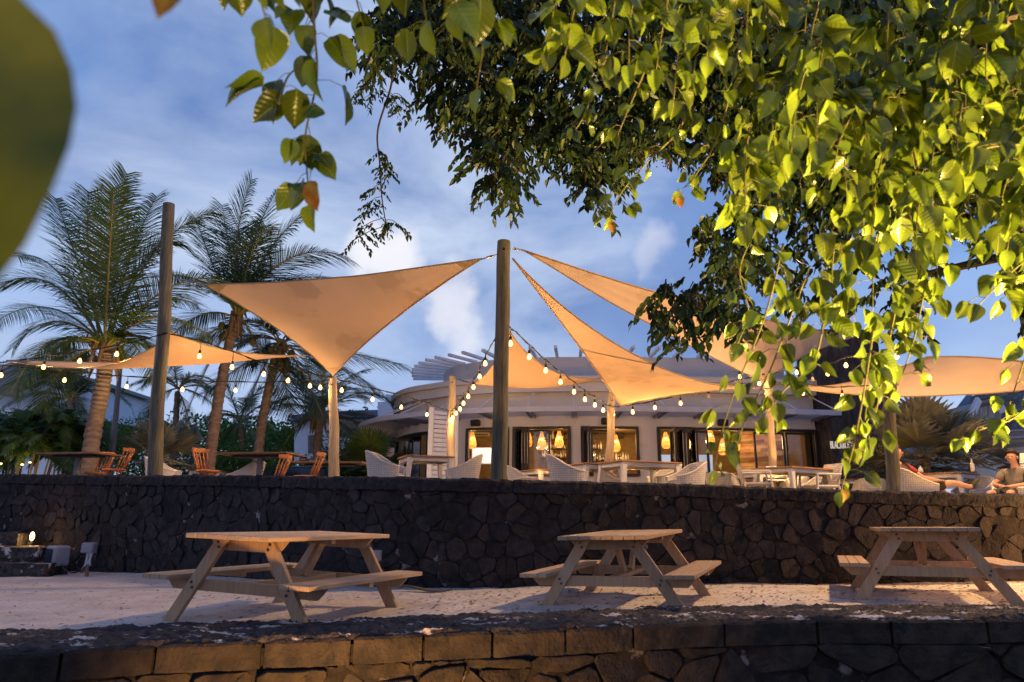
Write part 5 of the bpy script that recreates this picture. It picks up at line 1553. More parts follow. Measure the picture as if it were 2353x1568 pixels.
def trunk(t, pts, r0, r1, m_=None, rings=True, flare=1.5):
    pts = [Vector(p) for p in pts]
    Pp = [pts[0] * 2 - pts[1]] + pts + [pts[-1] * 2 - pts[-2]]; sm = []
    for i in range(1, len(Pp) - 2):
        for k in range(14):
            f = k / 14; a, b_, c, d = Pp[i - 1], Pp[i], Pp[i + 1], Pp[i + 2]
            sm.append(0.5 * ((2 * b_) + (c - a) * f + (2 * a - 5 * b_ + 4 * c - d) * f * f + (3 * b_ - a - 3 * c + d) * f ** 3))
    sm.append(Pp[-2]); n = len(sm)
    rad = []
    for i in range(n):
        f = i / (n - 1); r_ = r0 + (r1 - r0) * f + r0 * (flare - 1) * max(0, 1 - f * 6) ** 2
        if rings: r_ *= 1 + 0.07 * (1 if i % 2 else -1) + 0.05 * mnoise.noise(Vector((i * 0.9, r0 * 50, 0)))
        rad.append(r_)
    b = MB(); b.tube(sm, rad, 18)
    b.v = [tuple(Vector(v) + Vector((1, 1, 0)) * 0.012 * mnoise.noise(Vector(v) * 6)) for v in b.v]
    return b.build('trunk', m_ or M['palm_trunk'], t, world=True)


def palm(label, base, mids, crown, Y, r0, r1, fr, ll=0.62, nl=70, m_=None, nuts=0, husk=True, seed=1, extra=0, spread=0.5, wid=0.028):
    rr = random.Random(seed); m_ = m_ or M['palm_leaf']
    bs = P(*base, Y); bs.z = min(bs.z, 1.15)
    t = thing('coconut_palm', label, 'palm tree', bs, 0, 'coconut palms beyond the terrace')
    c = P(*crown, Y)
    trunk(t, [bs] + [P(u, v, Y) for u, v in mids] + [c], r0, r1)
    for (mu, mv, tu, tv, dy) in fr:
        k = math.hypot(tu - crown[0], tv - crown[1]) / 1597 * Y
        add_frond(t, c + Vector((rr.uniform(-.08, .08), rr.uniform(-.08, .08), rr.uniform(-.05, .25))), P(mu, mv, Y + dy * 0.5), P(tu, tv, Y + dy), ll * (1.15 + 0.22 * k), int(nl * (0.52 + 0.17 * k)), rr, m_, wid=wid, droop=0.55)
    for i in range(extra):          # fronds towards and away from the viewer, hanging skirt
        an = 2 * math.pi * (i + rr.random()) / extra; l_ = rr.uniform(1.6, 2.6) * spread * 2; e_ = rr.uniform(-0.2, 1.1)
        d = Vector((math.cos(an), math.sin(an), 0)); a = c + Vector((0, 0, 0.1))
        add_frond(t, a, a + d * l_ * 0.5 + Z * l_ * (0.45 * e_ + 0.2), a + d * l_ + Z * l_ * (0.5 * e_ - 0.35), ll, nl, rr, m_, wid=wid)
    if husk:
        for i in range(9):
            an = rr.uniform(0, 6.28); d = Vector((math.cos(an), math.sin(an), 0)); p = c + Z * rr.uniform(-0.3, 0.25)
            MB().tube([p, p + d * r1 * 1.4 + Z * 0.16, p + d * r1 * 2.3 - Z * rr.uniform(0.0, 0.5)], [0.09, 0.07, 0.02], 6).build('dry_sheath', M['palm_husk'], t, world=True)
    for i in range(nuts):
        an = rr.uniform(0, 6.28); d = Vector((math.cos(an), math.sin(an), 0)); p = c + d * rr.uniform(.2, .5) - Z * rr.uniform(0.1, 0.7)
        MB().sphere(p, 0.11, 8, 6, (1, 1, 1.2)).build('coconut', M['coconut'], t, world=True, smooth=True)
    return t


palm('stout coconut palm at the far left with a ringed pale trunk', (205, 1088), ((212, 1010), (228, 930), (240, 860)), (243, 812), 17.0, 0.19, 0.165,
     ((130, 570, -25, 668, -1), (120, 680, 30, 800, -1.2), (165, 560, 128, 455, 0.5), (238, 560, 292, 398, -0.4), (190, 560, 205, 440, 0.8), (330, 520, 420, 560, 0.5), (350, 520, 490, 487, 0.8),
      (400, 570, 575, 670, -0.6), (370, 660, 490, 790, -1.5), (130, 740, 70, 890, 0.3), (300, 560, 360, 450, 1.2), (130, 560, 40, 590, 1.4), (300, 740, 360, 880, -0.8), (250, 600, 262, 430, -1.6), (110, 720, 25, 905, -1.8), (140, 800, 95, 940, 0.8), (340, 650, 455, 700, 2.0), (120, 650, -10, 740, 1.6)),
     ll=0.66, nl=84, seed=3, extra=4, spread=0.35)
palm('tall coconut palm left of centre, behind the large sail', (478, 1088), ((488, 1010), (505, 900), (525, 800)), (545, 735), 19.5, 0.165, 0.13,
     ((520, 560, 580, 412, 0), (530, 600, 510, 470, 1), (600, 560, 700, 492, 0.5), (650, 540, 795, 590, -1), (640, 600, 800, 700, 1), (600, 650, 700, 760, -1), (480, 600, 452, 505, 0.5), (450, 610, 365, 640, 1), (460, 690, 380, 790, 0.5),
      (570, 540, 640, 432, 1), (620, 620, 760, 640, 0.5), (430, 780, 345, 860, -0.5), (490, 800, 425, 960, -0.5), (600, 800, 640, 900, 0.6), (560, 600, 610, 520, -1.5)),
     ll=0.72, nl=84, m_=M['palm_leaf_dark'], seed=5, nuts=8, extra=4, spread=0.35)
palm('coconut palm rising behind the short lit pole, hung with coconuts', (590, 1085), ((597, 1010), (612, 920), (628, 850)), (645, 800), 21.5, 0.155, 0.125,
     ((780, 800, 925, 838, 0), (770, 820, 880, 905, 0.5), (560, 830, 470, 905, 0.4), (590, 850, 560, 970, -0.5), (700, 850, 745, 965, -0.5), (690, 720, 730, 640, 0.5), (610, 720, 560, 660, 0.3), (720, 760, 830, 700, 1), (540, 760, 440, 780, 1), (650, 860, 670, 960, 1)),
     ll=0.75, nl=84, m_=M['palm_leaf_dark'], seed=6, nuts=14, extra=5, spread=0.45)
palm('low coconut palm right of the short lit pole, fronds reaching the restaurant', (731, 1088), ((730, 1030),), (735, 962), 23.5, 0.16, 0.13,
     ((820, 870, 890, 918, 0), (810, 930, 893, 968, 0.5), (660, 900, 590, 960, 0), (680, 960, 640, 1050, 0), (790, 960, 850, 1030, 0), (770, 870, 840, 850, 1), (690, 860, 640, 830, 1), (740, 850, 750, 790, 0), (700, 830, 700, 760, 1)),
     ll=0.72, nl=76, seed=8, extra=5, spread=0.5)
palm('small dark palm in front of the white house', (170, 1060), ((168, 990),), (163, 925), 25.0, 0.15, 0.12,
     ((120, 850, 70, 890, 0), (150, 830, 120, 800, 0), (180, 840, 205, 815, 0), (205, 870, 240, 930, 0), (110, 900, 85, 960, 0), (200, 930, 215, 990, 0), (160, 850, 165, 800, 0.5), (130, 940, 110, 1000, 0.5)),
     ll=0.6, nl=60, m_=M['palm_leaf_dark'], seed=9, extra=5, spread=0.5, husk=False)
palm('small pale palm between the two tall leaning palms', (560, 1080), ((558, 1030),), (553, 975), 27.0, 0.13, 0.10,
     ((510, 930, 480, 975, 0), (530, 910, 520, 880, 0), (580, 910, 600, 890, 0), (600, 940, 630, 985, 0), (520, 980, 500, 1030, 0), (590, 990, 600, 1040, 0)),
     ll=0.6, nl=56, seed=10, extra=5, spread=0.5, husk=False)
palm('slender palm behind the left pole', (400, 1080), ((402, 1000),), (408, 900), 26.0, 0.13, 0.10,
     ((370, 850, 330, 880, 0), (400, 840, 395, 800, 0), (440, 850, 480, 870, 0), (450, 890, 500, 940, 0), (360, 900, 330, 960, 0), (430, 930, 440, 1000, 0)),
     ll=0.6, nl=56, seed=12, extra=5, spread=0.5, husk=False)


def fan_palm(label, u, v, Y, r_, n, seed, up_=0.35, m_=None):
    rr = random.Random(seed); c = P(u, v, Y); g = Vector((c.x, c.y, 1.1))
    t = thing('fan_palm', label, 'fan palm', g, 0, 'fan palms on the terrace edge')
    MB().tube([g, (c.x, c.y, c.z)], [0.10, 0.07], 10).build('trunk', M['palm_husk'], t, world=True)
    for i in range(n):
        an = rr.uniform(0, 2 * math.pi); el = rr.uniform(-0.25, 1.25)
        d = Vector((math.cos(an) * math.cos(el), math.sin(an) * math.cos(el), math.sin(el))); pl_ = r_ * rr.uniform(0.35, 0.6); h = c + d * pl_
        side = d.cross(Z); side = side.normalized() if side.length > 0.05 else Vector((1, 0, 0)); nr = side.cross(d)
        b = MB(); k = 26; fl_ = r_ * rr.uniform(0.45, 0.62)
        for j in range(k):
            a = R(-105 + 210 * (j + 0.5) / k); dd = (d * math.cos(a) + side * math.sin(a) + nr * 0.18 * math.cos(a * 2)).normalized(); pp = dd.cross(nr).normalized()
            l_ = fl_ * (0.80 + 0.25 * math.cos(a)) * rr.uniform(0.92, 1.05); w_ = fl_ * 0.052
            e_ = h + dd * l_ + Vector((0, 0, -0.10 * l_)); m1 = h + dd * l_ * 0.62; q = len(b.v)
            b.v += [tuple(h), tuple(m1 + pp * w_), tuple(m1 - pp * w_), tuple(e_)]; b.f += [(q, q + 1, q + 2), (q + 1, q + 3, q + 2)]
        fo = b.build('fan_leaf', m_ or M['fan_leaf'], t, world=True)
        MB().tube([c, c + d * pl_ * 0.5 + Z * 0.02, h], [0.012, 0.010, 0.008], 5).build('petiole', M['palm_rachis'], fo, world=True)
    return t


fan_palm('bushy fan palm behind the foot of the left pole', 372, 1055, 18.5, 1.15, 26, 1)
fan_palm('fan palm bush behind the low lit pole at the terrace edge', 850, 1072, 21.0, 1.25, 22, 2, m_=M['palm_leaf'])
fan_palm('large spiky fan palm behind the two seated men', 2128, 1060, 15.4, 1.55, 34, 3)
fan_palm('smaller fan palm at the right behind the bottle', 2232, 1068, 16.0, 1.15, 20, 4)
fan_palm('low fan palm at the left of the right-hand grey pole', 2008, 1080, 16.2, 0.9, 16, 5)


# ------------------------------------------------------------------ shrubs
def leaf_cloud(blobs, n, size, seed, hollow=0.55):
    """leaf-sized faces through the outer volume of several blobs"""
    rg = np.random.default_rng(seed); vol = np.array([b_[3] * b_[4] * b_[5] for b_ in blobs]) ** 0.67; pk = rg.choice(len(blobs), n, p=vol / vol.sum())
    B = np.array(blobs)[pk]; d = rg.normal(size=(n, 3)); d /= np.linalg.norm(d, axis=1)[:, None]
    r_ = (hollow + (1 - hollow) * rg.random(n)) * (1 + 0.22 * rg.normal(size=n) * 0.7)
    c = B[:, :3] + d * B[:, 3:6] * r_[:, None]
    ax = rg.normal(size=(n, 3)) * 0.7 + d * 0.5 + np.array([0, 0, -0.5]); ax /= np.linalg.norm(ax, axis=1)[:, None]
    nn = np.cross(ax, rg.normal(size=(n, 3))); nn /= np.linalg.norm(nn, axis=1)[:, None]; sd = np.cross(ax, nn)
    L_ = size * rg.uniform(0.6, 1.3, n)[:, None]; w_ = L_ * 0.24
    v = np.stack([c, c + ax * L_ * 0.45 + sd * w_ + nn * w_ * 0.4, c + ax * L_, c + ax * L_ * 0.45 - sd * w_ + nn * w_ * 0.4], 1).reshape(-1, 3)
    i = np.arange(n)[:, None] * 4; f = np.concatenate([i + [[0, 1, 2]], i + [[0, 2, 3]]], 0)
    return v, f


def np_mesh(name, v, f, m_, parent, smooth=False, uv=None):
    o_ = origin_of(parent) if parent is not None else Vector((0, 0, 0))
    v = np.asarray(v, dtype=np.float32) - np.array(o_, dtype=np.float32)
    me = bpy.data.meshes.new(name); me.vertices.add(len(v)); me.vertices.foreach_set('co', v.ravel())
    f = np.asarray(f, dtype=np.int32); k = f.shape[1]
    me.loops.add(f.size); me.loops.foreach_set('vertex_index', f.ravel()); me.polygons.add(len(f))
    me.polygons.foreach_set('loop_start', np.arange(len(f), dtype=np.int32) * k); me.polygons.foreach_set('loop_total', np.full(len(f), k, dtype=np.int32))
    me.polygons.foreach_set('use_smooth', np.full(len(f), smooth))
    me.update(calc_edges=True); me.validate()
    if uv is not None:
        ul = me.uv_layers.new(name='UVMap'); ul.data.foreach_set('uv', np.asarray(uv, dtype=np.float32)[f.ravel()].ravel())
    me.materials.append(m_)
    o = bpy.data.objects.new(name, me); COL.objects.link(o)
    if parent is not None: o.parent = parent
    return o


def shrub(label, u, v, Y, w_, h, n, seed, m_='shrub_leaf', size=0.13, group='garden shrubs behind the terrace'):
    rr = random.Random(seed); c = P(u, v, Y); g = Vector((c.x, c.y, 0.95)); t = thing('garden_shrub', label, 'shrub', g, 0, group)
    blobs = []
    for i in range(7):
        blobs.append((c.x + rr.uniform(-.7, .7) * w_, c.y + rr.uniform(-.4, .4) * w_, max(g.z + h * 0.3, c.z - h * rr.uniform(0.15, 0.75)), w_ * rr.uniform(.35, .6), w_ * rr.uniform(.35, .6), h * rr.uniform(.25, .42)))
    vv, f = leaf_cloud(blobs, n, size, seed); np_mesh('foliage', vv, f, M[m_], t)
    for i in range(4): MB().tube([g + Vector((rr.uniform(-.2, .2), 0, 0)), (blobs[i][0], blobs[i][1], blobs[i][2])], [0.05, 0.02], 6).build('stem', M['bark'], t, world=True)


for a in (('dark clipped bush at the foot of the white house', 60, 960, 27, 2.6, 2.6, 5200, 1), ('broad green bush left of the stout palm', 140, 985, 26, 2.4, 2.4, 4200, 2),
          ('bright green bush behind the stout palm trunk', 300, 962, 27, 2.2, 2.6, 4600, 3), ('round bush behind the left pole', 350, 985, 30, 2.8, 2.8, 4600, 4),
          ('low green bush by the triangular road sign', 470, 1035, 30, 2.8, 1.6, 3600, 5), ('bushy green shrub left of the leaning palm trunks', 520, 1030, 27, 1.7, 1.7, 3400, 6),
          ('green shrub between the two tall leaning palms', 570, 1028, 25, 1.6, 1.5, 3000, 7), ('dark hedge behind the no-entry sign', 690, 1058, 34, 3.0, 1.2, 3400, 8),
          ('leafy bush right of the short lit pole', 835, 990, 27, 1.9, 2.3, 5200, 9), ('low bush behind the thin brown table', 790, 1040, 28, 1.6, 1.4, 3000, 10), ('dark bush at the far left edge', -20, 985, 24, 2.2, 2.2, 3600, 11)):
    shrub(*a)


def areca(label, u, v, Y, h, n, seed):
    rr = random.Random(seed); c = P(u, v, Y); g = Vector((c.x, c.y, 1.0)); t = thing('areca_palm', label, 'areca palm', g, 0, 'feathery areca palms at the left')
    for i in range(9):
        an = rr.uniform(0, 6.28); r_ = rr.uniform(0.05, 0.45); top = c + Vector((math.cos(an) * r_ * 1.6, math.sin(an) * r_, rr.uniform(-0.9, 0.25)))
        MB().tube([g + Vector((math.cos(an) * r_, math.sin(an) * r_, 0)), top], [0.035, 0.022], 6).build('stem', M['palm_rachis'] if i % 3 else M['bark'], t, world=True)
        for k in range(n // 6 + 1):
            a2 = rr.uniform(0, 6.28); d = Vector((math.cos(a2), math.sin(a2), 0)); l_ = h * rr.uniform(0.45, 0.75)
            add_frond(t, top, top + d * l_ * 0.35 + Z * l_ * rr.uniform(0.5, 1.0), top + d * l_ * rr.uniform(0.55, 1.0) + Z * l_ * rr.uniform(-0.35, 0.45), 0.42, 34, rr, M['areca_leaf'], rach=False, wid=0.04, droop=0.6)


for a in (('feathery areca palm clump at the far left edge', 20, 1002, 21.0, 1.7, 40, 1), ('feathery areca palm clump left of the stout palm trunk', 85, 1000, 20.0, 1.8, 45, 2),
          ('feathery areca palm clump under the small dark palm', 150, 1008, 21.0, 1.6, 40, 3), ('small areca palm clump against the stout palm trunk', 190, 1022, 22.0, 1.4, 30, 4)):
    areca(*a)

# the far wood behind everything, one mass
rg = random.Random(21); blobs = []
for i in range(70):
    u = rg.uniform(-150, 1000); c = P(u, rg.uniform(985, 1030), rg.uniform(44, 60)); blobs.append((c.x, c.y, c.z, rg.uniform(1.6, 3), rg.uniform(1.6, 3), rg.uniform(1.0, 1.9)))
for i in range(30):
    u = rg.uniform(1990, 2450); c = P(u, rg.uniform(1040, 1070), rg.uniform(48, 60)); blobs.append((c.x, c.y, c.z, rg.uniform(1.6, 3), rg.uniform(1.6, 3), rg.uniform(1.0, 1.8)))
vv, f = leaf_cloud(blobs, 34000, 0.38, 5, 0.4)
tag(np_mesh('distant_woods', vv, f, M['shrub_leaf'], None), kind='stuff')
# ------------------------------------------------------------------ overhanging trees
def leaves_np(c, ax, nr, L_, ratio, rows, fold, curl, prof, rg, wav=0.0):
    """broad leaves: c base points, ax axis, nr normal, all (n,3); L_ (n,); returns verts, quads, uv"""
    n = len(c); sd = np.cross(ax, nr); cols = np.array([-1, -0.5, 0, 0.5, 1.0]); ts = np.linspace(0, 1, rows)
    hw = prof(ts)
    V = np.zeros((n, rows, 5, 3)); curl = curl * rg.uniform(0.3, 1.6, n); fold = fold * rg.uniform(0.3, 1.5, n); ph = rg.uniform(0, 6.28, n)
    for i, t in enumerate(ts):
        for j, q in enumerate(cols):
            x = q * hw[i] * ratio * 0.5
            z = np.abs(q) * hw[i] * fold * 0.5 - curl * t * t * 0.5 + wav * np.sin(ph + t * 7 + q * 2) * abs(q) * hw[i]
            V[:, i, j] = c + (ax * t + sd * x + nr * z[:, None]) * L_[:, None]
    idx = np.arange(rows * 5).reshape(rows, 5); q = np.stack([idx[:-1, :-1], idx[:-1, 1:], idx[1:, 1:], idx[1:, :-1]], -1).reshape(-1, 4)
    F = (np.arange(n)[:, None, None] * rows * 5 + q[None]).reshape(-1, 4)
    uv = np.zeros((rows, 5, 2)); uv[..., 0] = 0.5 + cols[None] * 0.5 * hw[:, None]; uv[..., 1] = ts[:, None]
    return V.reshape(-1, 3), F, np.tile(uv.reshape(-1, 2), (n, 1))


heart = lambda t: np.clip(np.sin(np.pi * np.clip(t, 0, 1) ** 0.72) ** 0.70 * np.where(t > 0.80, 1 - (t - 0.80) * 3.2, 1), 0.015, 2) * np.where(t < 0.02, 0.25, 1)
lance = lambda t: np.clip(np.sin(np.pi * t ** 0.75), 0.01, 2)


def smooth_path(pts, k=8):
    Pp = [pts[0] * 2 - pts[1]] + pts + [pts[-1] * 2 - pts[-2]]; sm = []
    for i in range(1, len(Pp) - 2):
        for j in range(k):
            f = j / k; a, b_, c, d = Pp[i - 1], Pp[i], Pp[i + 1], Pp[i + 2]
            sm.append(0.5 * ((2 * b_) + (c - a) * f + (2 * a - 5 * b_ + 4 * c - d) * f * f + (3 * b_ - a - 3 * c + d) * f ** 3))
    sm.append(Pp[-2]); return sm


def along(sm, step):
    o = []; acc = 0.0
    for a, b_ in zip(sm[:-1], sm[1:]):
        l_ = (b_ - a).length
        while acc < l_: o.append((a.lerp(b_, acc / l_), (b_ - a).normalized())); acc += step
        acc -= l_
    return o


class Spray:
    def __init__(s): s.c = []; s.ax = []; s.nr = []; s.L = []; s.tw = MB()

    def leaf(s, p, d, l_, rr, face=None):
        d = Vector(d).normalized(); q = Vector((rr.gauss(0, 1), rr.gauss(0, 1), rr.gauss(0, 1)))
        if face is not None: q = q * 0.55 + Vector(face)
        n_ = (q - d * q.dot(d)).normalized(); s.c.append(tuple(p)); s.ax.append(tuple(d)); s.nr.append(tuple(n_)); s.L.append(l_)

    def run(s, pts, size, rr, tw=0.0028, dens=0.5, start=0.0, compound=True):
        sm = smooth_path([Vector(p) for p in pts]); n = len(sm)
        s.tw.tube(sm, [tw * (1.3 - 0.8 * i / n) for i in range(n)], 5)
        st = along(sm, size * dens); sgn = 1; an = rr.uniform(0, 6.28)
        for i, (p, t) in enumerate(st):
            if i / max(1, len(st)) < start: continue
            an += math.pi * 0.72 + rr.uniform(-0.5, 0.5)
            out = Vector((math.cos(an), math.sin(an) * 0.9, rr.uniform(-0.1, 0.25)))
            pet = size * rr.uniform(0.25, 0.75); e_ = p + out * pet + Vector((0, 0, -pet * 0.15))
            s.tw.tube([p, p.lerp(e_, 0.5) + Vector((0, 0, 0.01)), e_], 0.0013, 4)
            fade = 1.0 - 0.30 * (i / max(1, len(st))) ** 2
            for k in range(rr.choice((1, 1, 2, 3)) if compound else 1):
                o2 = (out * rr.uniform(0.1, 0.75) + Vector((rr.uniform(-.5, .5), rr.uniform(-.5, .5), -rr.uniform(0.45, 1.1))))
                s.leaf(e_, o2, size * fade * rr.uniform(0.70, 1.15), rr, face=Vector((rr.uniform(-.5, .5), -0.7, 0.45)))
        s.leaf(sm[-1], sm[-1] - sm[-3] + Vector((0, 0, -0.02)), size * 0.7, rr, face=(0, -0.8, 0.4))

    def done(s, par, m_, seed, name='foliage', tname='twigs', ratio=0.70, curl=0.42):
        rg = np.random.default_rng(seed)
        v, f, uv = leaves_np(np.array(s.c), np.array(s.ax), np.array(s.nr), np.array(s.L), ratio, 10, 0.35, curl, heart, rg, 0.045)
        o = np_mesh(name, v, f, m_, par, smooth=True, uv=uv)
        if s.tw.v: s.tw.build(tname, M['twig'], o, world=True, smooth=True)
        return o


rr = random.Random(17)
tb = thing('overhanging_tree', 'near broad-leaved tree, its lamp-lit heart-shaped leaves hanging across the top and right', 'tree', (4.6, 1.0, -1.2))
bt = MB(); bt.tube(smooth_path([Vector((4.6, 1.0, -1.2)), Vector((4.5, 1.1, 0.8)), Vector((4.2, 1.3, 2.6)), Vector((3.9, 1.7, 4.2))]), [0.24 - 0.006 * i for i in range(25)], 14)
bt.build('trunk', M['bark'], tb, world=True)
limbs = [[(4.1, 1.4, 3.0), (2.6, 1.9, 3.9), (0.6, 2.0, 3.6), (-1.0, 1.9, 3.1)], [(3.9, 1.7, 4.0), (2.8, 3.0, 4.6), (1.2, 3.4, 4.4)], [(4.3, 1.2, 2.2), (3.4, 2.2, 3.2), (2.4, 2.9, 3.3)], [(4.0, 1.6, 3.6), (3.6, 3.2, 3.8), (2.9, 4.2, 3.6)],
         [(0.6, 2.0, 3.6), (-0.4, 1.2, 2.6), (-0.75, 0.5, 1.75)]]
for l_ in limbs:
    sm = smooth_path([Vector(q) for q in l_]); MB().tube(sm, [0.07 * (1 - 0.75 * i / len(sm)) + 0.006 for i in range(len(sm))], 8).build('branch', M['bark'], tb, world=True)


def px(path, Y, dy=0.0): return [P(u, v, Y + dy * i) for i, (u, v) in enumerate(path)]


# sprays that hang free and can be told apart
for i, (path, Y, size, dens) in enumerate((
        (((716, -120), (722, 60), (728, 180), (702, 310), (706, 400), (712, 470)), 1.72, 0.094, 0.50),
        (((640, 240), (660, 180), (690, 150)), 1.74, 0.10, 0.7),
        (((560, -140), (590, -30), (610, 40)), 1.25, 0.090, 0.6),
        (((800, -120), (815, -20), (835, 60)), 1.72, 0.10, 0.55),
        (((940, -160), (965, -50), (980, 50)), 1.65, 0.115, 0.6),
        (((1045, -160), (1040, -60), (1048, 20)), 1.70, 0.115, 0.6),
        (((1130, -120), (1120, 20), (1108, 120), (1095, 205)), 1.9, 0.095, 0.65),
        (((1300, -120), (1275, 0), (1262, 110)), 2.0, 0.098, 0.5), (((1360, -120), (1320, 20), (1298, 130)), 2.0, 0.098, 0.5),
        (((1430, -120), (1410, 20), (1392, 120)), 2.15, 0.094, 0.5), (((1490, -120), (1450, 30), (1445, 150)), 2.1, 0.094, 0.5), (((1560, -120), (1530, 20), (1508, 160)), 2.1, 0.094, 0.5),
        (((1640, -100), (1630, 20), (1625, 130)), 2.2, 0.094, 0.5), (((1590, 0), (1560, 110), (1548, 230)), 2.3, 0.085, 0.55),
        (((1500, 120), (1440, 260), (1420, 310)), 2.5, 0.078, 0.5), (((1600, 130), (1570, 280), (1490, 370), (1430, 440), (1400, 500)), 2.5, 0.080, 0.55),
        (((1700, 100), (1655, 300), (1600, 400), (1562, 440)), 2.5, 0.082, 0.6), (((1380, 150), (1340, 270), (1300, 320)), 2.6, 0.076, 0.5),
        (((1800, 560), (1760, 720), (1700, 870), (1668, 960), (1640, 1080)), 2.5, 0.082, 0.55), (((1850, 640), (1770, 850), (1715, 960), (1690, 1040)), 2.7, 0.085, 0.55),
        (((1900, 700), (1870, 830), (1800, 900), (1760, 960)), 2.6, 0.085, 0.5), (((2010, 740), (1985, 900), (1960, 1030), (1932, 1130)), 2.45, 0.080, 0.5),
        (((2060, 700), (2030, 850), (2010, 960), (1985, 1040)), 2.6, 0.085, 0.5), (((2130, 640), (2100, 780), (2060, 900)), 2.7, 0.085, 0.5),
        (((2420, 880), (2330, 960), (2260, 985), (2205, 1010)), 2.6, 0.078, 0.5), (((2400, 700), (2350, 840), (2320, 930)), 2.6, 0.085, 0.5), (((2440, 540), (2330, 620), (2250, 700)), 2.3, 0.090, 0.5),
        (((1740, 520), (1700, 620), (1720, 720), (1690, 800)), 2.9, 0.085, 0.6), (((2450, 300), (2350, 330), (2270, 340), (2200, 370)), 2.0, 0.085, 0.45))):
    s_ = Spray(); s_.run([q + Vector((0, 0, 0)) for q in px(path, Y, 0.03)], size * (1.22 if Y < 2.35 else 1.04), rr, dens=dens * (0.8 if Y < 2.35 else 0.95), tw=0.0034)
    s_.done(tb, M['leaf_big'], 100 + i, 'foliage')
# the thick of the crown on the right: many more hanging sprays at all depths
s_ = Spray(); big_lights = 0


def inpoly(u, v, poly):
    c = False; j = len(poly) - 1
    for i in range(len(poly)):
        if (poly[i][1] > v) != (poly[j][1] > v) and u < (poly[j][0] - poly[i][0]) * (v - poly[i][1]) / (poly[j][1] - poly[i][1]) + poly[i][0]: c = not c
        j = i
    return c


massB = [(1250, -90), (1230, 40), (1500, 60), (1640, 130), (1740, 180), (1800, 280), (1720, 350), (1700, 440), (1690, 520), (1760, 570), (1740, 650), (1790, 700), (1840, 780), (1920, 800), (2000, 850), (2080, 860), (2180, 800), (2200, 660), (2240, 560), (2300, 700), (2420, 760), (2480, 300), (2450, -90)]
n = 0
while n < 150:
    u, v = rr.uniform(1230, 2470), rr.uniform(-90, 860)
    if not inpoly(u, v, massB): continue
    if u < 1700 and rr.random() < 0.62: continue
    if v < 130 and u > 1700 and rr.random() < 0.72: continue
    if v > 480 and rr.random() < (0.86 if u < 1960 and v > 540 else 0.62): continue
    Y = rr.choice((rr.uniform(2.1, 3.0), rr.uniform(2.4, 4.2))) if u > 1700 else rr.uniform(2.4, 4.0)
    tip = P(u, v, Y); ln = rr.uniform(0.22, 0.5); lean = Vector((rr.uniform(-0.1, 0.35), rr.uniform(-.2, .2), 0)) * ln
    if v - ln / Y * 1597 < -260: ln *= 0.6
    s_.run([tip + Vector((0, 0, ln)) + lean, tip + Vector((0, 0, ln * 0.55)) + lean * 0.4, tip], rr.uniform(0.105, 0.140), rr, dens=0.48)
    n += 1
s_.done(tb, M['leaf_big'], 5, 'crown')
# out-of-focus leaves close to the lens
for i, (u, v, Y, L_, dx, dz, m_) in enumerate(((-214, -10, 0.36, 0.262, 0.34, -1.0, 'leaf_near'), (392, -42, 0.62, 0.050, -0.08, -1.0, 'yellow_leaf'), (-330, -200, 0.42, 0.14, 0.1, -1.0, 'leaf_near'))):
    s_ = Spray(); p = P(u, v, Y); s_.tw.tube([p + Vector((-0.12, 0.05, 0.22)), p], 0.002, 5); s_.leaf(p, (dx, -0.12, dz), L_, random.Random(3), face=(0.55, -1.6, 0.5)); s_.done(tb, M[m_], 61 + i, 'hanging_leaf', curl=0.10, ratio=0.60)
# a leaf turning brown at the tip of the long spray, and small ones on the lowest tips
for i, (u, v, Y, L_) in enumerate(((712, 415, 1.74, 0.085), (1560, 450, 2.5, 0.05), (1936, 1125, 2.45, 0.045), (1640, 1085, 2.5, 0.045), (1404, 510, 2.5, 0.045))):
    s_ = Spray(); p = P(u, v, Y); s_.leaf(p, (0.15, 0, -1), L_, rr, face=(0, -1, 0.3)); s_.tw.tube([p + Vector((0, 0, 0.03)), p], 0.0012, 4); s_.done(tb, M['yellow_leaf'], 80 + i, 'old_leaf')

# ---- the large small-leaved tree farther back
ta = thing('shade_tree', 'large dark tree of small leaves filling the top right above the restaurant', 'tree', (9.8, 6.2, 0.0))
MB().tube(smooth_path([Vector((9.8, 6.2, -0.2)), Vector((9.6, 6.3, 2.5)), Vector((9.0, 6.6, 5.0)), Vector((7.6, 7.0, 7.0))]), [0.36 - 0.009 * i for i in range(25)], 14).build('trunk', M['bark'], ta, world=True)
for l_ in ([(9.3, 6.5, 4.6), (6.5, 6.6, 6.4), (3.6, 6.5, 6.9), (0.6, 6.4, 6.6)], [(8.6, 6.7, 5.6), (6.8, 7.2, 5.6), (4.6, 7.4, 5.0)], [(9.0, 6.6, 5.0), (8.0, 7.0, 4.4), (6.3, 7.3, 4.0), (4.6, 7.4, 3.6)], [(7.6, 7.0, 7.0), (5.6, 7.8, 7.4), (3.0, 8.2, 6.9)],
           [(3.6, 6.5, 6.9), (2.4, 6.7, 6.1), (1.6, 6.8, 5.2)]):
    sm = smooth_path([Vector(q) for q in l_]); MB().tube(sm, [0.13 * (1 - 0.8 * i / len(sm)) + 0.008 for i in range(len(sm))], 8).build('branch', M['bark'], ta, world=True)
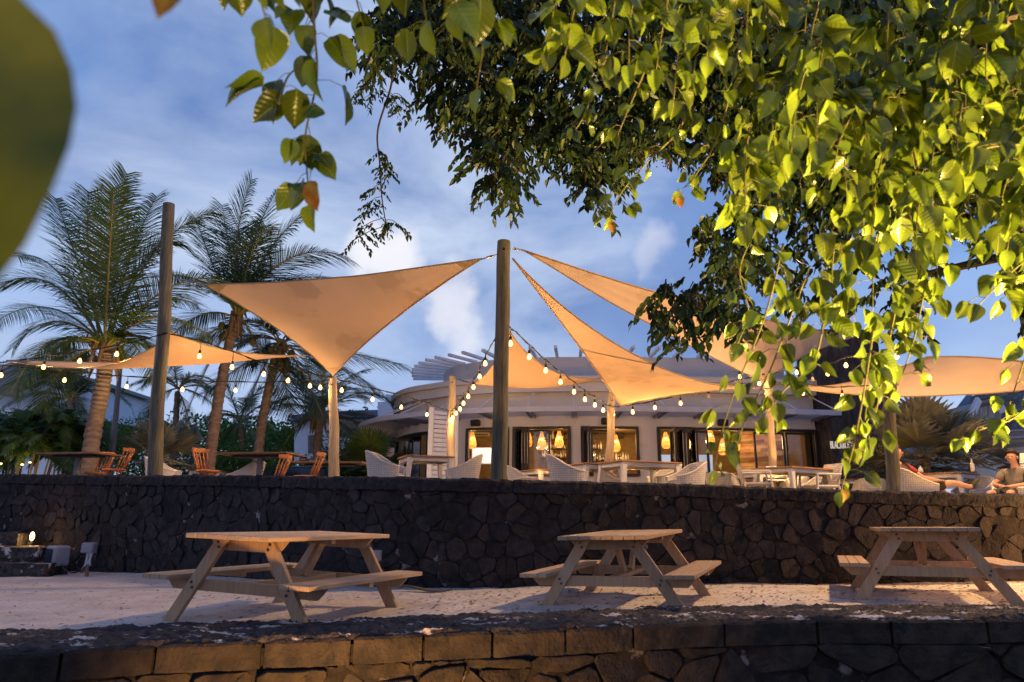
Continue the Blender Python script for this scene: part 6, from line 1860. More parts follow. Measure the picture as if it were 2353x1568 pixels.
massA = [(868, -60), (872, 70), (840, 130), (850, 180), (935, 120), (990, 170), (975, 235), (1048, 285), (1100, 345), (1120, 400), (1122, 440), (1160, 462), (1195, 425), (1190, 375), (1235, 330), (1290, 350), (1330, 400), (1345, 480), (1385, 455),
         (1400, 395), (1470, 330), (1500, 365), (1560, 340), (1600, 380), (1645, 430), (1690, 400), (1700, 330), (1730, 430), (1700, 470), (1600, 482), (1592, 525), (1640, 560), (1600, 620), (1535, 655), (1478, 700), (1500, 745), (1555, 765), (1545, 815), (1600, 770),
         (1660, 750), (1700, 790), (1740, 740), (1800, 700), (1900, 740), (2000, 720), (2080, 760), (2140, 700), (2200, 600), (2290, 600), (2290, 720), (2353, 760), (2420, 760), (2420, -60)]
rg = np.random.default_rng(4)
cc, aa, nn_, LL = [], [], [], []; twA = MB(); cnt = 0; ra = random.Random(23)


def cluster(p, rr_, size=0.104, nleaf=13, ln=None):
    """one drooping compound leaf spray"""
    ln = ln or rr_.uniform(0.22, 0.42); an = rr_.uniform(0, 6.28); d = Vector((math.cos(an) * 0.8, math.sin(an) * 0.6, -0.45)).normalized()
    for i in range(nleaf):
        f = i / nleaf; q = p + d * ln * f + Vector((0, 0, -0.35 * ln * f * f)); sdv = Vector((-d.y, d.x, 0)) * (1 if i % 2 else -1)
        ax = (d * 0.7 + sdv * 0.8 + Vector((rr_.uniform(-.3, .3), rr_.uniform(-.3, .3), -rr_.uniform(0.3, 1.1)))).normalized()
        qn = Vector((rr_.gauss(0, .6), rr_.gauss(-0.5, .6), rr_.gauss(0.5, .6))); nv = (qn - ax * qn.dot(ax)).normalized()
        cc.append(tuple(q)); aa.append(tuple(ax)); nn_.append(tuple(nv)); LL.append(size * rr_.uniform(0.7, 1.25))
    return d, ln


while cnt < 4300:
    u, v = ra.uniform(840, 2420), ra.uniform(-60, 820)
    if not inpoly(u, v, massA): continue
    if v > 470 and ra.random() < (0.50 if u < 1750 else 0.88): continue
    Y = ra.uniform(6.0, 8.6)
    p = P(u, v - 14, Y); d, ln = cluster(p, ra); cnt += 1
    if cnt % 5 == 0: twA.tube([p + Vector((ra.uniform(0, .1), 0, 0.10)), p, p + d * ln * 0.7 + Vector((0, 0, -0.1 * ln))], [0.009, 0.005, 0.002], 4)
v, f, uv = leaves_np(np.array(cc), np.array(aa), np.array(nn_), np.array(LL), 0.50, 5, 0.4, 0.3, lance, rg)
co_ = np_mesh('crown', v, f, M['leaf_small'], ta, uv=uv); twA.build('twigs', M['twig_dark'], co_, world=True)
# the thin twig that hangs alone at the left of the crown
cc, aa, nn_, LL = [], [], [], []
tw_ = MB(); path = [(930, 20), (912, 110), (898, 200), (868, 300), (873, 380), (878, 460), (890, 530)]
sm = smooth_path([P(u, v, 6.6) for u, v in path]); tw_.tube(sm, [0.014 * (1 - 0.8 * i / len(sm)) + 0.002 for i in range(len(sm))], 5)
for (u, v, du) in ((895, 150, -60), (890, 150, 50), (885, 205, -60), (880, 210, 35), (905, 215, 20), (895, 235, 30), (872, 370, 22), (872, 385, 28), (876, 425, -20), (878, 452, -30), (880, 470, -42), (884, 500, -60), (890, 505, 24), (890, 508, -6), (865, 345, 12), (885, 120, -35), (900, 100, -45), (905, 90, 35), (888, 180, -75), (884, 520, -70)):
    a = P(u, v, 6.6); e_ = P(u + du, v + abs(du) * 0.45, 6.6 + ra.uniform(-.2, .2)); tw_.tube([a, a.lerp(e_, 0.5) + Vector((0, 0, 0.02)), e_], 0.004, 4)
    for k in range(4): cluster(a.lerp(e_, 0.45 + 0.18 * k), ra, 0.062, 8, 0.16)
v, f, uv = leaves_np(np.array(cc), np.array(aa), np.array(nn_), np.array(LL), 0.44, 5, 0.4, 0.3, lance, rg)
o = np_mesh('hanging_twig_leaves', v, f, M['leaf_small'], ta, uv=uv); tw_.build('hanging_twig', M['twig_dark'], o, world=True)
# clusters of dull red seeds
sdm = MB()
for (u, v) in ((1180, 350), (1195, 380), (1500, 345), (1530, 370), (1470, 355), (1690, 350), (1660, 395), (1640, 360), (1300, 320), (1700, 620), (1600, 690)):
    for k in range(34):
        p = P(u + ra.gauss(0, 11), v + ra.gauss(0, 11), 7.0 + ra.uniform(-.2, .2)); sdm.sphere(p, 0.010, 5, 3)
sdm.build('seed_clusters', M['seed'], ta, world=True)
# ------------------------------------------------------------------ people
def skin(name, verts, edges, m_, par, sub=2, root=0):
    """verts: (x, y, z, rx, ry); one continuous skinned surface"""
    me = bpy.data.meshes.new(name); me.from_pydata([v[:3] for v in verts], edges, [])
    o = bpy.data.objects.new(name, me); COL.objects.link(o); o.parent = par
    md = o.modifiers.new('skin', 'SKIN'); md.use_smooth_shade = True; md.branch_smoothing = 0.6
    sv = me.skin_vertices[0].data
    for i, v in enumerate(verts): sv[i].radius = (v[3], v[4] if len(v) > 4 else v[3]); sv[i].use_root = (i == root)
    s = o.modifiers.new('sub', 'SUBSURF'); s.levels = sub; s.render_levels = sub
    me.materials.append(m_)
    return o


def hand(V, E_, wi, wrist, d, pl):
    """palm, four curled fingers and a thumb from vertex wi"""
    d = Vector(d).normalized(); side = d.cross(Vector(pl)).normalized(); pl = side.cross(d).normalized(); w_ = Vector(wrist)
    pi = len(V); c = w_ + d * 0.055; V.append((*c, 0.030, 0.016)); E_.append((wi, pi))
    for k, (sx, ln) in enumerate(((-0.030, 0.065), (-0.010, 0.078), (0.010, 0.075), (0.028, 0.060))):
        a = c + d * 0.040 + side * sx; b = a + d * ln * 0.5 - pl * 0.006; e_ = b + d * ln * 0.38 - pl * 0.022; n = len(V)
        V += [(*a, 0.010), (*b, 0.0085), (*e_, 0.007)]; E_ += [(pi, n), (n, n + 1), (n + 1, n + 2)]
    n = len(V); a = c - d * 0.020 - side * 0.032; b = a + d * 0.035 - side * 0.018; V += [(*a, 0.012), (*b, 0.009)]; E_ += [(pi, n), (n, n + 1)]


def seated(label, loc, rz, shirt, shorts, shoe, J, hair_len=1.0, cap=False):
    t = thing('person', label, 'person', loc, rz)
    V = []; E_ = []

    def add(p, r, r2=None, to=None):
        V.append((*p, r, r2 or r)); i = len(V) - 1
        if to is not None: E_.append((to, i))
        return i
    hip = add(J['hip'], 0.13, 0.10); bel = add(J['belly'], 0.125, 0.10, hip); ch = add(J['chest'], 0.145, 0.105, bel); nb = add(J['neck'], 0.060, 0.06, ch)
    nt_ = Vector(J['neck']).lerp(Vector(J['head']), 0.45); nk = add(nt_, 0.052, 0.055, nb)
    h = Vector(J['head']); f = Vector(J['face']).normalized()
    jaw = add(h - Z * 0.045 + f * 0.018, 0.066, 0.070, nk); md = add(h + Z * 0.015, 0.080, 0.086, jaw); tp_ = add(h + Z * 0.075 - f * 0.005, 0.066, 0.072, md)
    for s in ('l', 'r'):
        sh = add(J['sh' + s], 0.058, 0.058, ch); el = add(J['el' + s], 0.042, 0.042, sh); fm = add(Vector(J['el' + s]).lerp(Vector(J['wr' + s]), 0.35), 0.041, 0.040, el); wr = add(J['wr' + s], 0.027, 0.022, fm)
        hand(V, E_, wr, J['wr' + s], J['hd' + s], Z)
        th = add(J['kn' + s + 't'], 0.085, 0.085, hip); kn = add(J['kn' + s], 0.058, 0.058, th); cf = add(Vector(J['kn' + s]).lerp(Vector(J['an' + s]), 0.35), 0.056, 0.056, kn); an = add(J['an' + s], 0.036, 0.036, cf)
        ft = add(J['ft' + s], 0.036, 0.026, an)
    body = skin('body', V, E_, M['skin'], t)
    # face features
    sd = f.cross(Z).normalized()
    MB().sphere(h + f * 0.092 - Z * 0.010, 0.014, 8, 6, (1, 1, 1.6)).build('nose', M['skin'], t, smooth=True)
    for s in (-1, 1):
        MB().sphere(h + f * 0.078 + sd * 0.030 * s + Z * 0.018, 0.0085, 8, 6).build('eye', M['hair'], t, smooth=True)
        MB().sphere(h + sd * 0.083 * s - Z * 0.005, 0.022, 8, 6, (0.8, 0.5, 1.3)).build('ear', M['skin'], t, smooth=True)
    MB().sphere(h + f * 0.080 - Z * 0.050, 0.018, 8, 5, (0.6, 1.2, 0.35)).build('mouth', M['skin'], t, smooth=True)
    hv = MB(); hv.sphere((0, 0, 0), 1.0, 18, 12); o_ = MB(); 
    hr = []
    for v in hv.v:
        p = Vector(v); q = h + Z * 0.040 - f * 0.014 + Vector((p.x * 0.094, p.y * 0.094, p.z * 0.098))
        if p.dot(f) > 0.25 and p.z < 0.42: q = q - f * 0.060
        if p.z < -0.25 * hair_len: q = q.lerp(h - f * 0.02, 0.35)
        hr.append(tuple(q + Vector((1, 1, 1)) * 0.006 * mnoise.noise(q * 40)))
    o_.v = hr; o_.f = hv.f; o_.build('hair', M['hair'], t, smooth=True)
    # clothes: a little outside the body, ending cleanly
    sv = [(*J['hip'], 0.150, 0.125), (*J['belly'], 0.155, 0.125), (*J['chest'], 0.168, 0.128), (*(Vector(J['neck']) - Z * 0.025), 0.085, 0.085)]; se = [(0, 1), (1, 2), (2, 3)]
    for s in ('l', 'r'):
        n = len(sv); sv += [(*J['sh' + s], 0.080, 0.080), (*Vector(J['sh' + s]).lerp(Vector(J['el' + s]), 0.72), 0.066, 0.066)]; se += [(2, n), (n, n + 1)]
    skin('shirt', sv, se, shirt, t)
    pv = [(*J['hip'], 0.155, 0.13)]; pe = []
    for s in ('l', 'r'):
        n = len(pv); pv += [(*J['kn' + s + 't'], 0.105, 0.105), (*Vector(J['kn' + s + 't']).lerp(Vector(J['kn' + s]), 0.78), 0.088, 0.088)]; pe += [(0, n), (n, n + 1)]
    skin('shorts', pv, pe, shorts, t)
    for s in ('l', 'r'):
        a = Vector(J['an' + s]); b = Vector(J['ft' + s]); skin('shoe', [(*(a - Z * 0.02 if True else a), 0.048, 0.050), (*(a.lerp(b, 0.5)), 0.045, 0.040), (*b, 0.042, 0.032), (*(b + (b - a) * 0.35), 0.034, 0.024)], [(0, 1), (1, 2), (2, 3)], shoe, t, 1)
    return t


def jmid(a, b, f): return tuple(Vector(a).lerp(Vector(b), f))


J1 = dict(hip=(0.02, 0, 0.47), belly=(-0.09, 0, 0.64), chest=(-0.20, 0, 0.84), neck=(-0.23, 0, 0.97), head=(-0.20, 0, 1.12), face=(1, -0.12, 0.0),
          shl=(-0.19, 0.19, 0.90), ell=(0.02, 0.30, 0.68), wrl=(0.27, 0.22, 0.66), hdl=(0.8, -0.3, 0.0), shr=(-0.19, -0.19, 0.90), elr=(0.04, -0.29, 0.68), wrr=(0.29, -0.20, 0.66), hdr=(0.8, 0.25, -0.05),
          knl=(0.52, 0.13, 0.52), anl=(0.60, 0.14, 0.10), ftl=(0.74, 0.15, 0.04), knr=(0.55, -0.10, 0.62), anr=(0.92, 0.02, 0.56), ftr=(1.02, 0.02, 0.66))
for s in ('l', 'r'): J1['kn' + s + 't'] = jmid(J1['hip'], J1['kn' + s], 0.42); 
J2 = dict(hip=(-0.04, 0, 0.47), belly=(-0.10, 0, 0.64), chest=(-0.14, 0, 0.86), neck=(-0.13, 0, 1.00), head=(-0.07, 0, 1.14), face=(1, 0.25, -0.15),
          shl=(-0.13, 0.20, 0.92), ell=(0.02, 0.30, 0.68), wrl=(0.28, 0.10, 0.64), hdl=(0.7, -0.6, 0.0), shr=(-0.13, -0.20, 0.92), elr=(0.02, -0.30, 0.68), wrr=(0.28, -0.06, 0.66), hdr=(0.7, 0.6, 0.0),
          knl=(0.44, 0.17, 0.54), anl=(0.46, 0.18, 0.10), ftl=(0.60, 0.19, 0.04), knr=(0.44, -0.17, 0.54), anr=(0.40, -0.18, 0.10), ftr=(0.54, -0.19, 0.04))
for s in ('l', 'r'): J2['kn' + s + 't'] = jmid(J2['hip'], J2['kn' + s], 0.42)
h1 = P(2061, 1040, 11.75); seated('seated man in a red T-shirt and dark shorts leaning back behind the grey pole', (h1.x + 0.20, 11.75, h1.z - 1.12), R(-5), M['red_shirt'], M['dark_cloth'], M['shoe'], J1)
h2 = P(2319, 1051, 12.0); seated('seated man in a grey-brown short-sleeved shirt facing left at the right edge', (h2.x - 0.0, 12.0, h2.z - 1.14), R(205), M['grey_shirt'], M['dark_cloth'], M['shoe'], J2)
# ------------------------------------------------------------------ small things on the tables and the sand
def table_bottle(label, u, v, Y, cat='bottle', h=0.24, r=0.035):
    c = P(u, v, Y); t = thing('water_bottle', label, cat, c, 0)
    MB().lathe((0, 0, 0), [(r, 0), (r * 1.05, 0.01), (r * 1.05, h * 0.55), (r * 0.45, h * 0.72), (r * 0.42, h * 0.9)], 14).build('glass_body', M['bottle_clear'], t, smooth=True)
    MB().lathe((0, 0, h * 0.9), [(r * 0.5, 0), (r * 0.5, h * 0.1)], 12).build('cap', M['steel'], t)


table_bottle('clear glass bottle standing on the table between the two men', 2236, 1084, 12.9)
table_bottle('small glass tumbler at the left corner of the men’s table'.replace('’', ''), 2116, 1086, 12.9, 'glass', 0.12, 0.04)
for (u, v, Y, lab) in ((1772, 1081, 15.3, 'folded white menu card on the far white table'),):
    c = P(u, v, Y); t = thing('menu_card', lab, 'menu', c); MB().box((0, 0, 0.03), (0.22, 0.03, 0.12)).build('card', M['white_paint'], t)


def jbox(label, u0, v0, u1, v1, Y, dep=0.12):
    a = P(u0, v0, Y); b_ = P(u1, v1, Y); t = thing('junction_box', label, 'electrical box', ((a.x + b_.x) / 2, Y, b_.z), 0, 'grey electrical boxes by the wall')
    MB().cbox(((a.x + b_.x) / 2, Y, (a.z + b_.z) / 2), (b_.x - a.x, dep, a.z - b_.z), 0.012).build('housing', M['junction_grey'], t, world=True)
    MB().cbox(((a.x + b_.x) / 2, Y - dep / 2 - 0.008, (a.z + b_.z) / 2), ((b_.x - a.x) * 0.9, 0.02, (a.z - b_.z) * 0.9), 0.006).build('cover', M['junction_grey'], t, world=True)
    return t


t = jbox('small grey electrical box on short stakes at the foot of the terrace wall', 193, 1247, 218, 1271, 11.95)
g = P(199, 1322, 11.7)
for (u0, v0, u1, v1, m_, r_) in ((203, 1271, 196, 1303, 'conduit', 0.022), (212, 1271, 200, 1303, 'conduit', 0.018), (200, 1300, 199, 1326, 'stake', 0.030), (196, 1300, 187, 1315, 'stake', 0.026), (207, 1270, 207, 1300, 'conduit', 0.014)):
    MB().tube([P(u0, v0, 11.9), P(u1, v1, 11.8)], r_, 8).build('stake' if m_ == 'stake' else 'conduit', M[m_], t, world=True)
MB().tube(smooth_path([P(201, 1298, 11.8), P(185, 1312, 11.7), P(165, 1316, 11.6), (P(148, 1308, 11.8)), P(142, 1297, 12.0)]), 0.010, 6).build('loose_cable', M['cable'], t, world=True)
t = thing('floodlight', 'unlit boxy floodlight lying at the foot of the wall beside the steps', 'floodlight', P(130, 1293, 12.1))
c = P(133, 1277, 12.15); MB().cbox(c, (0.34, 0.26, 0.32), 0.03, rz=R(-35)).build('housing', M['junction_grey'], t, world=True)
d = Matrix.Rotation(R(-35), 3, 'Z') @ Vector((-0.02, -0.137, 0)); MB().box(c + d, (0.25, 0.012, 0.22), rz=R(-35)).build('lens', M['window_dark'], t, world=True)
t = jbox('square grey cover plate fixed to the wall behind the first picnic table', 847, 1264, 876, 1290, 9.55, 0.05)
t = jbox('pale cover plate low on the wall behind the first picnic table', 864, 1311, 880, 1330, 9.5, 0.05)
# lit step light
t = thing('step_light', 'small oval wall light glowing above the stone steps', 'wall light', P(74, 1232, 12.9))
c = P(74, 1233, 12.85); MB().sphere(c, 0.058, 12, 8, (0.7, 0.5, 1.35)).build('glass', M['lamp_glow'], t, world=True, smooth=True)
MB().tube([c - Z * 0.10, c - Z * 0.16], 0.05, 10).build('base', M['dark_metal'], t, world=True)
lamp('step_glow', 'POINT', c + Vector((0, -0.12, 0)), 6, WARM, 0.06, parent=t)
# barrier tape trodden into the sand and dried palm debris
b = MB(); pts = smooth_path([Vector((q.x, q.y, sand_z(q.x, q.y) + 0.012)) for q in (PZ(350, 1322, -.03), PZ(385, 1325, -.03), PZ(425, 1327, -.03), PZ(455, 1331, -.02), PZ(500, 1334, -.02))])
for i, p in enumerate(pts):
    w_ = 0.028; tw = 0.6 * math.sin(i * 0.9); b.v += [(p.x, p.y - w_ * math.cos(tw), sand_z(p.x, p.y) + 0.012 - w_ * 0.3 * math.sin(tw)), (p.x, p.y + w_ * math.cos(tw), sand_z(p.x, p.y) + 0.012 + w_ * 0.5 * math.sin(tw))]
for i in range(len(pts) - 1): b.f.append((2 * i, 2 * i + 1, 2 * i + 3, 2 * i + 2))
o = b.build('barrier_tape', M['red_tape']); tag(o, 'strip of faded red tape lying on the sand left of the first picnic table', 'tape')
for (u, v, s_, rz, lab) in ((925, 1337, 0.40, 15, 'dried curled palm sheath lying against the foot of the wall'), (975, 1361, 0.5, -8, 'flat dried palm sheath lying on the sand between two picnic tables'), (905, 1350, 0.22, 40, 'small dried scrap of palm beside the curled sheath')):
    p = PZ(u, v, 0.02); b = MB(); n = 12
    for i in range(n + 1):
        f = i / n; w_ = 0.10 * s_ * 2 * math.sin(math.pi * min(0.98, f + 0.02)); k = 0.05 * math.sin(f * 7 + u)
        for j in (-1, -0.4, 0.4, 1): b.v.append(((f - 0.5) * s_ * 1.4, j * w_ * 0.5 + k * 0.3, 0.015 + abs(j) * 0.07 * s_ + 0.05 * s_ * math.sin(f * 5 + u)))
    for i in range(n):
        for j in range(3): b.f.append((i * 4 + j, i * 4 + j + 1, (i + 1) * 4 + j + 1, (i + 1) * 4 + j))
    o = b.build('dried_sheath', M['dead_leaf']); o.location = (p.x, p.y, sand_z(p.x, p.y)); o.rotation_euler = (0, 0, R(rz)); s2 = o.modifiers.new('s', 'SOLIDIFY'); s2.thickness = 0.008
    tag(o, lab, 'palm debris', 'dried palm debris on the sand')
# fallen leaves and crumbs scattered over the sand
rg = np.random.default_rng(9); n = 8000; xs = rg.uniform(-9, 9, n); ys = rg.uniform(5.6, 10.8, n) ; keep = (rg.random(n) < np.clip(0.25 + (xs + 4) * 0.09, 0.12, 1.0)); xs, ys = xs[keep], ys[keep]; n = len(xs)
kk = ys > np.interp(xs, [p_[0] for p_ in NWB], [p_[1] for p_ in NWB]) - 0.05; xs, ys = xs[kk], ys[kk]; n = len(xs); zs = np.array([sand_z(a, b_) for a, b_ in zip(xs, ys)]) + 0.004; an = rg.normal(0.2, 0.7, n); L_ = rg.uniform(0.012, 0.045, n); w_ = L_ * rg.uniform(0.2, 0.4, n)
ax = np.stack([np.cos(an), np.sin(an), rg.uniform(-0.15, 0.35, n)], 1); sd = np.stack([-np.sin(an), np.cos(an), rg.uniform(-.3, .3, n)], 1); c = np.stack([xs, ys, zs + 0.003], 1)
v = np.stack([c - ax * L_[:, None], c + sd * w_[:, None], c + ax * L_[:, None], c - sd * w_[:, None]], 1).reshape(-1, 3)
tag(np_mesh('leaf_litter', v, np.arange(n * 4).reshape(-1, 4), M['dead_leaf'], None), kind='stuff')


# ------------------------------------------------------------------ street things behind the terrace
c = P(257, 1040, 23.0); t = thing('lamp_post', 'slender grey-blue post leaning behind the stout palm trunk', 'post', (c.x, c.y, 1.0))
MB().tube([(c.x - .02, c.y, 1.0), P(257, 1040, 23.0), P(266, 960, 23.0), P(275, 860, 23.0), P(284, 745, 23.0)], [0.10, 0.095, 0.085, 0.07, 0.05], 12).build('shaft', M['post_grey'], t, world=True)
MB().cbox((c.x, c.y, 1.05), (0.32, 0.32, 0.1), 0.01).build('base', M['post_grey'], t, world=True)
c = P(447, 1040, 28.0); t = thing('road_sign', 'triangular road sign seen from behind on a thin post', 'road sign', (c.x, c.y, 1.0))
a, b_, d = P(449, 976, 28.0), P(427, 1010, 28.0), P(467, 1013, 28.0)
bb = MB(); bb.v = [tuple(a), tuple(b_), tuple(d)] + [tuple(q + Vector((0, 0.03, 0))) for q in (a, b_, d)]; bb.f = [(0, 1, 2), (5, 4, 3), (0, 3, 4, 1), (1, 4, 5, 2), (2, 5, 3, 0)]
bb.build('plate', M['sign_back'], t, world=True, bevel=0.004); MB().tube([(c.x, c.y - 0.05, 1.0), a + Vector((0, -0.05, -0.15))], 0.035, 8).build('post', M['post_grey'], t, world=True)
c = P(697, 1056, 30.0); t = thing('no_entry_sign', 'round red and white no-entry sign on a low post', 'road sign', (c.x, c.y, 1.0))
q = Matrix.Rotation(R(90), 3, 'X')
MB().lathe(c, [(0.185, 0.0), (0.185, 0.02)], 24, rot=q).build('plate', M['white_paint'], t, world=True); MB().lathe(c + Vector((0, -0.012, 0)), [(0.165, 0.0), (0.165, 0.012)], 24, rot=q).build('disc', M['sign_red'], t, world=True)
MB().box(c + Vector((0, -0.045, 0)), (0.22, 0.012, 0.05)).build('bar', M['white_paint'], t, world=True); MB().tube([(c.x, c.y + 0.03, 1.0), c + Vector((0, 0.03, 0.1))], 0.025, 8).build('post', M['post_grey'], t, world=True)


def car(label, u, v, Y, rz, m_):
    c = P(u, v, Y); t = thing('parked_car', label, 'car', (c.x, c.y, c.z - 1.45), rz, 'cars parked beyond the terrace')
    def loft(secs, nm, mm, par):
        b = MB(); n = len(secs[0][1])
        for x, pr_ in secs: b.v += [(x, y, z) for y, z in pr_]
        for i in range(len(secs) - 1):
            for k in range(n): b.f.append((i * n + k, i * n + (k + 1) % n, (i + 1) * n + (k + 1) % n, (i + 1) * n + k))
        b.f += [tuple(range(n)), tuple(range((len(secs) - 1) * n, len(secs) * n))[::-1]]
        o = b.build(nm, mm, par, smooth=False); s = o.modifiers.new('b', 'BEVEL'); s.width = 0.05; s.segments = 3; return o
    sec = lambda w_, z0, z1: [(-w_, z0), (-w_ * 1.02, (z0 + z1) / 2), (-w_ * 0.94, z1), (w_ * 0.94, z1), (w_ * 1.02, (z0 + z1) / 2), (w_, z0)]
    bd = loft([(-2.15, sec(0.75, 0.35, 0.80)), (-1.9, sec(0.84, 0.25, 0.95)), (1.0, sec(0.86, 0.22, 0.92)), (1.8, sec(0.82, 0.25, 0.80)), (2.15, sec(0.72, 0.35, 0.65))], 'body', m_, t)
    loft([(-1.75, sec(0.74, 0.90, 0.95)), (-1.25, sec(0.68, 0.90, 1.40)), (0.15, sec(0.68, 0.90, 1.45)), (1.0, sec(0.74, 0.88, 0.93))], 'glasshouse', M['window_dark'], t)
    loft([(-1.20, sec(0.60, 1.40, 1.46)), (0.10, sec(0.60, 1.44, 1.50))], 'roof', m_, t)
    for x in (-1.3, 1.3):
        for y in (-0.80, 0.80):
            w_ = MB().lathe((x, y, 0.32), [(0.32, -0.10), (0.32, 0.10)], 20, rot=Matrix.Rotation(R(90), 3, 'X')).build('wheel', M['tyre'], t)
            MB().lathe((x, y, 0.32), [(0.19, -0.112), (0.19, 0.112)], 12, rot=Matrix.Rotation(R(90), 3, 'X')).build('rim', M['steel'], w_)
    for y in (-0.6, 0.6): MB().box((2.12, y, 0.62), (0.06, 0.25, 0.10)).build('headlight', M['white_paint'], t)


car('dark parked car seen over the wall behind the lit pole', 692, 1077, 27.0, R(170), M['car_paint'])
car('white parked car at the right of the short lit pole', 905, 1083, 29.0, R(185), M['car_white'])
car('blue-grey parked car behind the orange chairs in the middle', 630, 1079, 30.0, R(175), M['car_paint'])
# low white wall with garden lights at the far left
t = thing('garden_wall', 'low white garden wall behind the areca palms', 'wall', P(120, 1060, 24))
a = P(-60, 1052, 24.0); b_ = P(205, 1058, 24.0); b = MB(); b.beam((a.x, a.y, (a.z + 0.9) / 2), (b_.x, b_.y, (a.z + 0.9) / 2), 0.25, a.z - 0.9); b.build('wall', M['far_white'], t, world=True)
b = MB(); b.beam((a.x, a.y, a.z + 0.03), (b_.x, b_.y, a.z + 0.03), 0.32, 0.055); b.build('coping', M['far_white'], t, world=True)
for (u, v, lab) in ((51, 1068, 'small lit garden light, left of the pair'), (69, 1063, 'small lit garden light, right of the pair'), (2, 1066, 'orange garden light at the far left edge')):
    c = P(u, v, 19.0); t = thing('garden_light', lab, 'garden light', (c.x, c.y, c.z - 0.3)); MB().tube([(c.x, c.y, c.z - 0.35), c], 0.015, 6).build('stem', M['dark_metal'], t, world=True)
    MB().sphere(c, 0.032, 10, 6, (1, 1, 0.55)).build('lens', M['lamp_glow'], t, world=True); lamp('garden_glow', 'POINT', c + Z * 0.1, 5, WARM, 0.05, parent=t)


# ------------------------------------------------------------------ neighbouring buildings
def slab(pts, back, name, m_, par, uv=False):
    """polygon given as (u, v, Y) corners, with real depth `back` behind it"""
    f = [P(*p) for p in pts]; n = len(f); b = MB()
    b.v = [tuple(q) for q in f] + [tuple(q + Vector((0, back, 0))) for q in f]
    b.f = [tuple(range(n)), tuple(range(n, 2 * n))[::-1]] + [(i, (i + 1) % n, n + (i + 1) % n, n + i) for i in range(n)]
    return b.build(name, m_, par, world=True)


wh = thing('white_house', 'white gabled building with louvred upper windows at the far left', 'house', P(80, 960, 34))
slab([(-140, 905, 33), (34, 836, 33), (60, 842, 33.2), (216, 880, 36), (216, 960, 36), (-140, 960, 33)], 6, 'wall', M['far_white'], wh)
slab([(-140, 893, 32.6), (34, 829, 32.6), (36, 836, 32.6), (-140, 912, 32.6)], 6.6, 'roof', M['far_roof'], wh)
slab([(34, 829, 32.6), (150, 853, 34.0), (235, 876, 36), (235, 884, 36), (150, 861, 34.0), (36, 836, 32.6)], 6.4, 'roof', M['far_roof'], wh)
slab([(-140, 912, 32.7), (30, 843, 32.7), (60, 848, 33.0), (150, 866, 34.1), (150, 872, 34.1), (72, 856, 33.0), (40, 868, 32.9), (0, 890, 32.7), (-140, 940, 32.7)], 0.3, 'gable_panel', M['far_roof'], wh)
slab([(-60, 900, 32.55), (0, 889, 32.55), (41, 879, 32.55), (36, 918, 32.55), (23, 913, 32.55), (0, 908, 32.55), (-60, 900, 32.55)], 0.2, 'window', M['window_dark'], wh)
slab([(50, 877, 32.6), (73, 867, 32.8), (73, 893, 32.8), (50, 894, 32.6)], 0.3, 'window', M['window_dark'], wh)
lw = slab([(76, 869, 32.7), (216, 896, 35.6), (216, 918, 35.6), (74, 894, 32.7)], 0.1, 'window', M['window_dark'], wh)
for i in range(7):
    f = (i + 0.3) / 6.6; MB().beam(P(74, 868 + 26 * f, 32.55), P(217, 896 + 22 * f, 35.4), 0.08, 0.075).build('louvre', M['white_paint'], lw, world=True)
for k in range(6):
    u = 76 + 28 * k; f = (u - 76) / 140; MB().beam(P(u, 866 + 28 * f, 32.6 + 3 * f), P(u, 896 + 23 * f, 32.6 + 3 * f), 0.08, 0.06, (1, 0, 0)).build('mullion', M['white_paint'], lw, world=True)
slab([(-60, 926, 32.3), (60, 944, 32.3), (60, 952, 32.3), (-60, 934, 32.3)], 0.6, 'ledge', M['far_white'], wh)
wm = thing('white_block', 'plain white stepped block left of the restaurant roof', 'building', P(890, 1000, 34))
slab([(868, 924, 33), (886, 924, 33), (886, 906, 33), (921, 909, 33), (960, 920, 33), (960, 1050, 33), (868, 1050, 33)], 4, 'wall', M['far_white'], wm)
wf = thing('flat_roofed_building', 'low building with a wide grey flat roof and white walls behind the palms', 'building', P(800, 1000, 36))
slab([(668, 955, 35.5), (730, 946, 35.5), (868, 942, 35.5), (868, 958, 35.5), (730, 960, 35.5), (668, 968, 35.5)], 6, 'roof', M['metal_roof'], wf)
slab([(676, 962, 36.2), (866, 957, 36.2), (866, 1060, 36.2), (676, 1060, 36.2)], 5, 'wall', M['far_white'], wf)
slab([(770, 970, 36.1), (840, 970, 36.1), (840, 1004, 36.1), (770, 1004, 36.1)], 0.3, 'window', M['window_dark'], wf)
slab([(708, 1000, 36.1), (722, 1000, 36.1), (722, 1040, 36.1), (708, 1040, 36.1)], 0.3, 'door', M['window_dark'], wf)
t = thing('sign_board', 'small white board standing at the left of the folding doors', 'sign', P(893, 1045, 21.5))
a = P(882, 1029, 21.6); b_ = P(905, 1050, 21.6); MB().box(((a.x + b_.x) / 2, a.y, (a.z + b_.z) / 2), (b_.x - a.x, 0.03, a.z - b_.z)).build('board', M['white_paint'], t, world=True)
MB().tube([(a.x + 0.15, a.y + 0.04, FZ), (a.x + 0.15, a.y + 0.04, b_.z)], 0.02, 6).build('post', M['dark_metal'], t, world=True)


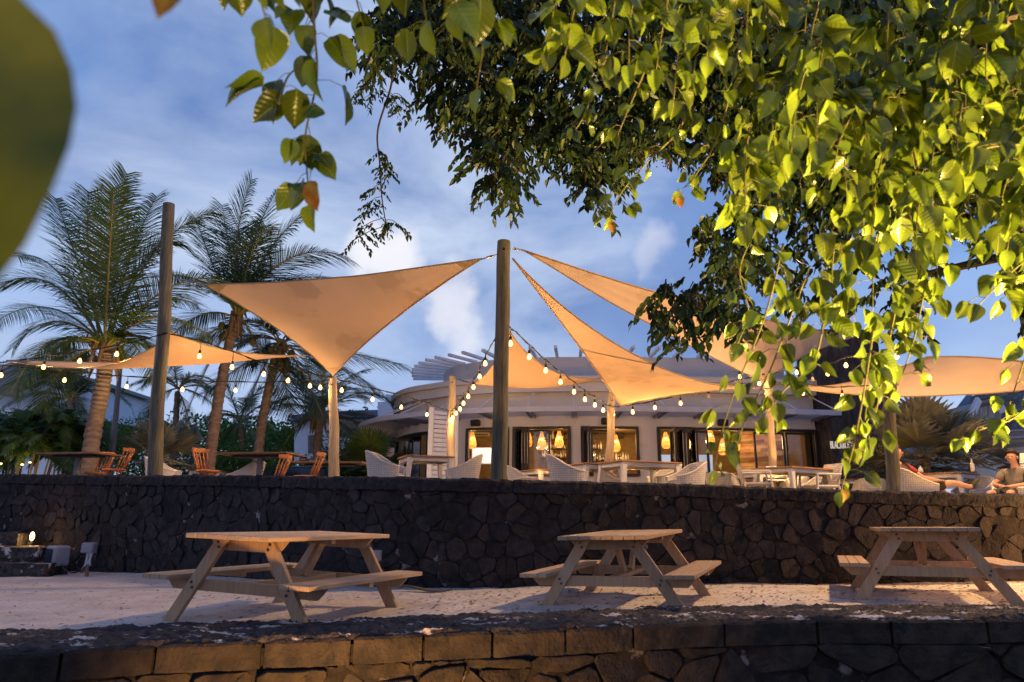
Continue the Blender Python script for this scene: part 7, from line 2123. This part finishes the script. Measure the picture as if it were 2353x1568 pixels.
def roof_plane(par, pts, name, m_, rows=0, ribs=0, th=0.12):
    """roof slope from four corners (ridge-left, ridge-right, eave-right, eave-left), covered in courses or ribs"""
    a, b_, c, d = [P(*p) for p in pts]; o = MB()
    n = (b_ - a).cross(d - a).normalized()
    if n.z < 0: n = -n
    o.v = [tuple(q) for q in (a, b_, c, d)] + [tuple(q - n * th) for q in (a, b_, c, d)]; o.f = [(0, 1, 2, 3), (7, 6, 5, 4)] + [(i, (i + 1) % 4, 4 + (i + 1) % 4, 4 + i) for i in range(4)]
    base = o.build(name, m_, par, world=True); o = MB(); rr = random.Random(5)
    for i in range(rows):
        f0, f1 = i / rows, (i + 1.15) / rows; f1 = min(1, f1); L0, R0, L1, R1 = a.lerp(d, f0), b_.lerp(c, f0), a.lerp(d, f1), b_.lerp(c, f1); w_ = (R0 - L0).length; x = 0.0
        while x < 1:
            e_ = min(1, x + rr.uniform(0.13, 0.24) / max(w_, 0.1)); lift = rr.uniform(0.02, 0.045); k = rr.uniform(-0.03, 0.02) / rows * 3
            p = [L0.lerp(R0, x + .001), L0.lerp(R0, e_ - .001), L1.lerp(R1, e_ - .001), L1.lerp(R1, x + .001)]
            q0 = len(o.v); o.v += [tuple(p[0] + n * 0.005), tuple(p[1] + n * 0.005), tuple(p[2] + n * lift), tuple(p[3] + n * lift), tuple(p[2] + n * 0.001), tuple(p[3] + n * 0.001)]; o.f += [(q0, q0 + 1, q0 + 2, q0 + 3), (q0 + 3, q0 + 2, q0 + 4, q0 + 5)]; x = e_
    for i in range(ribs):
        f = (i + 0.5) / ribs; o.beam(a.lerp(b_, f) + n * 0.02, d.lerp(c, f) + n * 0.02, 0.05, 0.05, n)
    if rows or ribs: o.build('shingles' if rows else 'ribs', m_, base, world=True)
    return base


hb = thing('shingled_house', 'large house with a steep shingled roof and a white shuttered dormer', 'house', P(2300, 1040, 26))
roof_plane(hb, ((2226, 912, 27.5), (2480, 850, 25.5), (2480, 995, 22.0), (2196, 1012, 23.5)), 'roof', M['shingle'], rows=16)
roof_plane(hb, ((2222, 908, 27.6), (2234, 908, 27.6), (2190, 1008, 23.7), (2158, 985, 25.0)), 'roof', M['metal_roof'], ribs=4)
slab([(2214, 1003, 23.8), (2480, 985, 22.3), (2480, 1110, 22.3), (2214, 1110, 23.8)], 5, 'wall', M['house_cream'], hb)
for (v0, v1, dp) in ((986, 990, 21.6), (991, 1000, 21.7), (1001, 1004, 21.6), (1016, 1026, 22.0)): slab([(2290, v0 + 4, dp + .3), (2480, v0 - 8, dp), (2480, v1 - 8, dp), (2290, v1 + 4, dp + .3)], 0.25, 'gutter' if v0 < 1010 else 'fascia_board', M['far_roof'] if v0 < 1010 else M['shingle'], hb)
slab([(2343, 1042, 22.1), (2380, 1040, 22.1), (2380, 1075, 22.1), (2343, 1074, 22.1)], 0.2, 'window', M['lit_window'], hb)
slab([(2336, 1040, 22.05), (2343, 1040, 22.05), (2343, 1080, 22.05), (2336, 1080, 22.05)], 0.2, 'window_frame', M['dark_frame'], hb)
dm = slab([(2250, 924, 23.4), (2284, 916, 23.4), (2304, 938, 23.4), (2300, 964, 23.4), (2249, 975, 23.4)], 2.2, 'dormer', M['house_cream'], hb)
for i in range(10):
    v = 926 + i * 4.8; MB().beam(P(2250, v + 2, 23.36), P(2301, v - 4, 23.36), 0.02, 0.012).build('board_joint', M['far_roof'], dm, world=True)
for (u0, u1) in ((2255, 2268), (2270, 2284)):
    s_ = slab([(u0, 937 - (u0 - 2255) * .25, 23.3), (u1, 934 - (u0 - 2255) * .25, 23.3), (u1 + 1, 963 - (u0 - 2255) * .2, 23.3), (u0 + 1, 967 - (u0 - 2255) * .2, 23.3)], 0.06, 'shutter', M['white_paint'], dm)
    for i in range(9): v = 939 + i * 2.9 - (u0 - 2255) * .22; MB().beam(P(u0 + 1.5, v, 23.24), P(u1 - 1, v - 0.7, 23.24), 0.03, 0.022).build('louvre', M['house_cream'], s_, world=True)
for (p0, p1) in (((2249, 918, 23.0), (2228, 962, 22.8)), ((2286, 914, 23.0), (2307, 948, 22.9))):
    MB().beam(P(*p0), P(*p1), 0.10, 0.22, (0, 0, 1)).build('barge_board', M['white_paint'], dm, world=True)
roof_plane(hb, ((2286, 911, 25.5), (2286, 913, 23.0), (2240, 924, 23.0), (2250, 918, 25.8)), 'dormer_roof', M['shingle'], rows=3)
hm = thing('metal_roofed_house', 'gabled house with a blue-grey ribbed metal roof, beyond the fan palm', 'house', P(2120, 1040, 30))
roof_plane(hm, ((2070, 948, 34), (2108, 939, 29), (2052, 1000, 28), (2020, 990, 33)), 'roof', M['metal_roof'], ribs=9)
roof_plane(hm, ((2108, 939, 29), (2122, 936, 34), (2176, 985, 33), (2145, 976, 28)), 'roof', M['metal_roof'], ribs=6)
roof_plane(hm, ((2128, 968, 30), (2190, 962, 32), (2215, 1024, 26), (2060, 1024, 26)), 'roof', M['metal_roof'], ribs=18)
gb_ = slab([(2108, 944, 29.1), (2139, 973, 28.6), (2080, 983, 28.6)], 0.3, 'gable', M['window_dark'], hm)
for (p0, p1) in (((2108, 943, 28.8), (2076, 981, 28.4)), ((2108, 943, 28.8), (2140, 974, 28.4)), ((2107, 946, 28.8), (2108, 980, 28.8))): MB().beam(P(*p0), P(*p1), 0.16, 0.20).build('gable_timber', M['far_white'], gb_, world=True)
slab([(2035, 1005, 29.3), (2190, 1005, 29.3), (2190, 1110, 29.3), (2035, 1110, 29.3)], 4, 'wall', M['house_cream'], hm)
slab([(2066, 940, 36), (2076, 933, 36), (2092, 946, 36), (2092, 975, 36), (2060, 975, 36)], 2, 'chimney', M['metal_roof'], hm)
hl = thing('white_villa', 'white building with louvred gable glimpsed right of the black pier', 'house', P(2000, 1010, 30))
slab([(1985, 944, 30), (2015, 932, 30), (2050, 945, 30), (2050, 1110, 30), (1985, 1110, 30)], 3, 'wall', M['far_white'], hl)
for i in range(8): v = 948 + 7 * i; MB().beam(P(1988, v, 29.9), P(2030, v, 29.9), 0.06, 0.05).build('louvre', M['metal_roof'], hl, world=True)
# ------------------------------------------------------------------ outdoor lamps
def ground_spot(loc, label, aim, energy, cone, color=WARM, size=0.06, blend=0.6):
    t = thing('ground_spotlight', label, 'spotlight', loc, 0, 'ground spotlights')
    d = (Vector(aim) - Vector(loc)).normalized(); q = d.to_track_quat('Z', 'Y').to_matrix()
    c = Vector(loc) + Vector((0, 0, 0.16))
    MB().lathe(c - d * 0.12, [(0.045, 0.0), (0.065, 0.03), (0.07, 0.11), (0.074, 0.125)], 14, rot=q).build('housing', M['black_plastic'], t, world=True)
    MB().lathe(c, [(0.058, 0.0), (0.056, 0.012)], 14, rot=q).build('lens', M['lamp_glow'], t, world=True)
    MB().tube([loc, Vector(loc) + Vector((0, 0, 0.10))], 0.012, 6).build('spike', M['black_plastic'], t, world=True)
    lamp('spot_beam', 'SPOT', c + d * 0.03, energy, color, size, aim=Vector(aim) + Vector((0, 0, 0.16)), cone=cone, blend=blend, parent=t)
    return t


# tall street lamp beyond the right edge; it throws the table shadows towards the camera
sl = thing('street_lamp', 'tall street lamp behind the leaves at the right', 'street lamp', (8.9, 11.6, 1.05))
MB().tube([(8.9, 11.6, 1.05), (8.9, 11.6, 8.6), (8.75, 11.4, 9.1), (8.4, 11.0, 9.25)], [0.075, 0.05, 0.045, 0.04], 10).build('post', M['dark_metal'], sl, world=True)
MB().cbox((8.2, 10.8, 9.22), (0.5, 0.24, 0.10), 0.03, rz=R(40)).build('lamp_head', M['dark_metal'], sl, world=True)
MB().box((8.2, 10.8, 9.16), (0.36, 0.17, 0.012), rz=R(40)).build('diffuser', M['lamp_glow'], sl, world=True)
lamp('street_light', 'SPOT', (8.2, 10.8, 9.12), 5200, (1.0, 0.60, 0.27), 0.26, aim=(1.5, 7.5, 0), cone=125, blend=0.5, parent=sl)
# garden spots at the foot of the beach wall and under the tree
ground_spot((-1.0, 3.4, -1.2), 'garden spotlight washing the left part of the beach wall', (-1.0, 5.6, -0.6), 600, 100, AMBER)
ground_spot((3.3, 1.3, -1.2), 'garden spotlight pointing up into the overhanging tree', (2.5, 3.0, 3.2), 6500, 80, (1.0, 0.66, 0.22), 0.10)
ground_spot((0.2, -0.3, -1.2), 'small added spotlight, out of view, brightening the hanging spray of leaves', (-0.5, 1.3, 2.0), 520, 95, (1.0, 0.66, 0.22), 0.08)  # added lamp, brightens the hanging spray and the leaf near the lens
t = thing('added_bollard', 'low bollard lamp added out of view beyond the right edge to warm the wall', 'added light', (8.3, 8.7, 0.1))  # added lamp: its warm glow on the wall stands in for lens flare
MB().tube([(8.3, 8.7, 0.1), (8.3, 8.7, 0.85)], 0.06, 14).build('post', M['dark_metal'], t, world=True)
MB().tube([(8.3, 8.7, 0.86), (8.3, 8.7, 0.98)], 0.055, 14).build('diffuser', M['lamp_glow'], t, world=True)
MB().tube([(8.3, 8.7, 0.99), (8.3, 8.7, 1.02)], 0.075, 14).build('cap', M['dark_metal'], t, world=True)
lamp('added_bollard_glow', 'POINT', (8.3, 8.6, 1.15), 420, AMBER, 0.08, parent=t)
# warm uplights added on the terrace to brighten the sails beyond their bulbs
for (x, y, aim, e_, lab) in ((-3.9, 13.2, (-3.2, 12.6, 5), 120, 'added uplight beside the short lit pole'), (2.7, 15.8, (1.9, 13.6, 5), 130, 'added uplight at the foot of the leaning pole'),
                             (6.0, 14.9, (5.6, 14.0, 5), 110, 'added uplight at the foot of the pole by the folding doors'), (-6.6, 14.4, (-6.4, 13.4, 5), 90, 'added uplight under the low sail in front of the palms'),
                             (-0.4, 12.0, (-1.2, 11.6, 5), 70, 'added uplight behind the central pole'), (9.3, 13.6, (8.2, 12.8, 5), 60, 'added uplight under the low right sail'), (0.5, 15.8, (0.8, 15.6, 5), 60, 'added uplight under the small orange sail')):
    ground_spot((x, y, floor_z(x)), lab, aim, e_ * 3.2, 130, (1.0, 0.50, 0.15), 0.08, 1.0)
ground_spot((-8.2, 15.6, floor_z(-8.2)), 'added uplight at the foot of the stout palm', (-9.4, 16.6, 5.5), 420, 80, (1.0, 0.66, 0.25), 0.08, 0.8)  # added lamp to warm the stout palm from below
ground_spot((-6.0, 17.6, floor_z(-6.0)), 'added uplight under the tall leaning palms', (-6.6, 20.0, 5.0), 120, 90, (1.0, 0.66, 0.25), 0.08, 0.8)  # also an added lamp, lifting the leaning palms
